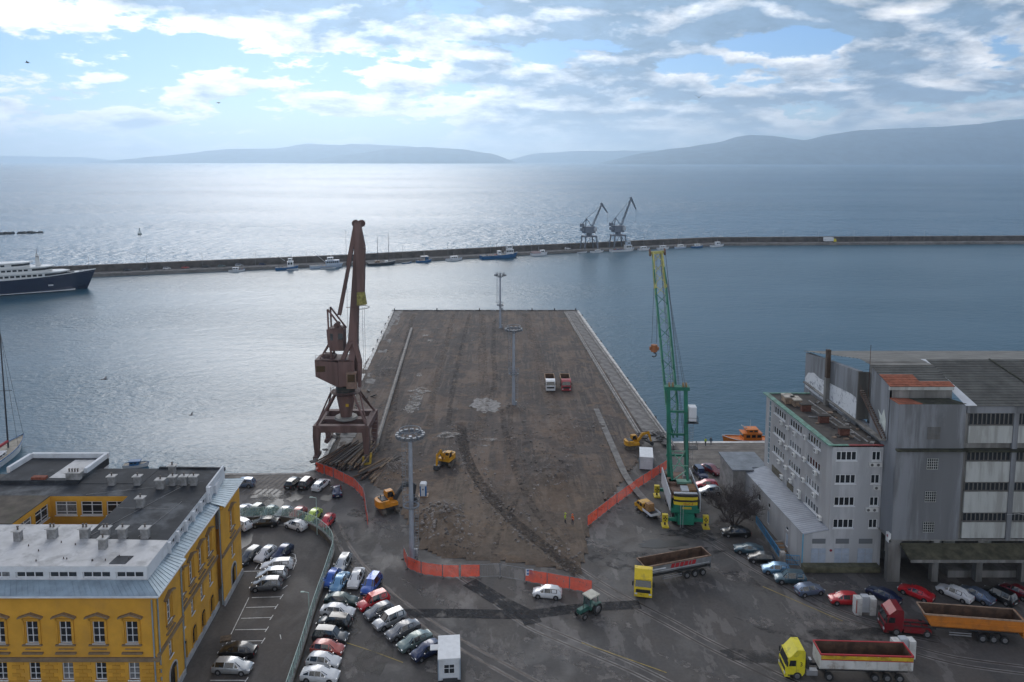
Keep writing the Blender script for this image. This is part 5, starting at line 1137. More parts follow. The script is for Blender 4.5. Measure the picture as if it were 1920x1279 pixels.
# yellow pick-up with a drum on the bed
T = truck('pickup_truck', (22.1, 124.5), 112, 'yellow pick-up with a brown bin on its flat bed', cat='pickup', group='small works vehicles'); ypk = paint('pickup_yellow', (.58, .30, .015), 0, .45)
frame(T, -5.0, -.4, .6)
c_ = MB().yprism([(0, .4), (.0, .95), (-.5, 1.12), (-1.0, 1.75), (-1.2, 1.82), (-2.5, 1.82), (-2.6, 1.7), (-2.6, .4)], -.9, .9).build('cab', ypk, T, 30)
MB().poly([(-.52, -.78, 1.16), (-.52, .78, 1.16), (-.97, .74, 1.70), (-.97, -.74, 1.70)]).build('windscreen', car_glass, c_)
MB().poly([(-2.61, -.7, 1.2), (-2.61, .7, 1.2), (-2.605, .66, 1.65), (-2.605, -.66, 1.65)]).build('rear_window', car_glass, c_)
for s_ in (-1, 1): MB().poly([(-.75, s_ * .906, 1.15), (-1.6, s_ * .906, 1.15), (-1.6, s_ * .906, 1.66), (-1.1, s_ * .906, 1.66)]).poly([(-1.7, s_ * .906, 1.15), (-2.4, s_ * .906, 1.15), (-2.4, s_ * .906, 1.66), (-1.7, s_ * .906, 1.66)]).build('side_window', car_glass, c_); MB().box((.0, s_ * .65, .7), (.06, .3, .16)).build('headlight', lamp_m, c_)
fb = MB().bx(-5.3, -2.7, -.95, .95, .75, .85).build('flat_bed', chas, T)
for a in ((-5.3, -2.7, .93, .98), (-5.3, -2.7, -.98, -.93), (-5.34, -5.3, -.98, .98)): MB().bx(*a, .72, 1.15).build('drop_side', white_r, fb)
MB().box((-3.4, 0, 1.5), (1.1, 1.3, 1.3), 0, (.9, .9)).build('bin', mat('brown_bin', (.30, .16, .06), .7, var=.3, vscale=2), T)
for x in (-.85, -4.1):
    for s_ in (-1, 1): wheel_parts(T, x, s_ * .8, .33, .22)
# old green tractor with a pale roof
TR = truck('farm_tractor', (10.2, 93.6), -140, 'old green tractor with a pale cab roof and big rear wheels', cat='tractor', group='small works vehicles'); tg = mat('tractor_green', (.03, .10, .08), .6, var=.25, vscale=2)
MB().bx(.2, 1.9, -.32, .32, .75, 1.3).box((1.9, 0, 1.0), (.12, .6, .5)).build('bonnet', tg, TR); MB().bx(-1.3, 1.7, -.24, .24, .5, .76).build('frame', chas, TR)
cbn = MB()
for x, y in ((.25, .6), (.25, -.6), (-1.1, .65), (-1.1, -.65)): cbn.bar((x, y, .9), (x * .95, y, 2.45), .09)
cbn.bx(-1.15, .3, -.66, .66, .8, 1.2); cb_o = cbn.build('cabin', tg, TR)
MB().bx(-1.32, .42, -.8, .8, 2.45, 2.6).build('cabin_roof', mat('cream_paint', (.48, .46, .38), .7, var=.15), cb_o)
MB().bx(.245, .255, -.55, .55, 1.25, 2.4).build('windscreen', mat('dusty_glass', (.10, .12, .12), .3, alpha=.6), cb_o)
for s_ in (-1, 1): wheel_parts(TR, -.75, s_ * .85, .78, .4); wheel_parts(TR, 1.45, s_ * .72, .42, .22); MB().bx(-1.3, -.2, s_ * .64, s_ * 1.08, 1.5, 1.58).build('mudguard', tg, TR)
MB().cyl((1.2, .18, 1.3), (1.2, .18, 2.1), .045).build('exhaust', chas, TR)
# ------------------------------------------------------------------ excavators
exy = mat('excavator_yellow', (.56, .27, .012), .55, var=.12, vscale=1, dirt=(.18, .10, .04), dscale=.9); exo = mat('excavator_orange', (.58, .22, .012), .5, var=.1, vscale=1, dirt=(.16, .09, .04), dscale=.9); exd = mat('excavator_dark', (.035, .038, .042), .6, var=.3, vscale=1.5); mud_t = mat('muddy_track', (.10, .085, .07), .9, var=.4, vscale=3)
def excavator(p, z, deg, turn, m, s, label, boom, armm=None, cabside=1):
    E = thing('excavator', (p[0], p[1], z), R(deg), label, 'excavator', 'excavators on the site'); armm = armm or m
    for y in (-1, 1):
        n = 8; pr_ = [(-1.75 * s, .42 * s)] ; pts = []
        for k_ in range(n + 1): a = -math.pi / 2 + math.pi * k_ / n; pts.append((1.35 * s + .42 * s * math.cos(a), .42 * s + .42 * s * math.sin(a)))
        for k_ in range(n + 1): a = math.pi / 2 + math.pi * k_ / n; pts.append((-1.35 * s + .42 * s * math.cos(a), .42 * s + .42 * s * math.sin(a)))
        t_ = MB().yprism(pts, (y * 1.02 - .28) * s, (y * 1.02 + .28) * s).build('track', mud_t, E); q_ = MB()
        for k_ in range(12): q_.box(((-1.5 + k_ * .27) * s, y * 1.02 * s, .855 * s), (.1 * s, .58 * s, .05 * s))
        q_.build('track_pad', exd, t_)
    MB().box((0, 0, .6 * s), (1.8 * s, 1.6 * s, .4 * s)).cyl((0, 0, .78 * s), (0, 0, .95 * s), .6 * s, .6 * s, 14).build('undercarriage', exd, E)
    H_ = MB().prism([(x * s, y * s) for x, y in ((1.2, -1.15), (1.2, 1.15), (-1.3, 1.15), (-1.75, .8), (-1.9, 0), (-1.75, -.8), (-1.3, -1.15))], .95 * s, 1.45 * s).prism([(x * s, y * s) for x, y in ((-.15, -1.15), (-.15, 1.15), (-1.3, 1.15), (-1.75, .8), (-1.9, 0), (-1.75, -.8), (-1.3, -1.15))], 1.45 * s, 1.95 * s).build('upper_body', m, E, rz=turn)
    MB().box((-.75 * s, 0, 2.0 * s), (1.0 * s, 1.6 * s, .12 * s)).cyl((-.9 * s, .5 * s, 1.95 * s), (-.9 * s, .5 * s, 2.35 * s), .07 * s).build('engine_cover', exd, H_)
    cb = MB().yprism([(-.1 * s, 1.4 * s), (1.25 * s, 1.4 * s), (1.3 * s, 2.0 * s), (1.0 * s, 2.75 * s), (-.1 * s, 2.75 * s)], cabside * .25 * s, cabside * 1.12 * s).build('cab', m, H_)
    for y in (cabside * .24 * s, cabside * 1.13 * s): MB().poly([(.1 * s, y, 1.75 * s), (1.15 * s, y, 1.75 * s), (.92 * s, y, 2.6 * s), (.1 * s, y, 2.6 * s)]).build('cab_window', car_glass, cb)
    MB().poly([(1.312 * s, cabside * .32 * s, 1.95 * s), (1.312 * s, cabside * 1.05 * s, 1.95 * s), (1.05 * s, cabside * 1.05 * s, 2.66 * s), (1.05 * s, cabside * .32 * s, 2.66 * s)]).build('cab_window', car_glass, cb)
    pts = [Vector((x * s, -cabside * .2 * s, z_ * s)) for x, z_ in boom]
    bo = MB()
    for a, b in zip(pts[:3], pts[1:3]): bo.tbar(a, b, .34 * s, .55 * s, .34 * s, .5 * s)
    bo.cyl(pts[1] - Vector((0, .2 * s, 0)), pts[1] + Vector((0, .2 * s, 0)), .3 * s); bo.build('boom', armm, H_)
    ar = MB().tbar(pts[2] + (pts[2] - pts[3]) * .12, pts[3], .28 * s, .5 * s, .24 * s, .3 * s).build('dipper_arm', armm, H_)
    MB().cyl(pts[0] * .55 + pts[1] * .45 + Vector((.25 * s, .2 * s, -.3 * s)), pts[0] + Vector((.5 * s, .2 * s, -.25 * s)), .07 * s).cyl(pts[1] + Vector((0, 0, .45 * s)), pts[2] + Vector((0, 0, .3 * s)), .07 * s).build('hydraulic_ram', exd, H_)
    e = pts[3]; n = 6; prof = [(e.x + .25 * s, e.z + .05 * s), (e.x - .35 * s, e.z + .1 * s)] + [(e.x - .45 * s + .75 * s * (1 - math.cos(math.pi * .5 * k_ / n)) * .9, e.z - .1 * s - .75 * s * math.sin(math.pi * .5 * k_ / n)) for k_ in range(n + 1)] + [(e.x + .45 * s, e.z - .6 * s)]
    MB().yprism(prof, e.y - .5 * s, e.y + .5 * s).build('bucket', exd, H_)
    return E
excavator((-12.9, 142.3), .2, -100, R(-14), exy, 1.05, 'yellow excavator digging in the middle of the pier', ((1.0, 1.5), (2.1, 3.3), (3.2, 2.9), (3.5, 1.0)))
excavator((-21.4, 122.9), .15, -62, R(95), exo, 1.15, 'orange excavator with a dark folded boom beside the portable toilet', ((1.0, 1.5), (2.6, 3.4), (4.4, 2.8), (4.2, 1.1)), exd)
excavator((25.2, 150.6), .2, -8, R(22), exy, .95, 'small yellow excavator reaching over broken slabs at the pier corner', ((1.0, 1.4), (2.2, 3.1), (3.6, 3.3), (4.3, 1.2)))

# ------------------------------------------------------------------ brown portal crane on the left of the pier
cr = mat('oxide_brown_paint', (.150, .088, .078), .7, var=.15, vscale=.35, dirt=(.06, .036, .03), dscale=.4, damt=.6, streak=True)
cr2 = mat('oxide_dark_paint', (.105, .062, .056), .75, var=.2, vscale=.5)
cable_m = mat('steel_cable', (.03, .03, .032), .6)
netm = mat('yellow_net', (.22, .20, .06), .9, var=.4, vscale=3)
CX, CY = -34.4, 150.2
K = thing('portal_crane', (CX, CY, 0), 0, 'rust brown portal crane with folded jib standing over the timber stack', 'crane')
for sx, sy in ((-1, -1), (1, -1), (1, 1), (-1, 1)):
    x, y = sx * 5.0, sy * 4.6
    MB().tbar((x, y, .9), (x, y, 4.6), .9, .9, 1.3, 1.3).tbar((x, y, 4.6), (x * .97, y, 6.6), 1.3, 1.3, 1.5, 1.4).build('leg', cr, K)
    bo_ = MB().bx(x - .45, x + .45, y - 1.7, y + 1.7, .35, 1.0).build('bogie', cr2, K)
    for k_ in (-1.1, 1.1): MB().cyl((x - .2, y + k_, .36), (x + .2, y + k_, .36), .36, .36, 12).build('bogie_wheel', steel, bo_)
for sy in (-1, 1): MB().bx(-5.6, 5.6, sy * 4.6 - .6, sy * 4.6 + .6, 5.6, 7.0).build('portal_beam', cr, K)
for sx in (-1, 1): MB().bx(sx * 5.0 - .55, sx * 5.0 + .55, -4.0, 4.0, 5.65, 6.95).build('portal_beam', cr2, K)
MB().bx(-4.4, 4.4, -.9, .9, 5.7, 6.9).build('cross_beam', cr2, K)
MB().cyl((0, 0, 6.9), (0, 0, 7.3), 2.4, 2.2, 18).build('column_foot', mat('pale_ring', (.20, .19, .17), .7), K)
MB().cyl((0, 0, 7.3), (0, 0, 12.2), 1.15, 2.0, 18).build('column', cr, K, 50)
for sx, sy in ((-1, -1), (1, -1), (1, 1), (-1, 1)):
    MB().cyl((sx * 5.0, sy * 4.5, 7.0), (sx * 1.8, sy * 1.5, 12.5), .26, .22, 10).build('strut', cr, K)
    MB().cyl((sx * 5.0, sy * 4.3, 7.0), (sx * 3.0, sy * .4, 12.4), .18, .16, 8).build('strut', cr, K)
MB().cyl((0, 0, 12.2), (0, 0, 12.6), 2.6, 3.1, 22).build('slewing_platform', cr2, K)
rl = MB().torus((0, 0, 13.5), 3.1, .035, 24, 4).torus((0, 0, 13.0), 3.1, .03, 24, 4)
for k_ in range(16): a = 2 * math.pi * k_ / 16; rl.bar((3.1 * math.cos(a), 3.1 * math.sin(a), 12.5), (3.1 * math.cos(a), 3.1 * math.sin(a), 13.5), .04)
rl.build('platform_railing', cr, K)
MB().cyl((0, 0, 12.6), (0, 0, 13.9), 2.0, 1.9, 18).build('slewing_ring', mat('grease_black', (.015, .02, .018), .4), K)
MB().xprism([(-2.2, 14.2), (2.6, 14.2), (2.6, 19.4), (-2.2, 19.4)], -.9, 1.6).yprism([(-5.6, 16.2), (-1.0, 13.9), (-1.0, 19.2), (-5.7, 19.6)], -2.0, 2.2).build('machine_house', cr, K)
MB().bx(-5.75, -5.68, -1.3, 1.2, 17.4, 18.5).bx(-5.4, -3.6, -2.04, -2.0, 17.2, 18.4).build('house_window', glass_d, K)
pl = MB().bx(-5.6, 1.5, -2.2, 2.4, 19.6, 19.75)
for x in (-5.5, -3.6, -1.8): pl.bar((x, -2.1, 19.7), (x, -2.1, 20.7), .05)
pl.bar((-5.5, -2.1, 20.7), (-1.6, -2.1, 20.7), .05).box((-3.6, .3, 20.1), (1.8, 1.8, .8)).cyl((-2.2, -1, 20), (-2.2, 1, 20), .4, .4, 10); pl.build('upper_deck', cr2, K)
MB().yprism([(.9, 14.0), (2.9, 14.0), (2.9, 17.4), (.9, 17.4)], -3.2, -2.0).build('driver_cab', mat('cab_tan', (.20, .13, .10), .7, var=.15), K)
MB().bx(1.15, 2.65, -3.23, -3.2, 15.4, 17.0).bx(2.9, 2.93, -3.0, -2.2, 15.4, 17.0).build('cab_window', glass_d, K)
MB().yprism([(-3.1, 22.5), (-2.4, 21.4), (.1, 21.4), (.1, 25.8), (-3.3, 25.8)], -1.4, 1.4).build('counterweight_house', cr, K)
MB().bx(-.95, .0, -1.44, -1.4, 23.8, 25.0).bx(-2.6, -2.0, -1.43, -1.4, 23.6, 25.0).build('house_window', glass_d, K)
for y in (-1.2, 1.2):
    MB().bar((-2.0, y, 14.8), (-2.9, y, 25.7), .38, .5).bar((-2.9, y, 25.7), (-3.0, y, 30.0), .3).bar((-3.0, y, 30.0), (.2, y, 25.6), .3).bar((-3.0, y, 22.8), (-4.8, y, 19.7), .25).build('a_frame', cr, K)
wn = MB().bx(-2.6, -.1, -1.5, 1.5, 25.8, 26.1); wn.cyl((-1.4, -1, 26.6), (-1.4, 1, 26.6), .5, .5, 10); wn.build('winch', cr2, K)
# boom: a fork below, one tapering box above
for y in (-1.75, 1.75):
    MB().tbar((1.8, y, 14.0), (1.7, y * .98, 19.4), .62, .9, .75, 1.2).tbar((1.7, y * .98, 19.4), (2.2, y * .12, 23.6), .75, 1.2, .95, 1.3).build('boom_foot', cr, K)
for x0 in (-.6, 3.2):
    MB().tbar((x0, -1.4, 13.9), (x0 + (.3 if x0 < 0 else .2), -1.4, 19.2), .6, .9, .8, 1.0, (1, 0, 0)).tbar((x0 + (.3 if x0 < 0 else .2), -1.4, 19.2), (1.9 + (-.35 if x0 < 0 else .35), -1.0, 23.4), .8, 1.0, .95, 1.2, (1, 0, 0)).build('boom_foot', cr, K)
MB().tbar((1.9, -.6, 22.4), (2.5, -.1, 33), 1.9, 1.6, 1.5, 1.4, (1, 0, 0)).tbar((2.5, -.1, 33), (3.3, .4, 47.2), 1.5, 1.4, .9, 1.0, (1, 0, 0)).build('boom', cr, K)
MB().cyl((2.7, .4, 47.3), (2.7, .9, 47.3), .75, .75, 14).cyl((3.9, .4, 47.3), (3.9, .9, 47.3), .75, .75, 14).build('head_sheave', cr2, K)
MB().tbar((3.4, -.7, 47.6), (4.0, -1.0, 42.6), 1.1, 1.0, 1.75, 1.4, (1, 0, 0)).tbar((4.0, -1.0, 42.6), (3.9, -1.4, 32.4), 1.75, 1.4, 1.35, 1.1, (1, 0, 0)).build('folded_jib', cr, K)
MB().tbar((3.9, -1.42, 33.6), (4.1, -1.6, 31.0), 1.45, 1.2, 1.8, 1.5, (1, 0, 0)).build('jib_net', netm, K)
MB().torus((3.6, -1.2, 30.4), 1.9, .06, 14, 4).bar((.8, -1.2, 30.4), (2.0, -1.2, 30.4), .3, .08).build('walkway_ring', cr2, K)
MB().tbar((2.9, .2, 46.6), (-.9, 0, 28.6), .75, .6, .9, .7, (0, 1, 0)).tbar((2.6, .2, 47), (1.0, .2, 38.8), .5, .5, .6, .6, (0, 1, 0)).build('luffing_tie', cr, K)
for a, b in (((4.5, -1.5, 30.5), (4.6, -1.6, 15)), ((3.2, -1.5, 30.5), (3.4, -1.6, 14.5)), ((4.1, -1.5, 30.5), (4.2, -1.6, 14)), ((-.9, 1, 28), (2.8, .4, 47)), ((1.0, -.9, 46), (1.0, -1.2, 24))): MB().cyl(a, b, .03, .03, 5).build('cable', cable_m, K)
for (x0, x1) in ((5.3, 6.4),):
    sc_ = MB()
    for k_ in range(9): sc_.bx(x0, x1, -3.6 + k_ * .55, -3.2 + k_ * .55, .8 + k_ * .62, .86 + k_ * .62)
    sc_.bar((x0, -3.6, .8), (x0, 1.2, 6.2), .06, .2).bar((x1, -3.6, .8), (x1, 1.2, 6.2), .06, .2).bar((x1, -3.6, 1.8), (x1, 1.2, 7.2), .05).build('ladder', cr2, K)
MB().bx(.4, 1.0, -2.05, -2.0, 9.9, 10.5).build('warning_plate', mat('plate_yellow', (.45, .28, .02), .6), K)

# ------------------------------------------------------------------ green mobile harbour crane
gr = mat('crane_green', (.012, .155, .095), .55, var=.15, vscale=.5, dirt=(.02, .07, .05), dscale=.6); grp = mat('crane_pale_green', (.16, .33, .24), .6, var=.2, vscale=.6); yl = mat('crane_yellow', (.58, .44, .02), .6, var=.15, vscale=.8); ylp = mat('crane_faded_yellow', (.42, .40, .14), .7, var=.3, vscale=.7); bk = mat('crane_black', (.018, .018, .02), .6); whp = mat('crane_grey_panel', (.40, .42, .44), .6, var=.08); rst = mat('deck_rust', (.14, .085, .06), .85, var=.5, vscale=.9)
M = thing('mobile_crane', (28.9, 122.4, 0), R(-4), 'green mobile harbour crane with yellow striped cab end and lattice boom', 'crane')
for y in (-3.4, -2.0, 2.4, 3.8):
    for s_ in (-1, 1): wheel_parts(M, s_ * 1.75, y, .75, .55, 'wheel').rotation_euler.z = R(90)
MB().bx(-1.6, 1.6, -5.0, 6.4, .7, 1.7).bx(-1.3, 1.3, -5.6, -5.0, .55, 2.4).build('chassis', gr, M)
MB().cyl((0, 0, 1.7), (0, 0, 2.3), 1.6, 1.6, 18).build('slewing_ring', bk, M)
MB().bx(-2.3, 2.3, -5.0, 6.2, 2.3, 3.0).build('turntable', gr, M)
for s_ in (-1, 1): MB().bx(s_ * 2.42 - .08, s_ * 2.42 + .08, -4.6, 6.2, 2.4, 5.3).build('side_panel', whp, M)
MB().bx(-2.3, 2.3, -4.4, 6.0, 4.5, 4.6).build('machine_deck', rst, M)
for i, (x, y, a, b, c_, m) in enumerate(((-1.3, -2.6, 1.4, 1.6, .6, rst), (.2, -2.4, 1.2, 2.0, .8, whp), (1.5, -1.6, 1.3, 2.4, .7, mat('deck_brown', (.20, .11, .05), .8, var=.3)), (-1.4, 1.4, 1.5, 2.2, .5, rst), (.5, -3.6, 2.4, .7, .4, mat('deck_pink', (.25, .14, .13), .8)), (-1.6, 4.4, 1.2, 1.5, .5, rst), (1.4, 3.8, 1.2, 1.8, .6, chm))): MB().box((x, y, 4.6 + c_ / 2), (a, b, c_)).build('machine_unit', m, M)
# striped tail end
for k_, (z0, z1, m, d_) in enumerate(((3.0, 3.8, gr, .75), (3.8, 4.3, yl, .82), (4.3, 4.7, bk, .70), (4.7, 5.15, yl, .86), (5.15, 5.5, bk, .70), (2.3, 3.0, gr, .5))):
    MB().prism([(-1.95, -4.62), (-1.9, -4.62 - d_ * .7), (-1.0, -4.62 - d_), (1.0, -4.62 - d_), (1.9, -4.62 - d_ * .7), (1.95, -4.62)], z0, z1).build('tail_band', m, M)
MB().bx(-1.9, 1.9, -4.9, -4.4, 5.5, 5.62).build('tail_cap', whp, M)
def text_mesh(body, size, m, parent, loc, rot, name='lettering'):
    cu = bpy.data.curves.new(name, 'FONT'); cu.body = body; cu.size = size; cu.align_x = 'CENTER'; cu.extrude = .01
    tmp = bpy.data.objects.new(name, cu); col.objects.link(tmp); dg = bpy.context.evaluated_depsgraph_get(); me = bpy.data.meshes.new_from_object(tmp.evaluated_get(dg)); bpy.data.objects.remove(tmp)
    me.materials.clear(); me.materials.append(m); o = bpy.data.objects.new(name, me); col.objects.link(o); o.parent = parent; o.location = loc; o.rotation_euler = rot; return o
text_mesh('3', .7, bk, CAB3, (-1.75, 1.235, 1.75), (R(90), 0, R(180)))
text_mesh('MHC-8', .52, red_line, M, (.35, -5.47, 3.86), (R(90), 0, 0))
for k_ in range(2): MB().bx(-.6, .9, -5.42, -5.38, 3.15 + k_ * .2, 3.28 + k_ * .2).build('yellow_mark', yl, M)
# outriggers: beams, yellow ends and foot plates
for sx, sy in ((-1, -1), (1, -1), (-1, 1), (1, 1)):
    y = -5.0 if sy < 0 else 6.0
    MB().bar((sx * 1.2, y, 1.2), (sx * 3.3, y, 1.2), .5, .5).build('outrigger', gr, M)
    b_ = MB().bx(sx * 3.3 - .45, sx * 3.3 + .45, y - .3, y + .3, .75, 2.0).build('outrigger_jack', yl, M)
    MB().bx(sx * 3.3 - .33, sx * 3.3 - .07, y - .32, y - .30, 1.25, 1.45).bx(sx * 3.3 + .07, sx * 3.3 + .33, y - .32, y - .30, 1.25, 1.45).bx(sx * 3.3 - .1, sx * 3.3 + .1, y - .32, y - .30, 1.5, 1.75).bx(sx * 3.3 - .1, sx * 3.3 + .1, y - .32, y - .30, .95, 1.2).build('jack_mark', bk, b_)
    MB().cyl((sx * 3.3, y, .2), (sx * 3.3, y, .8), .16, .16, 8).build('jack_ram', chas, M)
    MB().bx(sx * 3.3 - .55, sx * 3.3 + .55, y - .95, y + .75, .02, .2).build('foot_plate', yl, M)
MB().bar((-.9, -5.7, .1), (-.9, -5.7, 4.0), .05).bar((-.5, -5.7, .1), (-.5, -5.7, 4.0), .05).build('ladder_rail', whp, M)
# tower: two tall green legs with cross bars, then braced rear frame
for s_ in (-1, 1):
    MB().tbar((s_ * 1.5, 3.6, 4.6), (s_ * 1.5 - .5, 3.9, 20.6), .75, .75, .6, .6, (1, 0, 0)).build('tower_leg', gr, M)
    MB().bar((s_ * 1.3, 1.3, 4.6), (s_ * 1.45 - .3, 3.2, 12.5), .36).build('rear_leg', gr, M)
for z in (8.6, 12.4, 16.5): MB().bar((-2.1 + .0 * z, 3.75, z), (1.3, 3.75, z), .3, .36).build('cross_bar', gr, M)
MB().bx(-2.7, 1.6, 3.2, 4.6, 20.4, 21.0).build('tower_head', gr, M)
for x in (-2.0, -1.4, .4, .9): MB().cyl((x, 3.6, 21.3), (x + .25, 3.6, 21.3), .45, .45, 12).build('head_sheave', mat('sheave_tan', (.25, .17, .08), .7), M)
for a, b in (((-1.2, 1.9, 6.4), (1.1, 3.0, 9.8)), ((1.2, 1.9, 6.4), (-1.3, 3.0, 9.8)), ((-1.3, 1.4, 5.0), (1.3, 1.8, 6.8)), ((1.4, 1.6, 7.6), (-1.4, 1.6, 7.6)), ((1.4, 2.6, 9.8), (-1.5, 2.6, 9.8))): MB().bar(a, b, .14).build('brace', grp, M)
MB().bx(-1.9, 1.9, .7, 1.9, 4.7, 5.1).build('frame_base', grp, M)
for z in (10.0, 14.6): 
    g_ = MB().bx(1.2, 3.2, 3.0, 4.6, z, z + .08)
    for x, y in ((3.15, 3.05), (3.15, 4.5), (1.3, 3.05)): g_.bar((x, y, z), (x, y, z + 1.0), .05)
    g_.bar((1.3, 3.05, z + 1), (3.15, 3.05, z + 1), .05).bar((3.15, 3.05, z + 1), (3.15, 4.5, z + 1), .05); g_.build('walkway', chas, M)
MB().bx(1.6, 2.9, 3.4, 5.0, 14.9, 17.4).build('driver_cab', mat('cab_white', (.66, .67, .68), .5), M); MB().bx(1.75, 2.75, 5.0, 5.03, 15.6, 17.0).bx(2.9, 2.93, 3.7, 4.8, 15.7, 17.0).build('cab_window', glass_d, M)
st_ = MB()
for k_ in range(22): st_.bx(1.75, 2.35, 3.2, 3.25, 5 + k_ * .42, 5.05 + k_ * .42)
st_.bar((1.75, 3.2, 4.6), (1.75, 3.2, 14.5), .05).bar((2.35, 3.2, 4.6), (2.35, 3.2, 14.5), .05).build('ladder', chm, M)
# lattice boom leaning out over the water
B0, B1 = Vector((-.5, 4.6, 11.5)), Vector((-3.2, 13.5, 43.2))
bd = (B1 - B0); ba = bd.normalized(); bu = Vector((1, 0, 0)); bu = (bu - ba * ba.dot(bu)).normalized(); bv = ba.cross(bu)
def bc(t, i):
    hw_ = (.95 if t < .9 else .95 - (t - .9) * 1.5) * min(1, .35 + t * 4); hh_ = .8 * min(1, .35 + t * 4) * (1 if t < .92 else .7)
    return B0 + bd * t + bu * hw_ * (1 if i in (1, 2) else -1) + bv * hh_ * (1 if i in (2, 3) else -1)
NB_ = 17
for i in range(4):
    c_ = MB()
    for k_ in range(NB_): c_.bar(bc(k_ / NB_, i), bc((k_ + 1) / NB_, i), .2)
    c_.build('boom_chord', gr if i in (0, 1) else grp, M)
for k_ in range(NB_):
    l_ = MB(); m = ylp if k_ > 12 else (grp if k_ % 3 else gr)
    for i in range(4):
        j = (i + 1) % 4; a, b = (bc(k_ / NB_, i), bc((k_ + 1) / NB_, j)) if k_ % 2 else (bc(k_ / NB_, j), bc((k_ + 1) / NB_, i)); l_.bar(a, b, .09)
    l_.build('boom_lacing', m, M)
for i in range(4): MB().bar(bc(.80, i), bc(1.0, i), .25).build('boom_head_chord', ylp, M)
MB().bar(B1 + bu * -1.5, B1 + bu * 1.5, .4, .5).build('boom_head', ylp, M)
for s_ in (-1, 1): MB().cyl(B1 + bu * (s_ * 1.35 - .12) - bv * .2, B1 + bu * (s_ * 1.35 + .12) - bv * .2, .65, .65, 14).build('head_sheave', mat('sheave_brown', (.13, .07, .05), .7), M)
hk = B1 + bu * -1.2; hk = Vector((hk.x + 1.0, hk.y, hk.z)); hz_ = 24.6
for dx in (-.15, .15): MB().cyl((hk.x + dx, hk.y, hk.z), (hk.x + dx * 3, hk.y, hz_ + 1.6), .035, .035, 5).build('hoist_rope', cable_m, M)
hb = MB().cyl((hk.x, hk.y, hz_), (hk.x, hk.y, hz_ + 1.3), .6, .6, 12).bx(hk.x - .85, hk.x + .85, hk.y - .3, hk.y + .3, hz_ + .3, hz_ + .9).build('hook_block', mat('hook_orange', (.30, .11, .04), .7, var=.3, vscale=1), M); MB().torus((hk.x, hk.y, hz_ - .6), .4, .12, 10, 5, 'y', (-2.4, 1.6)).bar((hk.x, hk.y, hz_), (hk.x, hk.y, hz_ - .4), .14).build('hook', bk, hb)
for x, y in ((-1.6, 3.6), (-1.2, 3.6), (.5, 3.6), (.8, 3.6)):
    MB().cyl((x, y, 21.5), B1 + bu * (.9 if x > 0 else .5) + bv * .1, .03, .03, 5).build('luffing_rope', cable_m, M)
for x in (1.3, 1.6): MB().cyl((x, 1.5, 5), B1 + bu * 1.5, .03, .03, 5).build('luffing_rope', cable_m, M)

# ------------------------------------------------------------------ the long mole
mole_c = mat('mole_concrete', (.20, .185, .17), .9, var=.25, vscale=.12, dirt=(.09, .08, .07), dscale=.1, damt=.6)
wall_d = mat('mole_wall_stone', (.085, .075, .068), .95, var=.4, vscale=.25, dirt=(.11, .09, .075), dscale=.15, damt=.5)
def offs(P, d_):
    out = []
    for i, p in enumerate(P):
        a = Vector((*P[max(i - 1, 0)], 0)); b = Vector((*P[min(i + 1, len(P) - 1)], 0)); t_ = (b - a).normalized(); out.append((p[0] - t_.y * d_, p[1] + t_.x * d_))
    return out
def band(P, d0, d1, z0, z1, name, m):
    a, b = offs(P, d0), offs(P, d1); mb_ = MB(); n = len(P)
    for i in range(n - 1):
        q_ = [a[i], a[i + 1], b[i + 1], b[i]]; vs_ = [(x, y, z0) for x, y in q_] + [(x, y, z1) for x, y in q_]
        mb_.add(vs_, [(4, 5, 6, 7), (0, 1, 5, 4), (2, 3, 7, 6), (3, 2, 1, 0)])
    return mb_.build(name, m)
tag(band(MOLE, 0, 9, -6, -.6, 'mole_quay', mole_c), kind='structure')
tag(band(MOLE, .3, .9, -.6, -.35, 'mole_kerb', conc), kind='structure')
tag(band(MOLE, 8.5, 12.0, -.6, 3.1, 'mole_wall', wall_d), 'long dark stone wall along the sea side of the mole', 'wall')
tag(band(MOLE, 12.5, 19, -6, -.2, 'mole_rocks', wall_d), kind='structure')
def mole_at(x, d_=0.0):
    P = offs(MOLE, d_)
    for (ax, ay), (bx_, by) in zip(P, P[1:]):
        if ax <= x <= bx_: t_ = (x - ax) / (bx_ - ax); return (x, ay + (by - ay) * t_), math.atan2(by - ay, bx_ - ax)
    return (x, 400), 0
lm_ = MB().cyl((0, 0, 0), (0, 0, 8.5), .09, .06, 6).bar((0, 0, 8.4), (0, -1.2, 8.6), .06).box((0, -1.3, 8.6), (.25, .6, .1)).mesh('street_lamp', mat('lamp_post_grey', (.20, .20, .20), .6))
for k_ in range(22):
    p, a = mole_at(-230 + k_ * 27, 7.8); o = bpy.data.objects.new('street_lamp', lm_); col.objects.link(o); o.location = (p[0], p[1], -.6); o.rotation_euler.z = a; tag(o, ORD[k_] + ' thin lamp post from the left along the mole wall', 'street lamp', 'lamp posts along the mole')
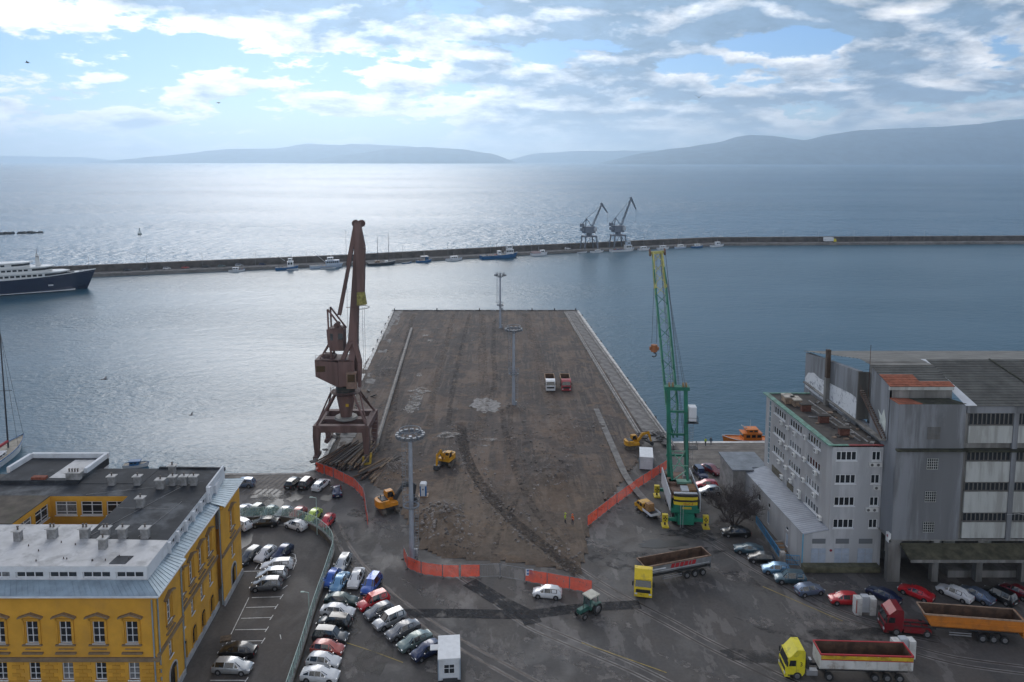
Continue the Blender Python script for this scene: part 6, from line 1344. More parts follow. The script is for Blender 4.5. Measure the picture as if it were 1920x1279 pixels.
for k_, (px_x, kd, cl, lb) in enumerate(((-212, 'hatch', 'black', 'black car first beyond the yacht bow on the mole'), (-203, 'sedan', 'dark grey', 'dark grey car second beyond the yacht bow on the mole'), (-193, 'hatch', 'white', 'white car among dark ones on the mole'), (-184, 'hatch', 'faded red', 'faded red car on the mole'), (-174, 'sedan', 'black', 'black saloon beyond the red car on the mole'), (-166, 'hatch', 'green grey', 'grey green car on the mole'), (-157, 'suv', 'silver', 'silver car beside the white van on the mole'), (38, 'suv', 'white', 'white car near the far grey cranes on the mole'), (-145, 'hatch', 'navy', 'navy car near the small fishing boats on the mole'))):
    p, a = mole_at(px_x, 6.5); r = car(kd, cl, p, math.degrees(a) + 4, lb, 'cars parked on the mole'); r.location.z = -.6
p, a = mole_at(238, 4.0); T = thing('box_truck', (p[0], p[1], -.6), a, 'white box truck with a yellow cab on the mole', 'truck'); MB().bx(-6.4, .4, -1.25, 1.25, 1.0, 3.7).build('box_body', white_r, T); MB().yprism([(.6, .5), (2.5, .5), (2.5, 1.6), (2.2, 2.7), (.6, 2.7)], -1.2, 1.2).build('cab', yel2, T); MB().bx(-6.2, 2.2, -.5, .5, .6, .95).build('chassis', chas, T)
for x in (-5.2, -4.0, 1.6):
    for s_ in (-1, 1): wheel_parts(T, x, s_ * 1.05, .48, .3)
# two grey cranes on the mole
gcm = mat('far_crane_grey', (.13, .15, .185), .7, var=.2, vscale=.3)
def far_crane(x, top, jib, label):
    p, a = mole_at(x, 4.8); C_ = thing('quay_crane', (p[0], p[1], -.6), a, label, 'crane', 'grey cranes on the mole')
    for sx, sy in ((-1, -1), (1, -1), (1, 1), (-1, 1)): MB().bar((sx * 5, sy * 3.6, 0), (sx * 4, sy * 3, 8.5), .7).build('leg', gcm, C_)
    MB().bx(-4.6, 4.6, -3.5, 3.5, 8.3, 9.2).cyl((0, 0, 9.2), (0, 0, 11), 2, 1.8, 10).build('portal', gcm, C_)
    for sx in (-1, 1): MB().bar((sx * 4.8, -3.4, 2), (sx * .5, -3.2, 8.4), .3).build('brace', gcm, C_)
    MB().bx(-4.2, 3.6, -2.4, 2.4, 11, 15.5).bx(-6.0, -4.2, -1.6, 1.6, 12.5, 14.5).build('machine_house', gcm, C_); MB().bx(2.2, 4.4, -3.2, -1.6, 12.2, 15).build('cab', whp, C_)
    MB().bar((-3, 0, 15.5), (-2.2, 0, 21), .5).bar((-2.2, 0, 21), (2, 0, 15.5), .4).bar((-2.2, 0, 21), (-5.5, 0, 17), .4).box((-5.4, 0, 16.5), (2.2, 2.4, 2.2)).build('a_frame', gcm, C_)
    b0, b1 = Vector((2.0, 0, 14)), Vector(top); bm3 = MB()
    for s_ in (-1, 1):
        for q_ in (0, 1): bm3.bar(b0 + Vector((0, s_ * 1.3, q_ * 1.4)), b1 + Vector((0, s_ * .6, q_ * .5)), .2)
    for k_ in range(10):
        t0, t1 = k_ / 10, (k_ + 1) / 10; s_ = 1 if k_ % 2 else -1; bm3.bar(b0.lerp(b1, t0) + Vector((0, s_ * 1.1, 0)), b0.lerp(b1, t1) + Vector((0, -s_ * 1.0, .6)), .18).bar(b0.lerp(b1, t0), b0.lerp(b1, t1) + Vector((0, 0, 1.0)), .16)
    bm3.build('boom', gcm, C_); MB().tbar(b1 + Vector((-.8, 0, 1.0)), Vector(jib), 1.2, 1.3, .7, .6).build('jib', gcm, C_); MB().cyl((-2.2, 0, 21), b1, .12, .12, 5).cyl(jib, (jib[0], 0, 17), .07, .07, 4).build('cable', cable_m, C_)
far_crane(53, (9.6, 0, 30.5), (14.0, 0, 24.5), 'left one of the two grey cranes on the mole')
far_crane(74, (10.2, 0, 34.2), (14.0, 0, 26.5), 'right, taller one of the two grey cranes on the mole')

# ------------------------------------------------------------------ boats
def hull(root, L, W, fb, m, deckm, bow=.28, sheer=.5, stern=.8, boot=None, draft=.8):
    """bow at +x; waterline z=0"""
    N = 16; secs = []
    for i in range(N + 1):
        t_ = i / N; x = -L / 2 + L * t_; w_ = W / 2 * (stern + (1 - stern) * min(1, t_ / .3)) if t_ < .3 else W / 2 * (1 - max(0, (t_ - (1 - bow * 1.6)) / (bow * 1.6)) ** 2.0)
        zt = fb * (1 + sheer * max(0, (t_ - .35) / .65) ** 2); xw = x - max(0, t_ - .75) / .25 * L * .06
        secs.append([(xw, 0, -draft), (xw, max(w_ * .82, .02) if t_ < 1 else .02, -.05), (x, max(w_, .03), zt)])
    vs_ = []; fs_ = []
    for s_ in secs: vs_ += [(s_[2][0], -s_[2][1], s_[2][2]), (s_[1][0], -s_[1][1], s_[1][2]), s_[0], s_[1], s_[2]]
    for i in range(N):
        for j in range(4): a = i * 5 + j; fs_.append((a, a + 1, a + 6, a + 5))
    fs_.append((0, 1, 2, 3, 4)); h_ = MB().add(vs_, fs_).build('hull', m, root, 40)
    dv, df = [], []
    for s_ in secs: dv += [(s_[2][0], -s_[2][1] * .96, s_[2][2] - .12 * fb), (s_[2][0], s_[2][1] * .96, s_[2][2] - .12 * fb)]
    for i in range(N): df.append((2 * i, 2 * i + 1, 2 * i + 3, 2 * i + 2))
    MB().add(dv, df).build('deck', deckm, root)
    ru = MB()
    for i in range(N):
        for j in (0, 4):
            a, b = vs_[i * 5 + j], vs_[(i + 1) * 5 + j]; ru.bar(a, b, .05 + L * .004)
    ru.build('rub_rail', boot or m, root)
    return h_
bw = mat('boat_white', (.66, .67, .68), .5, var=.06, vscale=.5); bb = mat('boat_blue', (.015, .10, .24), .5, var=.15, vscale=.5); bdk = mat('boat_deck', (.30, .27, .22), .8, var=.25, vscale=1); bdark = mat('boat_dark', (.035, .038, .045), .6); bwd = mat('boat_wood', (.20, .11, .05), .6, var=.3, vscale=1); bpale = mat('boat_pale_blue', (.40, .47, .56), .5, var=.1); bpink = mat('boat_red_trim', (.40, .12, .10), .6)
def boat(name, p, deg, L, W, fb, hm_, label, cabins=(), masts=(), extra=None, cat='boat', group='boats moored along the mole', deckm=None):
    b = thing(name, (p[0], p[1], WZ), R(deg), label, cat, group); hull(b, L, W, fb, hm_, deckm or bdk, boot=bw if hm_ is not bw else bb)
    for (x0, x1, w_, z0, z1, m) in cabins:
        c_ = MB().xprism([(-w_ / 2, z0), (w_ / 2, z0), (w_ / 2 * .9, z1), (-w_ / 2 * .9, z1)], x0, x1).bx(x0 - .15, x1 + .25, -w_ / 2 * .98, w_ / 2 * .98, z1, z1 + .12).build('cabin', m, b)
        wz0, wz1 = z0 + (z1 - z0) * .45, z0 + (z1 - z0) * .85
        for s_ in (-1, 1):
            n = max(2, int((x1 - x0) / 1.2))
            for k_ in range(n): xa = x0 + .2 + (x1 - x0 - .4) * k_ / n; MB().bx(xa, xa + (x1 - x0 - .4) / n * .7, s_ * w_ / 2 * .94, s_ * w_ / 2 * 1.0, wz0, wz1).build('cabin_window', glass_d, c_)
        MB().bx(x1, x1 + .04, -w_ / 2 * .8, w_ / 2 * .8, wz0, wz1).build('cabin_window', glass_d, c_)
    for (x, z0, h_, r_) in masts: MB().cyl((x, 0, z0), (x, 0, z0 + h_), r_, r_ * .6, 6).build('mast', bdark if r_ > .08 else bw, b)
    if extra: extra(b)
    return b
def on_mole(px_x, off): p, a = mole_at(px_x, -off); return p, math.degrees(a)
def gear(b, x0=-3, x1=-1, z=1.0):
    r2 = random.Random(int(x0 * 100))
    for k_ in range(6): MB().box((r2.uniform(x0, x1), r2.uniform(-.8, .8), z + .25), (r2.uniform(.4, 1.1), r2.uniform(.4, .9), r2.uniform(.3, .6))).build('deck_gear', r2.choice((bwd, bdark, bpink, MATS['cab_tan'], bb)), b)
def boom_ex(x, z, tx, tz):
    return lambda b: (MB().cyl((x, 0, z), (tx, 0, tz), .12, .07, 6).build('cargo_boom', bw, b), gear(b, -5, -2, 1.2))
(p, d_) = on_mole(-155, 3); boat('fishing_boat', p, d_ + 2, 9, 3, .9, bw, 'small white fishing boat moored left of the blue trawlers', ((-2.2, 1.0, 1.8, .8, 2.3, bw),), ((.2, 2.3, 2.4, .06),), lambda b: gear(b, 1.4, 3, .9))
(p, d_) = on_mole(-129, 4.2); boat('trawler', p, d_ + 4, 13, 4.2, 1.5, bb, 'blue trawler with white wheelhouse and raised stern gantry', ((.2, 3.4, 2.8, 1.4, 4.6, bw), (.8, 2.8, 2.2, 4.7, 6.2, bw)), ((-4.5, 1.4, 6.5, .1), (3.0, 6.2, 3.6, .08)), boom_ex(-1, 5.0, -5.0, 8.0))
(p, d_) = on_mole(-125, 8.4); boat('rowing_boat', p, d_ - 2, 6.5, 2.2, .6, bpale, 'small pale blue boat tied outside the blue trawler')
(p, d_) = on_mole(-108, 4.2); boat('passenger_boat', p, d_ + 4, 19, 4.8, 1.6, bpale, 'long pale blue passenger boat with a slanting cargo boom', ((-.5, 7.0, 3.6, 1.6, 4.2, bpale), (.5, 3.6, 3.0, 4.3, 5.9, bw)), ((2.5, 5.9, 3, .08),), boom_ex(-1.0, 3.5, -7.5, 9.5))
(p, d_) = on_mole(-106, 8.8); boat('rowing_boat', p, d_, 9, 2.6, .7, bw, 'low white boat tied outside the long passenger boat')
(p, d_) = on_mole(-78, 4.2); boat('schooner', p, d_, 17, 4.6, 1.5, bdark, 'dark two-masted schooner behind the brown crane', ((-4.0, -1.5, 2.2, 1.3, 2.4, bwd), (2.0, 3.6, 1.8, 1.4, 2.2, bw)), ((-2.5, 1.2, 16, .17), (4.2, 1.2, 18, .17)), lambda b: (gear(b, -1, 2, 1.2), MB().cyl((8.4, 0, 2.0), (11, 0, 3.0), .1, .06, 6).build('bowsprit', bwd, b)))
(p, d_) = on_mole(-54, 3.6); boat('fishing_boat', p, d_ + 5, 10, 3.4, 1.2, bb, 'small blue fishing boat with a pale gantry over its deck', ((1.0, 2.6, 2.0, 1.2, 3.0, bb),), ((0, 1.2, 5.5, .08),), lambda b: (MB().bx(-2.2, 2.4, -1.3, 1.3, 3.6, 3.75).bar((-2, -1.2, 1), (-2, -1.2, 3.6), .1).bar((-2, 1.2, 1), (-2, 1.2, 3.6), .1).build('gantry', bw, b), gear(b, -3.5, -1, 1.0)))
(p, d_) = on_mole(-64, 4.2); boat('rowing_boat', p, d_, 6, 2.2, .6, bb, 'little open blue boat tied behind the blue fishing boat')
(p, d_) = on_mole(-36, 4.0); boat('motor_cruiser', p, d_ + 3, 11, 3.6, 1.2, bw, 'white motor cruiser with a flat roof left of the big blue trawler', ((-2.5, 1.8, 2.8, 1.1, 2.6, bw),), ((-.4, 2.6, 2.2, .05),))
(p, d_) = on_mole(-8, 5.2); boat('trawler', p, d_ + 1, 26, 6.4, 2.2, bb, 'large blue trawler with white bridge near its bow', ((4.0, 9.0, 4.4, 2.4, 5.2, bw), (5.2, 8.4, 3.6, 5.3, 7.8, bw), (-1.4, .6, 3.0, 2.2, 4.6, bw)), ((9.3, 7, 3, .1), (-2.0, 2.2, 7.5, .16), (-9.5, 2.0, 5, .14)), lambda b: (gear(b, -9, -3, 2.0), gear(b, -7, -1, 2.0), MB().cyl((3.0, 0, 4.6), (3.0, 0, 7.4), 1.5, 1.3, 12).build('net_drum', mat('net_brown', (.13, .11, .10), .9), b)))
(p, d_) = on_mole(18, 4); boat('fishing_boat', p, d_ + 2, 12, 3.8, 1.5, bw, 'white boat with a pink side awning right of the big blue trawler', ((.8, 3.4, 2.6, 1.4, 3.4, bw),), ((-.5, 1.5, 4.5, .08),), lambda b: MB().bx(-5.0, .4, -1.7, -1.6, 1.5, 2.7).bx(-5.0, .4, 1.6, 1.7, 1.5, 2.7).build('awning', mat('awning_pink', (.45, .34, .33), .8), b))
(p, d_) = on_mole(47.5, 3); boat('rowing_boat', p, d_, 7, 2.4, .8, bw, 'open white boat left of the far grey cranes')
(p, d_) = on_mole(58, 3.6); boat('sloop', p, d_ + 2, 10, 3.0, 1.0, bw, 'white sloop moored under the left grey crane', ((-1.5, 2.0, 1.8, 1.0, 1.7, bw),), ((.5, 1.0, 9, .08),), deckm=bdk)
(p, d_) = on_mole(76, 4.4); boat('ferry_boat', p, d_ + 2, 19, 5.0, 1.5, bw, 'long white boat with dark deck moored under the right grey crane', ((2.0, 6.5, 3.6, 1.5, 4.2, bw), (3.0, 5.6, 3.0, 4.3, 6.4, bpale)), ((4.2, 6.4, 4, .08),), lambda b: (gear(b, -7, 0, 1.3), gear(b, -5, 1, 1.3)))
for k_, (x, hm2, lb) in enumerate(((92, bw, 'white motor boat first to the right of the grey cranes'), (106.5, bw, 'white cabin boat second to the right of the grey cranes'), (120, bpale, 'pale covered boat third to the right of the grey cranes'), (133, bb, 'blue motor boat beside the last white boat on the mole'), (149, bw, 'white boat with tall wheelhouse at the right end of the moored row'))):
    (p, d_) = on_mole(x, 3.8); boat('motor_boat', p, d_ + 3 * (-1) ** k_, 9.5 + (k_ == 4) * 2.5, 3.2, 1.2, hm2, lb, ((-2.8 + k_ * .3, 1.6, 2.4, 1.1, 2.5 + (k_ == 4) * .9, bw),), ((0, 2.5, 1.8 + (k_ % 3), .05),))
# the big dark yacht entering on the left
navy_h = mat('yacht_navy', (.008, .013, .040), .18, spec=.6, coat=.6); yw = mat('yacht_white', (.62, .63, .62), .4, var=.04, vscale=.2); galv_y = mat('yacht_aerial', (.25, .25, .25), .6); yg = mat('yacht_glass', (.018, .02, .024), .1)
V = thing('motor_yacht', (-233, 346.5, WZ), R(29), 'large motor yacht with dark navy hull and white decks at the left edge', 'yacht')
hull(V, 66, 11.5, 7.2, navy_h, yw, .30, .30, .9, yw, 1.0)
MB().bx(-33, 24, -5.9, 5.9, .55, .75).build('waterline_stripe', yw, V).scale = (1, .97, 1)
def ydeck(x0, x1, w_, z0, z1, nose, name='deckhouse'):
    pts = [(x0, -w_ / 2), (x1 - nose, -w_ / 2), (x1 - nose * .35, -w_ * .36), (x1, 0), (x1 - nose * .35, w_ * .36), (x1 - nose, w_ / 2), (x0, w_ / 2)]
    d0 = MB().prism(pts, z0, z1).build(name, yw, V)
    MB().prism([(x + (1.2 if x > x0 + 1 else -.8), y * 1.07) for x, y in pts], z1, z1 + .45).build('overhang', yw, d0)
    n = int((x1 - nose - x0 - 1) / 2.2)
    for s_ in (-1, 1):
        for k_ in range(n): xa = x0 + .8 + k_ * 2.2; MB().bx(xa, xa + 1.6, s_ * (w_ / 2 - .02), s_ * (w_ / 2 + .04), z0 + (z1 - z0) * .42, z0 + (z1 - z0) * .82).build('deck_window', yg, d0)
    for k_ in range(2):
        a, b = pts[1 + k_], pts[2 + k_]; c_, e_ = pts[5 - k_], pts[4 - k_]
        for (p_, q_) in ((a, b), (e_, c_)):
            MB().add([(p_[0] + .03, p_[1] * 1.005, z0 + (z1 - z0) * .4), (q_[0] + .03, q_[1] * 1.005, z0 + (z1 - z0) * .4), (q_[0] + .03, q_[1] * 1.005, z0 + (z1 - z0) * .85), (p_[0] + .03, p_[1] * 1.005, z0 + (z1 - z0) * .85)], [(0, 1, 2, 3)]).build('deck_window', yg, d0)
ydeck(-31, 21, 10.0, 7.0, 9.4, 9); ydeck(-30, 15, 9.0, 9.85, 12.0, 8); ydeck(-28, 6, 7.6, 12.45, 14.4, 7)
MB().tbar((9.4, 0, 12.4), (9.0, 0, 18.0), 1.6, 2.2, .8, 1.1).build('radar_mast', yw, V); MB().cyl((9.0, 0, 18), (9.0, 0, 20.6), .2, .06, 6).box((9.2, 0, 17.0), (1.4, 3.2, .3)).cyl((9.0, 1.2, 17.1), (9.0, 1.2, 18.0), .5, .4, 10).build('aerial', galv_y, V)
MB().bx(24, 26, -1.5, 1.5, 7.9, 8.7).cyl((27.5, 0, 8.4), (27.5, 0, 9.2), .5, .5, 8).build('foredeck_gear', yw, V)
MB().bx(13.2, 15.2, -5.55, -5.45, 3.2, 3.9).build('anchor_pocket', whp, V)
# racing sail boat cut by the left edge
V = boat('sailing_boat', (-106.4, 148.4), 97, 22, 4.6, 1.5, bw, 'white sailing boat with a red boom cover and black mast at the left edge', ((-3.5, 1.5, 2.6, 1.3, 1.9, bw),), ((4.6, 1.3, 27, .18),), lambda b: (MB().cyl((4.4, 0, 3.0), (-5.0, 0, 3.2), .3, .38, 8).build('boom_cover', mat('boom_red', (.32, .02, .03), .7), b), MB().cyl((4.6, 0, 27), (10.8, 0, 2.2), .03, .03, 5).cyl((4.6, 0, 27), (4.2, 2.2, 1.5), .03, .03, 5).cyl((4.6, 0, 27), (4.2, -2.2, 1.5), .03, .03, 5).bar((4.6, -1.6, 14), (4.6, 1.6, 14), .08).build('rigging', cable_m, b)), 'sailing boat', 'boats by the left quay')
boat('motor_boat', (-76.7, 146.8), 8, 5.0, 2.0, .6, bw, 'small boat just showing beyond the palace roof', ((-1.2, .6, 1.4, .5, 1.2, bb),), group='boats by the left quay')
# orange pilot boat
po = mat('pilot_orange', (.62, .17, .015), .5, var=.12, vscale=.8)
V = boat('pilot_boat', (51.0, 158.2), 182, 10.0, 3.4, 1.6, po, 'orange pilot boat moored at the quay left of the office', ((-3.4, .6, 2.6, 1.5, 3.0, po), (-2.6, -.2, 2.2, 3.05, 3.8, po)), ((-1.2, 3.8, 2.0, .06),), lambda b: MB().bar((-.5, 0, 3.9), (.8, 0, 4.6), .18).build('searchlight_arm', bw, b), 'pilot boat', 'boats by the right quay', po)

# ------------------------------------------------------------------ flood-light masts
galv = mat('galvanised_steel', (.36, .39, .44), .5, .35, var=.1, vscale=.8); galv_d = mat('dull_galvanised', (.20, .215, .235), .6, .3)
def mast(p, n, label, ring=2.0):
    m = thing('floodlight_mast', (p[0], p[1], .15), 0, label, 'light mast', 'flood-light masts')
    MB().cyl((0, 0, 0), (0, 0, 19.2), .42, .27, 14).build('pole', galv, m, 50); MB().cyl((0, 0, -.1), (0, 0, .25), .9, .9, 14).build('base', conc_d, m)
    for r_, z in ((ring, 19.2), (ring, 20.2), (ring * .62, 19.2)): MB().torus((0, 0, z), r_, .07, 24, 5).build('head_ring', galv_d, m)
    sp = MB()
    for k_ in range(8): a = 2 * math.pi * k_ / 8; sp.bar((.2 * math.cos(a), .2 * math.sin(a), 18.3), (ring * math.cos(a), ring * math.sin(a), 19.2), .09); sp.bar((ring * math.cos(a), ring * math.sin(a), 19.2), (ring * math.cos(a), ring * math.sin(a), 20.2), .06)
    sp.build('spokes', galv_d, m)
    fl_ = MB().box((0, 0, 0), (.42, .7, .5), 0, (1.0, .8)).mesh('floodlight', galv_d); le_ = MB().bx(.2, .23, -.3, .3, -.2, .2).mesh('lamp_glass', mat('floodlight_glass', (.12, .125, .13), .3))
    for k_ in range(n):
        a = 2 * math.pi * (k_ + .5) / n; o = inst(fl_, 'floodlight', m, ((ring + .35) * math.cos(a), (ring + .35) * math.sin(a), 19.35), a); inst(le_, 'lamp_glass', o, (0, 0, 0), 0)
    pf = MB().torus((0, 0, 8.5), 1.12, .15, 18, 4).torus((0, 0, 9.6), 1.25, .035, 18, 4).torus((0, 0, 9.1), 1.25, .03, 18, 4)
    for k_ in range(9): a = 2 * math.pi * k_ / 9; pf.bar((1.25 * math.cos(a), 1.25 * math.sin(a), 8.5), (1.25 * math.cos(a), 1.25 * math.sin(a), 9.6), .04)
    pf.build('service_platform', galv_d, m)
    for x, z0, z1 in ((-1.0, 9, 18.5), (.8, .3, 8.4)):
        ld = MB().bar((x - .25, 0, z0), (x - .25, 0, z1), .05).bar((x + .25, 0, z0), (x + .25, 0, z1), .05)
        k_ = z0
        while k_ < z1: ld.bar((x - .25, 0, k_), (x + .25, 0, k_), .04); k_ += .45
        k_ = z0 + 2.2
        while k_ < z1: ld.torus((x, -.3, k_), .36, .02, 8, 3); k_ += 1.1
        for k_ in range(4): zz = z0 + (z1 - z0) * (k_ + .5) / 4; ld.bar((x, 0, zz), (0, 0, zz), .05)
        ld.build('caged_ladder', galv_d, m)
    MB().box((.55, .5, .8), (.5, .35, 1.1)).build('switch_box', whp, m)
mast((-15.1, 107), 14, 'nearest flood-light mast, inside the orange mesh bend', 1.6); mast((0.4, 176.6), 12, 'flood-light mast in the middle of the pier', 1.6); mast((-4.2, 262.4), 10, 'farthest flood-light mast near the end of the pier', 1.6)

# ------------------------------------------------------------------ orange mesh fence
mesh_o = bpy.data.materials.new('orange_mesh'); mesh_o.use_nodes = True; nt = mesh_o.node_tree; b_ = nt.nodes['Principled BSDF']; b_.inputs['Base Color'].default_value = (.92, .085, .035, 1); b_.inputs['Roughness'].default_value = .7
g_ = nn(nt, 'ShaderNodeTexCoord').outputs['Object']; al = mth(nt, 'ADD', mth(nt, 'MULTIPLY', noi(nt, g_, 1.1, 4, .6), .7), .22, clamp=True); nt.links.new(al, b_.inputs['Alpha'])
b_.inputs['Transmission Weight'].default_value = 0
tsl = nn(nt, 'ShaderNodeBsdfTranslucent'); tsl.inputs[0].default_value = (.95, .10, .035, 1); mx = nn(nt, 'ShaderNodeMixShader'); tr_ = nn(nt, 'ShaderNodeBsdfTransparent'); mx2 = nn(nt, 'ShaderNodeMixShader'); mx.inputs[0].default_value = .45
for l_ in list(b_.inputs['Alpha'].links): nt.links.remove(l_)
b_.inputs['Alpha'].default_value = 1.0
nt.links.new(b_.outputs[0], mx.inputs[1]); nt.links.new(tsl.outputs[0], mx.inputs[2]); nt.links.new(al, mx2.inputs[0]); nt.links.new(tr_.outputs[0], mx2.inputs[1]); nt.links.new(mx.outputs[0], mx2.inputs[2]); nt.links.new(mx2.outputs[0], nt.nodes['Material Output'].inputs[0])
def panel_run(pts, label, start=0, netted=True, h=1.95):
    P = [Vector((*p, 0)) for p in pts]; k_ = 0
    for a, b in zip(P, P[1:]):
        L = (b - a).length; n = max(1, round(L / 3.3))
        for i in range(n):
            s_, e_ = a.lerp(b, i / n), a.lerp(b, (i + 1) / n); w_ = (e_ - s_).length - .06; ang = math.atan2(e_.y - s_.y, e_.x - s_.x); rz = random.Random(start * 31 + k_)
            f = thing('fence_panel', (s_.x, s_.y, .02), ang + rz.uniform(-.03, .03), ORD[k_] + ' ' + label, 'fence panel', 'orange mesh fence panels')
            fr_ = MB()
            for x in (0, w_): fr_.bar((x, 0, 0), (x, 0, h + .1), .05)
            fr_.bar((0, 0, .12), (w_, 0, .12), .035); fr_.bar((0, 0, h), (w_, 0, h), .035)
            if not netted:
                for q_ in range(1, 8): fr_.bar((w_ * q_ / 8, 0, .1), (w_ * q_ / 8, 0, h), .012)
            fr_.build('frame', galv_d, f)
            if netted:
                n2 = 8; vs_ = []; fs_ = []
                for q_ in range(n2 + 1):
                    x = .02 + (w_ - .04) * q_ / n2; y = .06 * math.sin(q_ * 1.7 + k_) ; sag = -.10 * math.sin(math.pi * q_ / n2) * rz.random()
                    vs_ += [(x, y, .06 + .05 * rz.random()), (x, y * .6 - .02, h * .5), (x, .03, h - .03 + sag)]
                for q_ in range(n2): fs_ += [(q_ * 3, q_ * 3 + 3, q_ * 3 + 4, q_ * 3 + 1), (q_ * 3 + 1, q_ * 3 + 4, q_ * 3 + 5, q_ * 3 + 2)]
                MB().add(vs_, fs_).build('mesh_net', mesh_o, f, 60)
            for x in (.0,): MB().box((x, 0, .06), (.22, .7, .12)).build('foot_block', conc_d, f)
            k_ += 1
panel_run([(-38.1, 139.3), (-33.9, 136.3), (-29, 131.7), (-26.4, 127.3), (-25, 122.1), (-23.6, 116.9)], 'orange mesh panel from the water beside the navy patrol car', 1)
panel_run([(-16.4, 107.3), (-15.5, 104.6), (-13.2, 103), (-10, 102.2), (-7.6, 102.1)], 'orange mesh panel in the bend round the nearest light mast', 2)
panel_run([(-7.4, 102.2), (-4.6, 102.2)], 'orange mesh panel, standing alone right of the mast bend', 3)
panel_run([(-4.6, 102.2), (-1.7, 102.3), (1.8, 101.2)], 'bare steel fence panel from the left closing the gap between the orange meshes', 4, False)
panel_run([(1.9, 101.1), (8.1, 99.1), (11.2, 98.1)], 'orange mesh panel from the left behind the muddy white car', 5)
panel_run([(12.4, 117.2), (16.5, 122.9), (22.4, 130.8), (30.4, 140.3)], 'orange mesh panel from the workers towards the green crane', 6)
s_ = thing('site_sign', (*(1.9, 101.1), .02), 0, 'white sign with blue safety symbols on the orange mesh', 'sign'); s_.location.y -= .12
MB().bx(.05, 1.15, -.02, .0, 1.0, 2.0).build('board', white_r, s_)
for i, (x, z) in enumerate(((.2, 1.6), (.65, 1.6), (.2, 1.12), (.65, 1.12))): MB().cyl((x + .17, -.03, z + .15), (x + .17, -.021, z + .15), .15, .15, 12).build('symbol', mat('sign_blue', (.02, .10, .35), .5) if i != 1 else mat('sign_sky', (.15, .40, .60), .5), s_)

# ------------------------------------------------------------------ cabins, toilet, gate posts
def cabin(name, p, rz, w_, l_, h_, label, windows, door=None, stripe=True, cat='cabin', wallm=None):
    c_ = thing(name, (p[0], p[1], .05), rz, label, cat); wallm = wallm or mat('cabin_white', (.60, .62, .64), .5, var=.05, dirt=(.35, .34, .32), dscale=.8, damt=.4)
    MB().bx(0, w_, 0, l_, .1, h_).build('body', wallm, c_); MB().bx(-.06, w_ + .06, -.06, l_ + .06, h_, h_ + .14).build('roof', mat('cabin_roof', (.66, .67, .67), .6, var=.08), c_); MB().bx(-.02, w_ + .02, -.02, l_ + .02, 0, .14).build('base_frame', chas, c_)
    for x, y in ((0, 0), (w_, 0), (w_, l_), (0, l_)): MB().bx(x - .06, x + .06, y - .06, y + .06, .14, h_).build('corner_post', mat('cabin_trim', (.30, .36, .42), .5), c_)
    for (x0, x1, z0, z1) in windows:
        o = MB().bx(x0, x1, -.03, -.005, z0, z1).build('window', glass_d, c_); f_ = MB(); xm = (x0 + x1) / 2
        for a in ((x0 - .04, x0 + .03), (x1 - .03, x1 + .04), (xm - .03, xm + .03)): f_.bx(*a, -.05, -.03, z0, z1)
        for z in (z0 - .03, z1 - .03, (z0 * .45 + z1 * .55)): f_.bx(x0 + .03, x1 - .03, -.048, -.03, z, z + .06)
        f_.build('frame', frame_w, o)
    for k_ in range(int(l_ / .5)): MB().bx(-.015, 0.0, .2 + k_ * .5, .24 + k_ * .5, .2, h_ - .1).build('panel_joint', MATS['cabin_trim'], c_)
    if door: MB().bx(-.04, -.005, door[0], door[1], .15, 2.1).build('door', mat('cabin_door', (.5, .52, .54), .5), c_)
    return c_
cb1 = cabin('site_cabin', ((-8.5, 80.4)), R(5), 2.5, 4.2, 2.7, 'white site cabin with a barred window beside the angled cars', ((.65, 1.85, 1.0, 2.1),), (2.5, 3.5))
MB().bx(.5, 2.2, -.7, -.06, .25, .42).build('step', chas, cb1); MB().bx(-1.0, -.06, 2.6, 3.6, 2.1, 2.2).build('porch', MATS['cabin_roof'], cb1)
cb2 = cabin('storage_container', ((24.9, 140)), R(-9), 2.5, 5.0, 2.5, 'white storage container standing before the orange mesh', (), None)
wc = thing('portable_toilet', (*(-15.9, 127.8), .2), R(0), 'blue and white portable toilet beside the orange excavator', 'portable toilet')
MB().bx(-.55, .55, 0, 1.1, .1, 2.0).build('body', mat('toilet_blue', (.02, .12, .32), .5), wc); MB().bx(-.35, .35, -.04, -.005, .12, 1.95).build('door', white_r, wc); MB().bx(-.12, .12, -.06, -.04, 1.25, 1.55).build('door_sign', MATS['vent_grey'], wc)
MB().yprism([(-.62, 2.0), (.62, 2.0), (.6, 2.2), (.4, 2.42), (-.4, 2.42), (-.6, 2.2)], -.06, 1.16).build('roof', white_r, wc)
MB().bx(-.9, .9, -.3, 1.4, 0, .1).build('pallet', bwd, wc)
def gate_post(p, rz, label):
    g = thing('gate_barrier_post', (p[0], p[1], .01), rz, label, 'gate post', 'white gate posts in the yard')
    for x0, x1 in ((-1.35, -.5), (.55, 1.35)): MB().bx(x0, x1, -.5, .5, 0, 2.3).build('concrete_block', mat('white_block', (.56, .555, .53), .8, var=.12, vscale=1, dirt=(.30, .27, .24), dscale=1), g)
    MB().bx(-.45, .5, -.35, .45, .35, 2.5).build('grey_cabinet', whp, g); MB().bx(-.5, .55, -.4, .4, .0, .34).build('plinth', conc_d, g); MB().bx(-1.3, -1.15, -.515, -.5, .3, 2.1).build('stripe', bpink, g)
gate_post((46.9, 93.6), R(-3), 'white gate post block beside the red truck cab'); gate_post((47.4, 84.8), R(2), 'white gate post block at the tail of the white tipper')

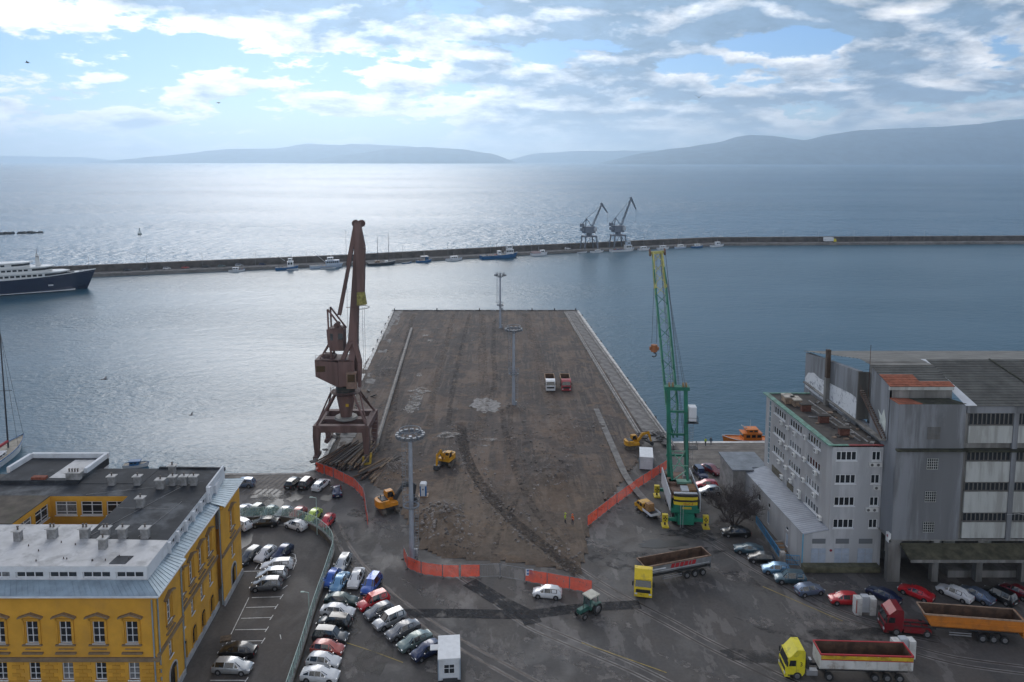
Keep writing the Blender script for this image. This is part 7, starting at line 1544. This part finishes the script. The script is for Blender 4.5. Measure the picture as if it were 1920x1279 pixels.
# ------------------------------------------------------------------ car park: ground sheet, wall, glass fence, bay lines
WL = [(-60, 118.8)] + [(-44.9, 118.9), (-40.2, 119.4), (-35.4, 118.1), (-31, 114.9), (-27.7, 109.9), (-26.9, 103.2), (-26.3, 93.5), (-25.6, 84.9), (-25.3, 80.3)] + [(-24.6, 70)]
tag(MB().poly([(x, y, .006) for x, y in WL] + [(-38, 70, .006), (-39.7, 103.5, .006), (-60, 103.5, .006)]).build('car_park_ground', lot_asph), kind='structure')
def smooth_line(P, n=5):
    P = [Vector((*p, 0)) for p in P]; Q = []
    for i in range(len(P) - 1):
        a = P[max(i - 1, 0)]; b = P[i]; c_ = P[i + 1]; d_ = P[min(i + 2, len(P) - 1)]
        for k_ in range(n):
            t = k_ / n; Q.append(.5 * ((2 * b) + (c_ - a) * t + (2 * a - 5 * b + 4 * c_ - d_) * t * t + (3 * b - a - 3 * c_ + d_) * t ** 3))
    return Q + [P[-1]]
Q = smooth_line(WL); wallc = mat('car_park_wall', (.11, .085, .06), .9, var=.3, vscale=1, dirt=(.05, .05, .035), dscale=.7); gl_f = mat('pale_green_mesh_glass', (.36, .50, .46), .35, alpha=.33); gl_p = mat('pale_green_post', (.38, .50, .45), .5)
F = thing('glass_fence', (0, 0, 0), 0, 'curved low wall with pale green glass fence round the car park', 'fence')
wv = MB()
for a, b in zip(Q, Q[1:]): wv.bar((a.x, a.y, .42), (b.x, b.y, .42), .34, .84)
wv.build('low_wall', wallc, F)
cp = MB()
for a, b in zip(Q, Q[1:]): cp.bar((a.x, a.y, .88), (b.x, b.y, .88), .44, .08)
cp.build('wall_cap', conc_d, F)
for i, (a, b) in enumerate(zip(Q, Q[1:])):
    n = max(1, round((b - a).length / 1.9))
    for k_ in range(n):
        s_, e_ = a.lerp(b, k_ / n), a.lerp(b, (k_ + 1) / n)
        MB().bar((s_.x, s_.y, 1.68), (e_.x, e_.y, 1.68), .02, 1.42).build('glass_panel', gl_f, F)
        MB().bar((s_.x, s_.y, .9), (s_.x, s_.y, 2.45), .06).build('post', gl_p, F)
        MB().bar((s_.x, s_.y, 2.42), (e_.x, e_.y, 2.42), .05).build('top_rail', gl_p, F)
def line(a, b, wd=.11, z=.014, m=white_p, name='bay_marking'):
    o = MB().bar((a[0], a[1], z), (b[0], b[1], z), wd, .006).build(name, m); tag(o, kind='structure')
for (l_, r_) in (((-35, 80.7), (-30.9, 80.7)), ((-35.5, 87.8), (-31.3, 87.9)), ((-35.6, 90.1), (-31.6, 90.2)), ((-35.7, 92.5), (-31.8, 92.7)), ((-35.9, 94.9), (-31.9, 95.1)), ((-35.9, 97.2), (-31.9, 97.4)), ((-39.8, 103.8), (-37.1, 103.9)), ((-45, 117.8), (-37.3, 117.8))):
    line(l_, r_); d_ = Vector((r_[0] - l_[0], r_[1] - l_[1])).normalized(); line((r_[0] + .0 * d_.x, r_[1] - .55), (r_[0] + .10, r_[1] + .55), .11, .0185)
for a, b in (((-36.3, 97.2), (-35.6, 86.5)), ((-37.9, 104.3), (-37.8, 108.5)), ((-35.7, 106.7), (-36.1, 110.1)), ((-29.1, 88.2), (-29.5, 89.1)), ((-33.2, 108.5), (-32.5, 106.7)), ((-32.5, 106.7), (-32.3, 104.3)), ((-34.1, 109.1), (-33.2, 108.5)), ((-33.9, 107.9), (-32.7, 107.3)), ((-33.7, 106.7), (-32.3, 105.9)), ((-33.5, 105.5), (-32.3, 104.9)), ((-37.3, 117.8), (-37.1, 119.6)), ((-32.6, 101.9), (-32.2, 102.8)), ((-32.3, 99.4), (-31.9, 100.2))): line(a, b, .10, .0195)
ribbon([(-20.7, 87.5), (-17, 85.8), (-13.1, 83.8)], .12, .018, 'yellow_line', yellow_p); ribbon([(35.5, 99.9), (39.3, 96), (43.3, 91.9)], .12, .03, 'yellow_line', yellow_p)
for a in (((8.7, 87.5), (18.2, 82)),): line(*a, .12, .03, yellow_p, 'yellow_line')
# striped paving by the water left and right
rnd = random.Random(21)
for i in range(13):
    x = -51.5 + i * 1.05; o = MB().box((0, 0, .02), (.32, 8.2, .05)).build('paving_strip', strip_c); o.location = (x, 133.2, 0); o.rotation_euler.z = R(-14); tag(o, kind='structure')
tag(MB().poly([(-54, 129, .008), (-38.5, 129, .008), (-39.2, 137.9, .008), (-54, 137.9, .008)]).build('quay_apron', bands), kind='structure')
tag(MB().poly([(36.0, 137, .008), (60, 137, .008), (60, 154.3, .008), (34.6, 154.3, .008)]).build('quay_apron', bands), kind='structure')
for i in range(6): line((35.5, 140.5 + i * 2.4), (60, 140.5 + i * 2.4), .28, .02, conc_d if i % 2 else steel, 'paving_joint')
line((34.4, 154.2), (58, 154.4), .9, .06, white_st, 'quay_edge'); line((-39, 138.1), (-56, 137.9), .8, .06, conc, 'quay_edge')
# lamp posts by the car park
for p, h_, lb in (((-31.4, 114.6), 6.2, 'slim pale lamp post at the bend of the glass fence'), ((-26.7, 92.5), 3.6, 'short pale lamp post beside the glass fence')):
    l_ = thing('lamp_post', (*p, 0), 0, lb, 'lamp post'); MB().cyl((0, 0, 0), (0, 0, h_), .07, .05, 8).build('post', gl_p, l_); MB().bar((0, 0, h_), (-.7, 0, h_ + .15), .06).box((-.8, 0, h_ + .12), (.45, .2, .1)).build('lamp_head', gl_p, l_)
# blue railing and gate by the office
blu = mat('blue_railing', (.03, .22, .42), .5, var=.1)
RL = thing('blue_railing', (0, 0, 0), 0, 'bright blue railing beside the office annex', 'railing'); a, b = Vector((40.3, 117.6, 0)), Vector((40.3, 106.0, 0))
n = 30
for k_ in range(n + 1): p = a.lerp(b, k_ / n); MB().bar((p.x, p.y, .5), (p.x, p.y, 1.75), .05 if k_ % 6 else .1).build('baluster', blu, RL)
for z in (.55, 1.72): MB().bar((a.x, a.y, z), (b.x, b.y, z), .07).build('rail', blu, RL)
MB().bar((a.x, a.y, .25), (b.x, b.y, .25), .3, .5).build('kerb_wall', conc_d, RL); MB().bx(39.95, 40.65, 105.3, 105.9, 0, 2.1).build('pillar', conc, RL)
GT = thing('blue_gate', (40.7, 105.5, 0), R(-8), 'bright blue gate between the pillar and the annex', 'gate')
for k_ in range(10): MB().bar((k_ * .22, 0, .15), (k_ * .22, 0, 1.7), .04).build('bar', blu, GT)
for z in (.2, .9, 1.65): MB().bar((0, 0, z), (2.0, 0, z), .06).build('rail', blu, GT)
ST = thing('outside_steps', (42.0, 108.6, 0), 0, 'brown steps against the annex wall behind the blue railing', 'steps')
for k_ in range(7): MB().bx(-1.0, .2, k_ * .34, k_ * .34 + .38, 0, .15 + k_ * .13).build('step', bwd if k_ % 2 else conc_d, ST)
# ------------------------------------------------------------------ bare tree
bark = mat('dark_bark', (.085, .070, .066), .95, var=.3, vscale=3)
TRE = thing('bare_tree', (*(36.7, 117.8), 0), 0, 'leafless dark tree over the cars beside the office annex', 'tree')
rt = random.Random(3); trunk = MB(); twig = MB(); cnt = [0]
def grow(p, d_, L, r_, lev):
    q_ = p; n = 3
    for k_ in range(n):
        d_ = (d_ + Vector((rt.uniform(-1, 1), rt.uniform(-1, 1), rt.uniform(-.6, .8))) * .16).normalized(); e_ = q_ + d_ * L / n; ra, rb_ = r_ * (1 - .25 * k_ / n), r_ * (1 - .25 * (k_ + 1) / n)
        (trunk if lev < 2 else twig).cyl(q_, e_, ra, rb_, 6 if lev < 2 else 3, False); q_ = e_
        if lev < 5 and (k_ > 0 or lev > 1):
            for _ in range(2 if lev < 4 else 3):
                ax = Vector((rt.uniform(-1, 1), rt.uniform(-1, 1), rt.uniform(-.25, .75))).normalized(); grow(q_, (d_ * .75 + ax * .85).normalized(), L * rt.uniform(.55, .78), r_ * .55, lev + 1)
for sx in range(5):
    a = sx * 1.26 + .4; grow(Vector((math.cos(a) * .25, math.sin(a) * .25, 0)), Vector((math.cos(a) * .8, math.sin(a) * .6, 1.0)).normalized(), 3.0, .15, 1)
trunk.build('trunk', bark, TRE); twig.build('crown', bark, TRE)
# ------------------------------------------------------------------ poles stacked under the brown crane
polem = [mat('pole_rust', (.10, .06, .04), .85, var=.4, vscale=.6), mat('pole_grey', (.13, .115, .10), .85, var=.4, vscale=.5), mat('pole_dark', (.045, .036, .032), .85, var=.4, vscale=.6), mat('pole_tan', (.20, .14, .09), .85, var=.35, vscale=.6)]
pm = [MB().cyl((-6.2, 0, 0), (6.2, 0, 0), .17, .14, 7).mesh('pole', m_, 50) for m_ in polem]
rp_ = random.Random(8)
for i in range(96):
    t_ = rp_.random(); lay = int(i / 20); x = -37.2 + (i % 20) * .40 + rp_.uniform(-.2, .2); o = bpy.data.objects.new('pole', rp_.choice(pm)); col.objects.link(o)
    o.location = (x + .8, 145.6 + rp_.uniform(-.8, .8), .2 + lay * .25 + rp_.uniform(0, .1)); o.rotation_euler = (0, rp_.uniform(-.03, .03), R(70 + (i % 20) * .5) + rp_.uniform(-.10, .10)); o.scale = (rp_.uniform(.8, 1.05), 1, 1); tag(o, 'long worn pole lying in the stack under the brown crane', 'pole', 'poles stacked under the brown crane')
for i in range(16):
    o = bpy.data.objects.new('pole', rp_.choice(pm)); col.objects.link(o); o.location = (-26.2 + rp_.uniform(-1.8, 2.0), 139.5 + rp_.uniform(-2, 2), .35 + rp_.uniform(0, .7)); o.rotation_euler = (0, rp_.uniform(-.12, .06), R(rp_.uniform(45, 82))); o.scale = (rp_.uniform(.35, .75), 1.2, 1.2); tag(o, 'short thick pole in the loose heap right of the brown crane', 'pole', 'poles in the loose heap')
gb = MB(); 
for a, b in (((0, 0, .3), (1.5, .6, .3)), ((1.5, .6, .3), (1.7, .8, 2.4)), ((.2, .3, .2), (.2, .3, 1.8))): gb.bar(a, b, .4)
tag(gb.build('scrap_beam', mat('scrap_yellow', (.36, .24, .03), .8, var=.4, vscale=1.2), loc=(-29.6, 141.8, 0)), 'yellow painted scrap beams at the crane leg', 'scrap')
# broken slabs at the right pier corner and along the left edge
slab_m = [conc_d, mat('slab_dark', (.05, .048, .046), .9, var=.3, vscale=1)]
for i in range(46):
    right = i < 26; c_ = (32.2, 156.5) if right else (-38.5, 172); x, y = rp_.gauss(c_[0], 1.5 if right else 1.6), rp_.gauss(c_[1], 2.2 if right else 14)
    if right and x > 33.9: x = 33.0
    o = MB().box((0, 0, 0), (rp_.uniform(.6, 1.8), rp_.uniform(.5, 1.2), rp_.uniform(.15, .3))).build('broken_slab', slab_m[i % 2]); o.location = (x, y, .35 + rp_.uniform(0, .35)); o.rotation_euler = (rp_.uniform(-.4, .4), rp_.uniform(-.4, .4), rp_.uniform(0, 3)); tag(o, 'broken concrete slab in the heap beside the small yellow excavator' if right else 'broken concrete slab lying along the left edge of the pier', 'slab', 'broken slabs by the excavator' if right else 'broken slabs along the left pier edge')
# ------------------------------------------------------------------ people
hiv_y = mat('hi_vis_yellow', (.45, .58, .03), .7); hiv_o = mat('hi_vis_orange', (.70, .13, .02), .7); navy_t = mat('work_trousers', (.02, .025, .045), .9); skin_m = mat('skin', (.40, .23, .16), .6); blackj = mat('black_jacket', (.02, .02, .022), .9)
def person(p, rz, top, label, helmet=None, stride=.12, z=0.0, bend=.0, armout=.08):
    V_ = [((0, 0, .95), .135), ((0, 0, 1.12), .13), ((0, bend * .3, 1.32), .165), ((0, bend * .5, 1.46), .10), ((0, bend * .5, 1.54), .058), ((0, bend * .55, 1.66), .098), ((0, bend * .55 + .01, 1.76), .075),
          ((-.10, 0, .88), .10), ((-.11, -stride, .50), .072), ((-.12, -stride * 1.2, .10), .05), ((-.12, -stride * 1.2 - .14, .05), .042), ((.10, 0, .88), .10), ((.11, stride * .6, .50), .072), ((.12, stride, .10), .05), ((.12, stride - .14, .05), .042),
          ((-.20, bend * .4, 1.42), .075), ((-.24 - armout, bend * .4 + .03, 1.15), .052), ((-.22 - armout, bend * .4 - .12, .93), .042), ((-.21 - armout, bend * .4 - .16, .83), .04), ((.20, bend * .4, 1.42), .075), ((.24 + armout, bend * .4 + .03, 1.15), .052), ((.22 + armout, bend * .4 - .1, .93), .042), ((.21 + armout, bend * .4 - .13, .83), .04)]
    E_ = [(0, 1), (1, 2), (2, 3), (3, 4), (4, 5), (5, 6), (0, 7), (7, 8), (8, 9), (9, 10), (0, 11), (11, 12), (12, 13), (13, 14), (2, 15), (15, 16), (16, 17), (17, 18), (2, 19), (19, 20), (20, 21), (21, 22)]
    me = bpy.data.meshes.new('body_skeleton'); me.from_pydata([v[0] for v in V_], E_, []); tmp = bpy.data.objects.new('body_tmp', me); col.objects.link(tmp)
    tmp.modifiers.new('s', 'SKIN'); tmp.modifiers.new('u', 'SUBSURF').levels = 1
    for i, v in enumerate(V_): me.skin_vertices[0].data[i].radius = (v[1], v[1] * .85)
    me.skin_vertices[0].data[0].use_root = True
    dg = bpy.context.evaluated_depsgraph_get(); m2 = bpy.data.meshes.new_from_object(tmp.evaluated_get(dg)); bpy.data.objects.remove(tmp)
    m2.materials.clear()
    for x in (navy_t, top, skin_m): m2.materials.append(x)
    for f in m2.polygons:
        c_ = f.center; f.material_index = 0 if c_.z < .98 and abs(c_.x) < .19 else (2 if c_.z > 1.50 or (c_.z < .90 and abs(c_.x) > .2) else 1); f.use_smooth = True
    P_ = thing('person', (p[0], p[1], z), rz, label, 'person', 'people on the quay'); o = bpy.data.objects.new('body', m2); col.objects.link(o); o.parent = P_
    if helmet:
        h_ = MB().cyl((0, 0, 1.72), (0, 0, 1.80), .135, .12, 12).cyl((0, 0, 1.80), (0, 0, 1.87), .12, .05, 12).bx(-.1, .1, -.2, -.08, 1.715, 1.735); h_.build('helmet', helmet, P_, 50)
        MB().cyl((0, bend * .35, 1.08), (0, bend * .35, 1.13), .155, .16, 12, False).build('reflective_band', white_r, P_)
    else: MB().cyl((0, .01, 1.70), (0, .02, 1.79), .105, .06, 10).build('hair', bdark, P_, 60)
    return P_
person((8.8, 117.9), R(70), hiv_y, 'worker in a yellow hi-vis jacket and helmet at the edge of the dug ground', MATS['hi_vis_yellow'], z=.25)
person((10, 117.6), R(-60), hiv_o, 'worker in an orange hi-vis jacket next to the yellow one', MATS['hi_vis_orange'], z=.2, stride=.05)
person((40.9, 152.3), R(20), hiv_y, 'person in a yellow hi-vis vest on the far quay', None, z=.03); person((42.1, 152.6), R(-20), blackj, 'person in black standing on the far quay', None, stride=.18, z=.03)
# ------------------------------------------------------------------ gulls, buoy, rocks
gullm = mat('gull_grey', (.10, .10, .11), .8)
def gull(x, y, z, rz, s, flap, label):
    g = thing('gull', (x, y, z), rz, label, 'bird', 'gulls in flight'); b = MB()
    for i in range(6):
        pass
    MB().cyl((-.32, 0, 0), (0, 0, .02), .03, .09, 8).cyl((0, 0, .02), (.26, 0, .03), .09, .06, 8).cyl((.26, 0, .03), (.40, 0, .02), .055, .015, 8).build('body', gullm, g).scale = (s, s, s)
    for q_ in (-1, 1):
        w_ = MB().add([(.10, q_ * .05, .04), (.16, q_ * .38, .04 + flap * .5), (-.05, q_ * .85, .04 + flap), (-.10, q_ * .40, .03 + flap * .5), (-.10, q_ * .05, .03), (.10, q_ * .05, .02), (.16, q_ * .38, .02 + flap * .5), (-.10, q_ * .40, .01 + flap * .5), (-.10, q_ * .05, .01)], [(0, 1, 3, 4), (1, 2, 3), (5, 8, 7, 6), (6, 7, 2)]).build('wing', gullm, g); w_.scale = (s, s, s)
    t_ = MB().add([(-.3, -.03, 0), (-.5, -.1, 0), (-.5, .1, 0), (-.3, .03, 0), (-.3, 0, .03)], [(0, 1, 2, 3), (0, 4, 3), (0, 1, 4), (3, 4, 2), (1, 2, 4)]).build('tail', gullm, g); t_.scale = (s, s, s)
def at_sky(px_, py_, Y_): 
    return px_, py_, Y_
gull(-50.9, 80, 70.2, R(200), .6, .25, 'gull gliding in the open sky at the far left'); gull(-34.9, 90, 66.8, R(20), .6, -.1, 'gull low in the sky left of centre'); gull(22.7, 92, 67.6, R(70), .7, .5, 'gull against the grey clouds right of centre')
gull(-74, 132, 20.5, R(10), 1.6, .12, 'gull skimming over the harbour at the left'); gull(-62, 140, 11, R(190), 1.3, .25, 'gull low over the water nearer the brown crane')
bu = thing('navigation_buoy', (-313.9, 626.5, WZ), 0, 'small dark navigation buoy out at sea on the left', 'buoy'); bgm = mat('buoy_green', (.02, .06, .05), .6); MB().cyl((0, 0, -.3), (0, 0, 1.0), 1.5, 1.6, 14).build('float', bgm, bu); tw = MB()
for k_ in range(4): a = k_ * math.pi / 2; tw.bar((math.cos(a), math.sin(a), 1), (.3 * math.cos(a), .3 * math.sin(a), 4.2), .14)
tw.cyl((0, 0, 4.0), (0, 0, 5.0), .35, .35, 8).cyl((0, 0, 5.0), (0, 0, 5.9), .5, .02, 8).build('lattice_top', bgm, bu)
rk = MB(); rr_ = random.Random(4)
for i in range(380):
    t_ = rr_.random(); t_ = t_ if not .74 < t_ < .80 else .9; x, y = -480 + 74 * t_ + rr_.gauss(0, 1), 606 + 35 * t_ + rr_.gauss(0, 2.2 * (1.2 - t_)); s_ = (.4 + 2.2 * rr_.random() ** 2.5) * (1.25 - t_ * .6); vs_ = []
    for dx, dy, dz in ((-1, -1, -1), (1, -1, -1), (1, 1, -1), (-1, 1, -1), (-.6, -.6, .8), (.7, -.5, .7), (.6, .7, .9), (-.7, .6, .7)): vs_.append((x + s_ * dx * rr_.uniform(.7, 1.3), y + s_ * dy * rr_.uniform(.7, 1.3), WZ + .4 + s_ * dz * rr_.uniform(.6, 1.1)))
    rk.add(vs_, [(4, 5, 6, 7), (0, 1, 5, 4), (1, 2, 6, 5), (2, 3, 7, 6), (3, 0, 4, 7)])
tag(rk.build('rock_spit', mat('wet_rock', (.035, .036, .036), .8, var=.4, vscale=.2)), 'low spit of dark rocks at the left edge of the sea', 'rocks', kind='stuff')
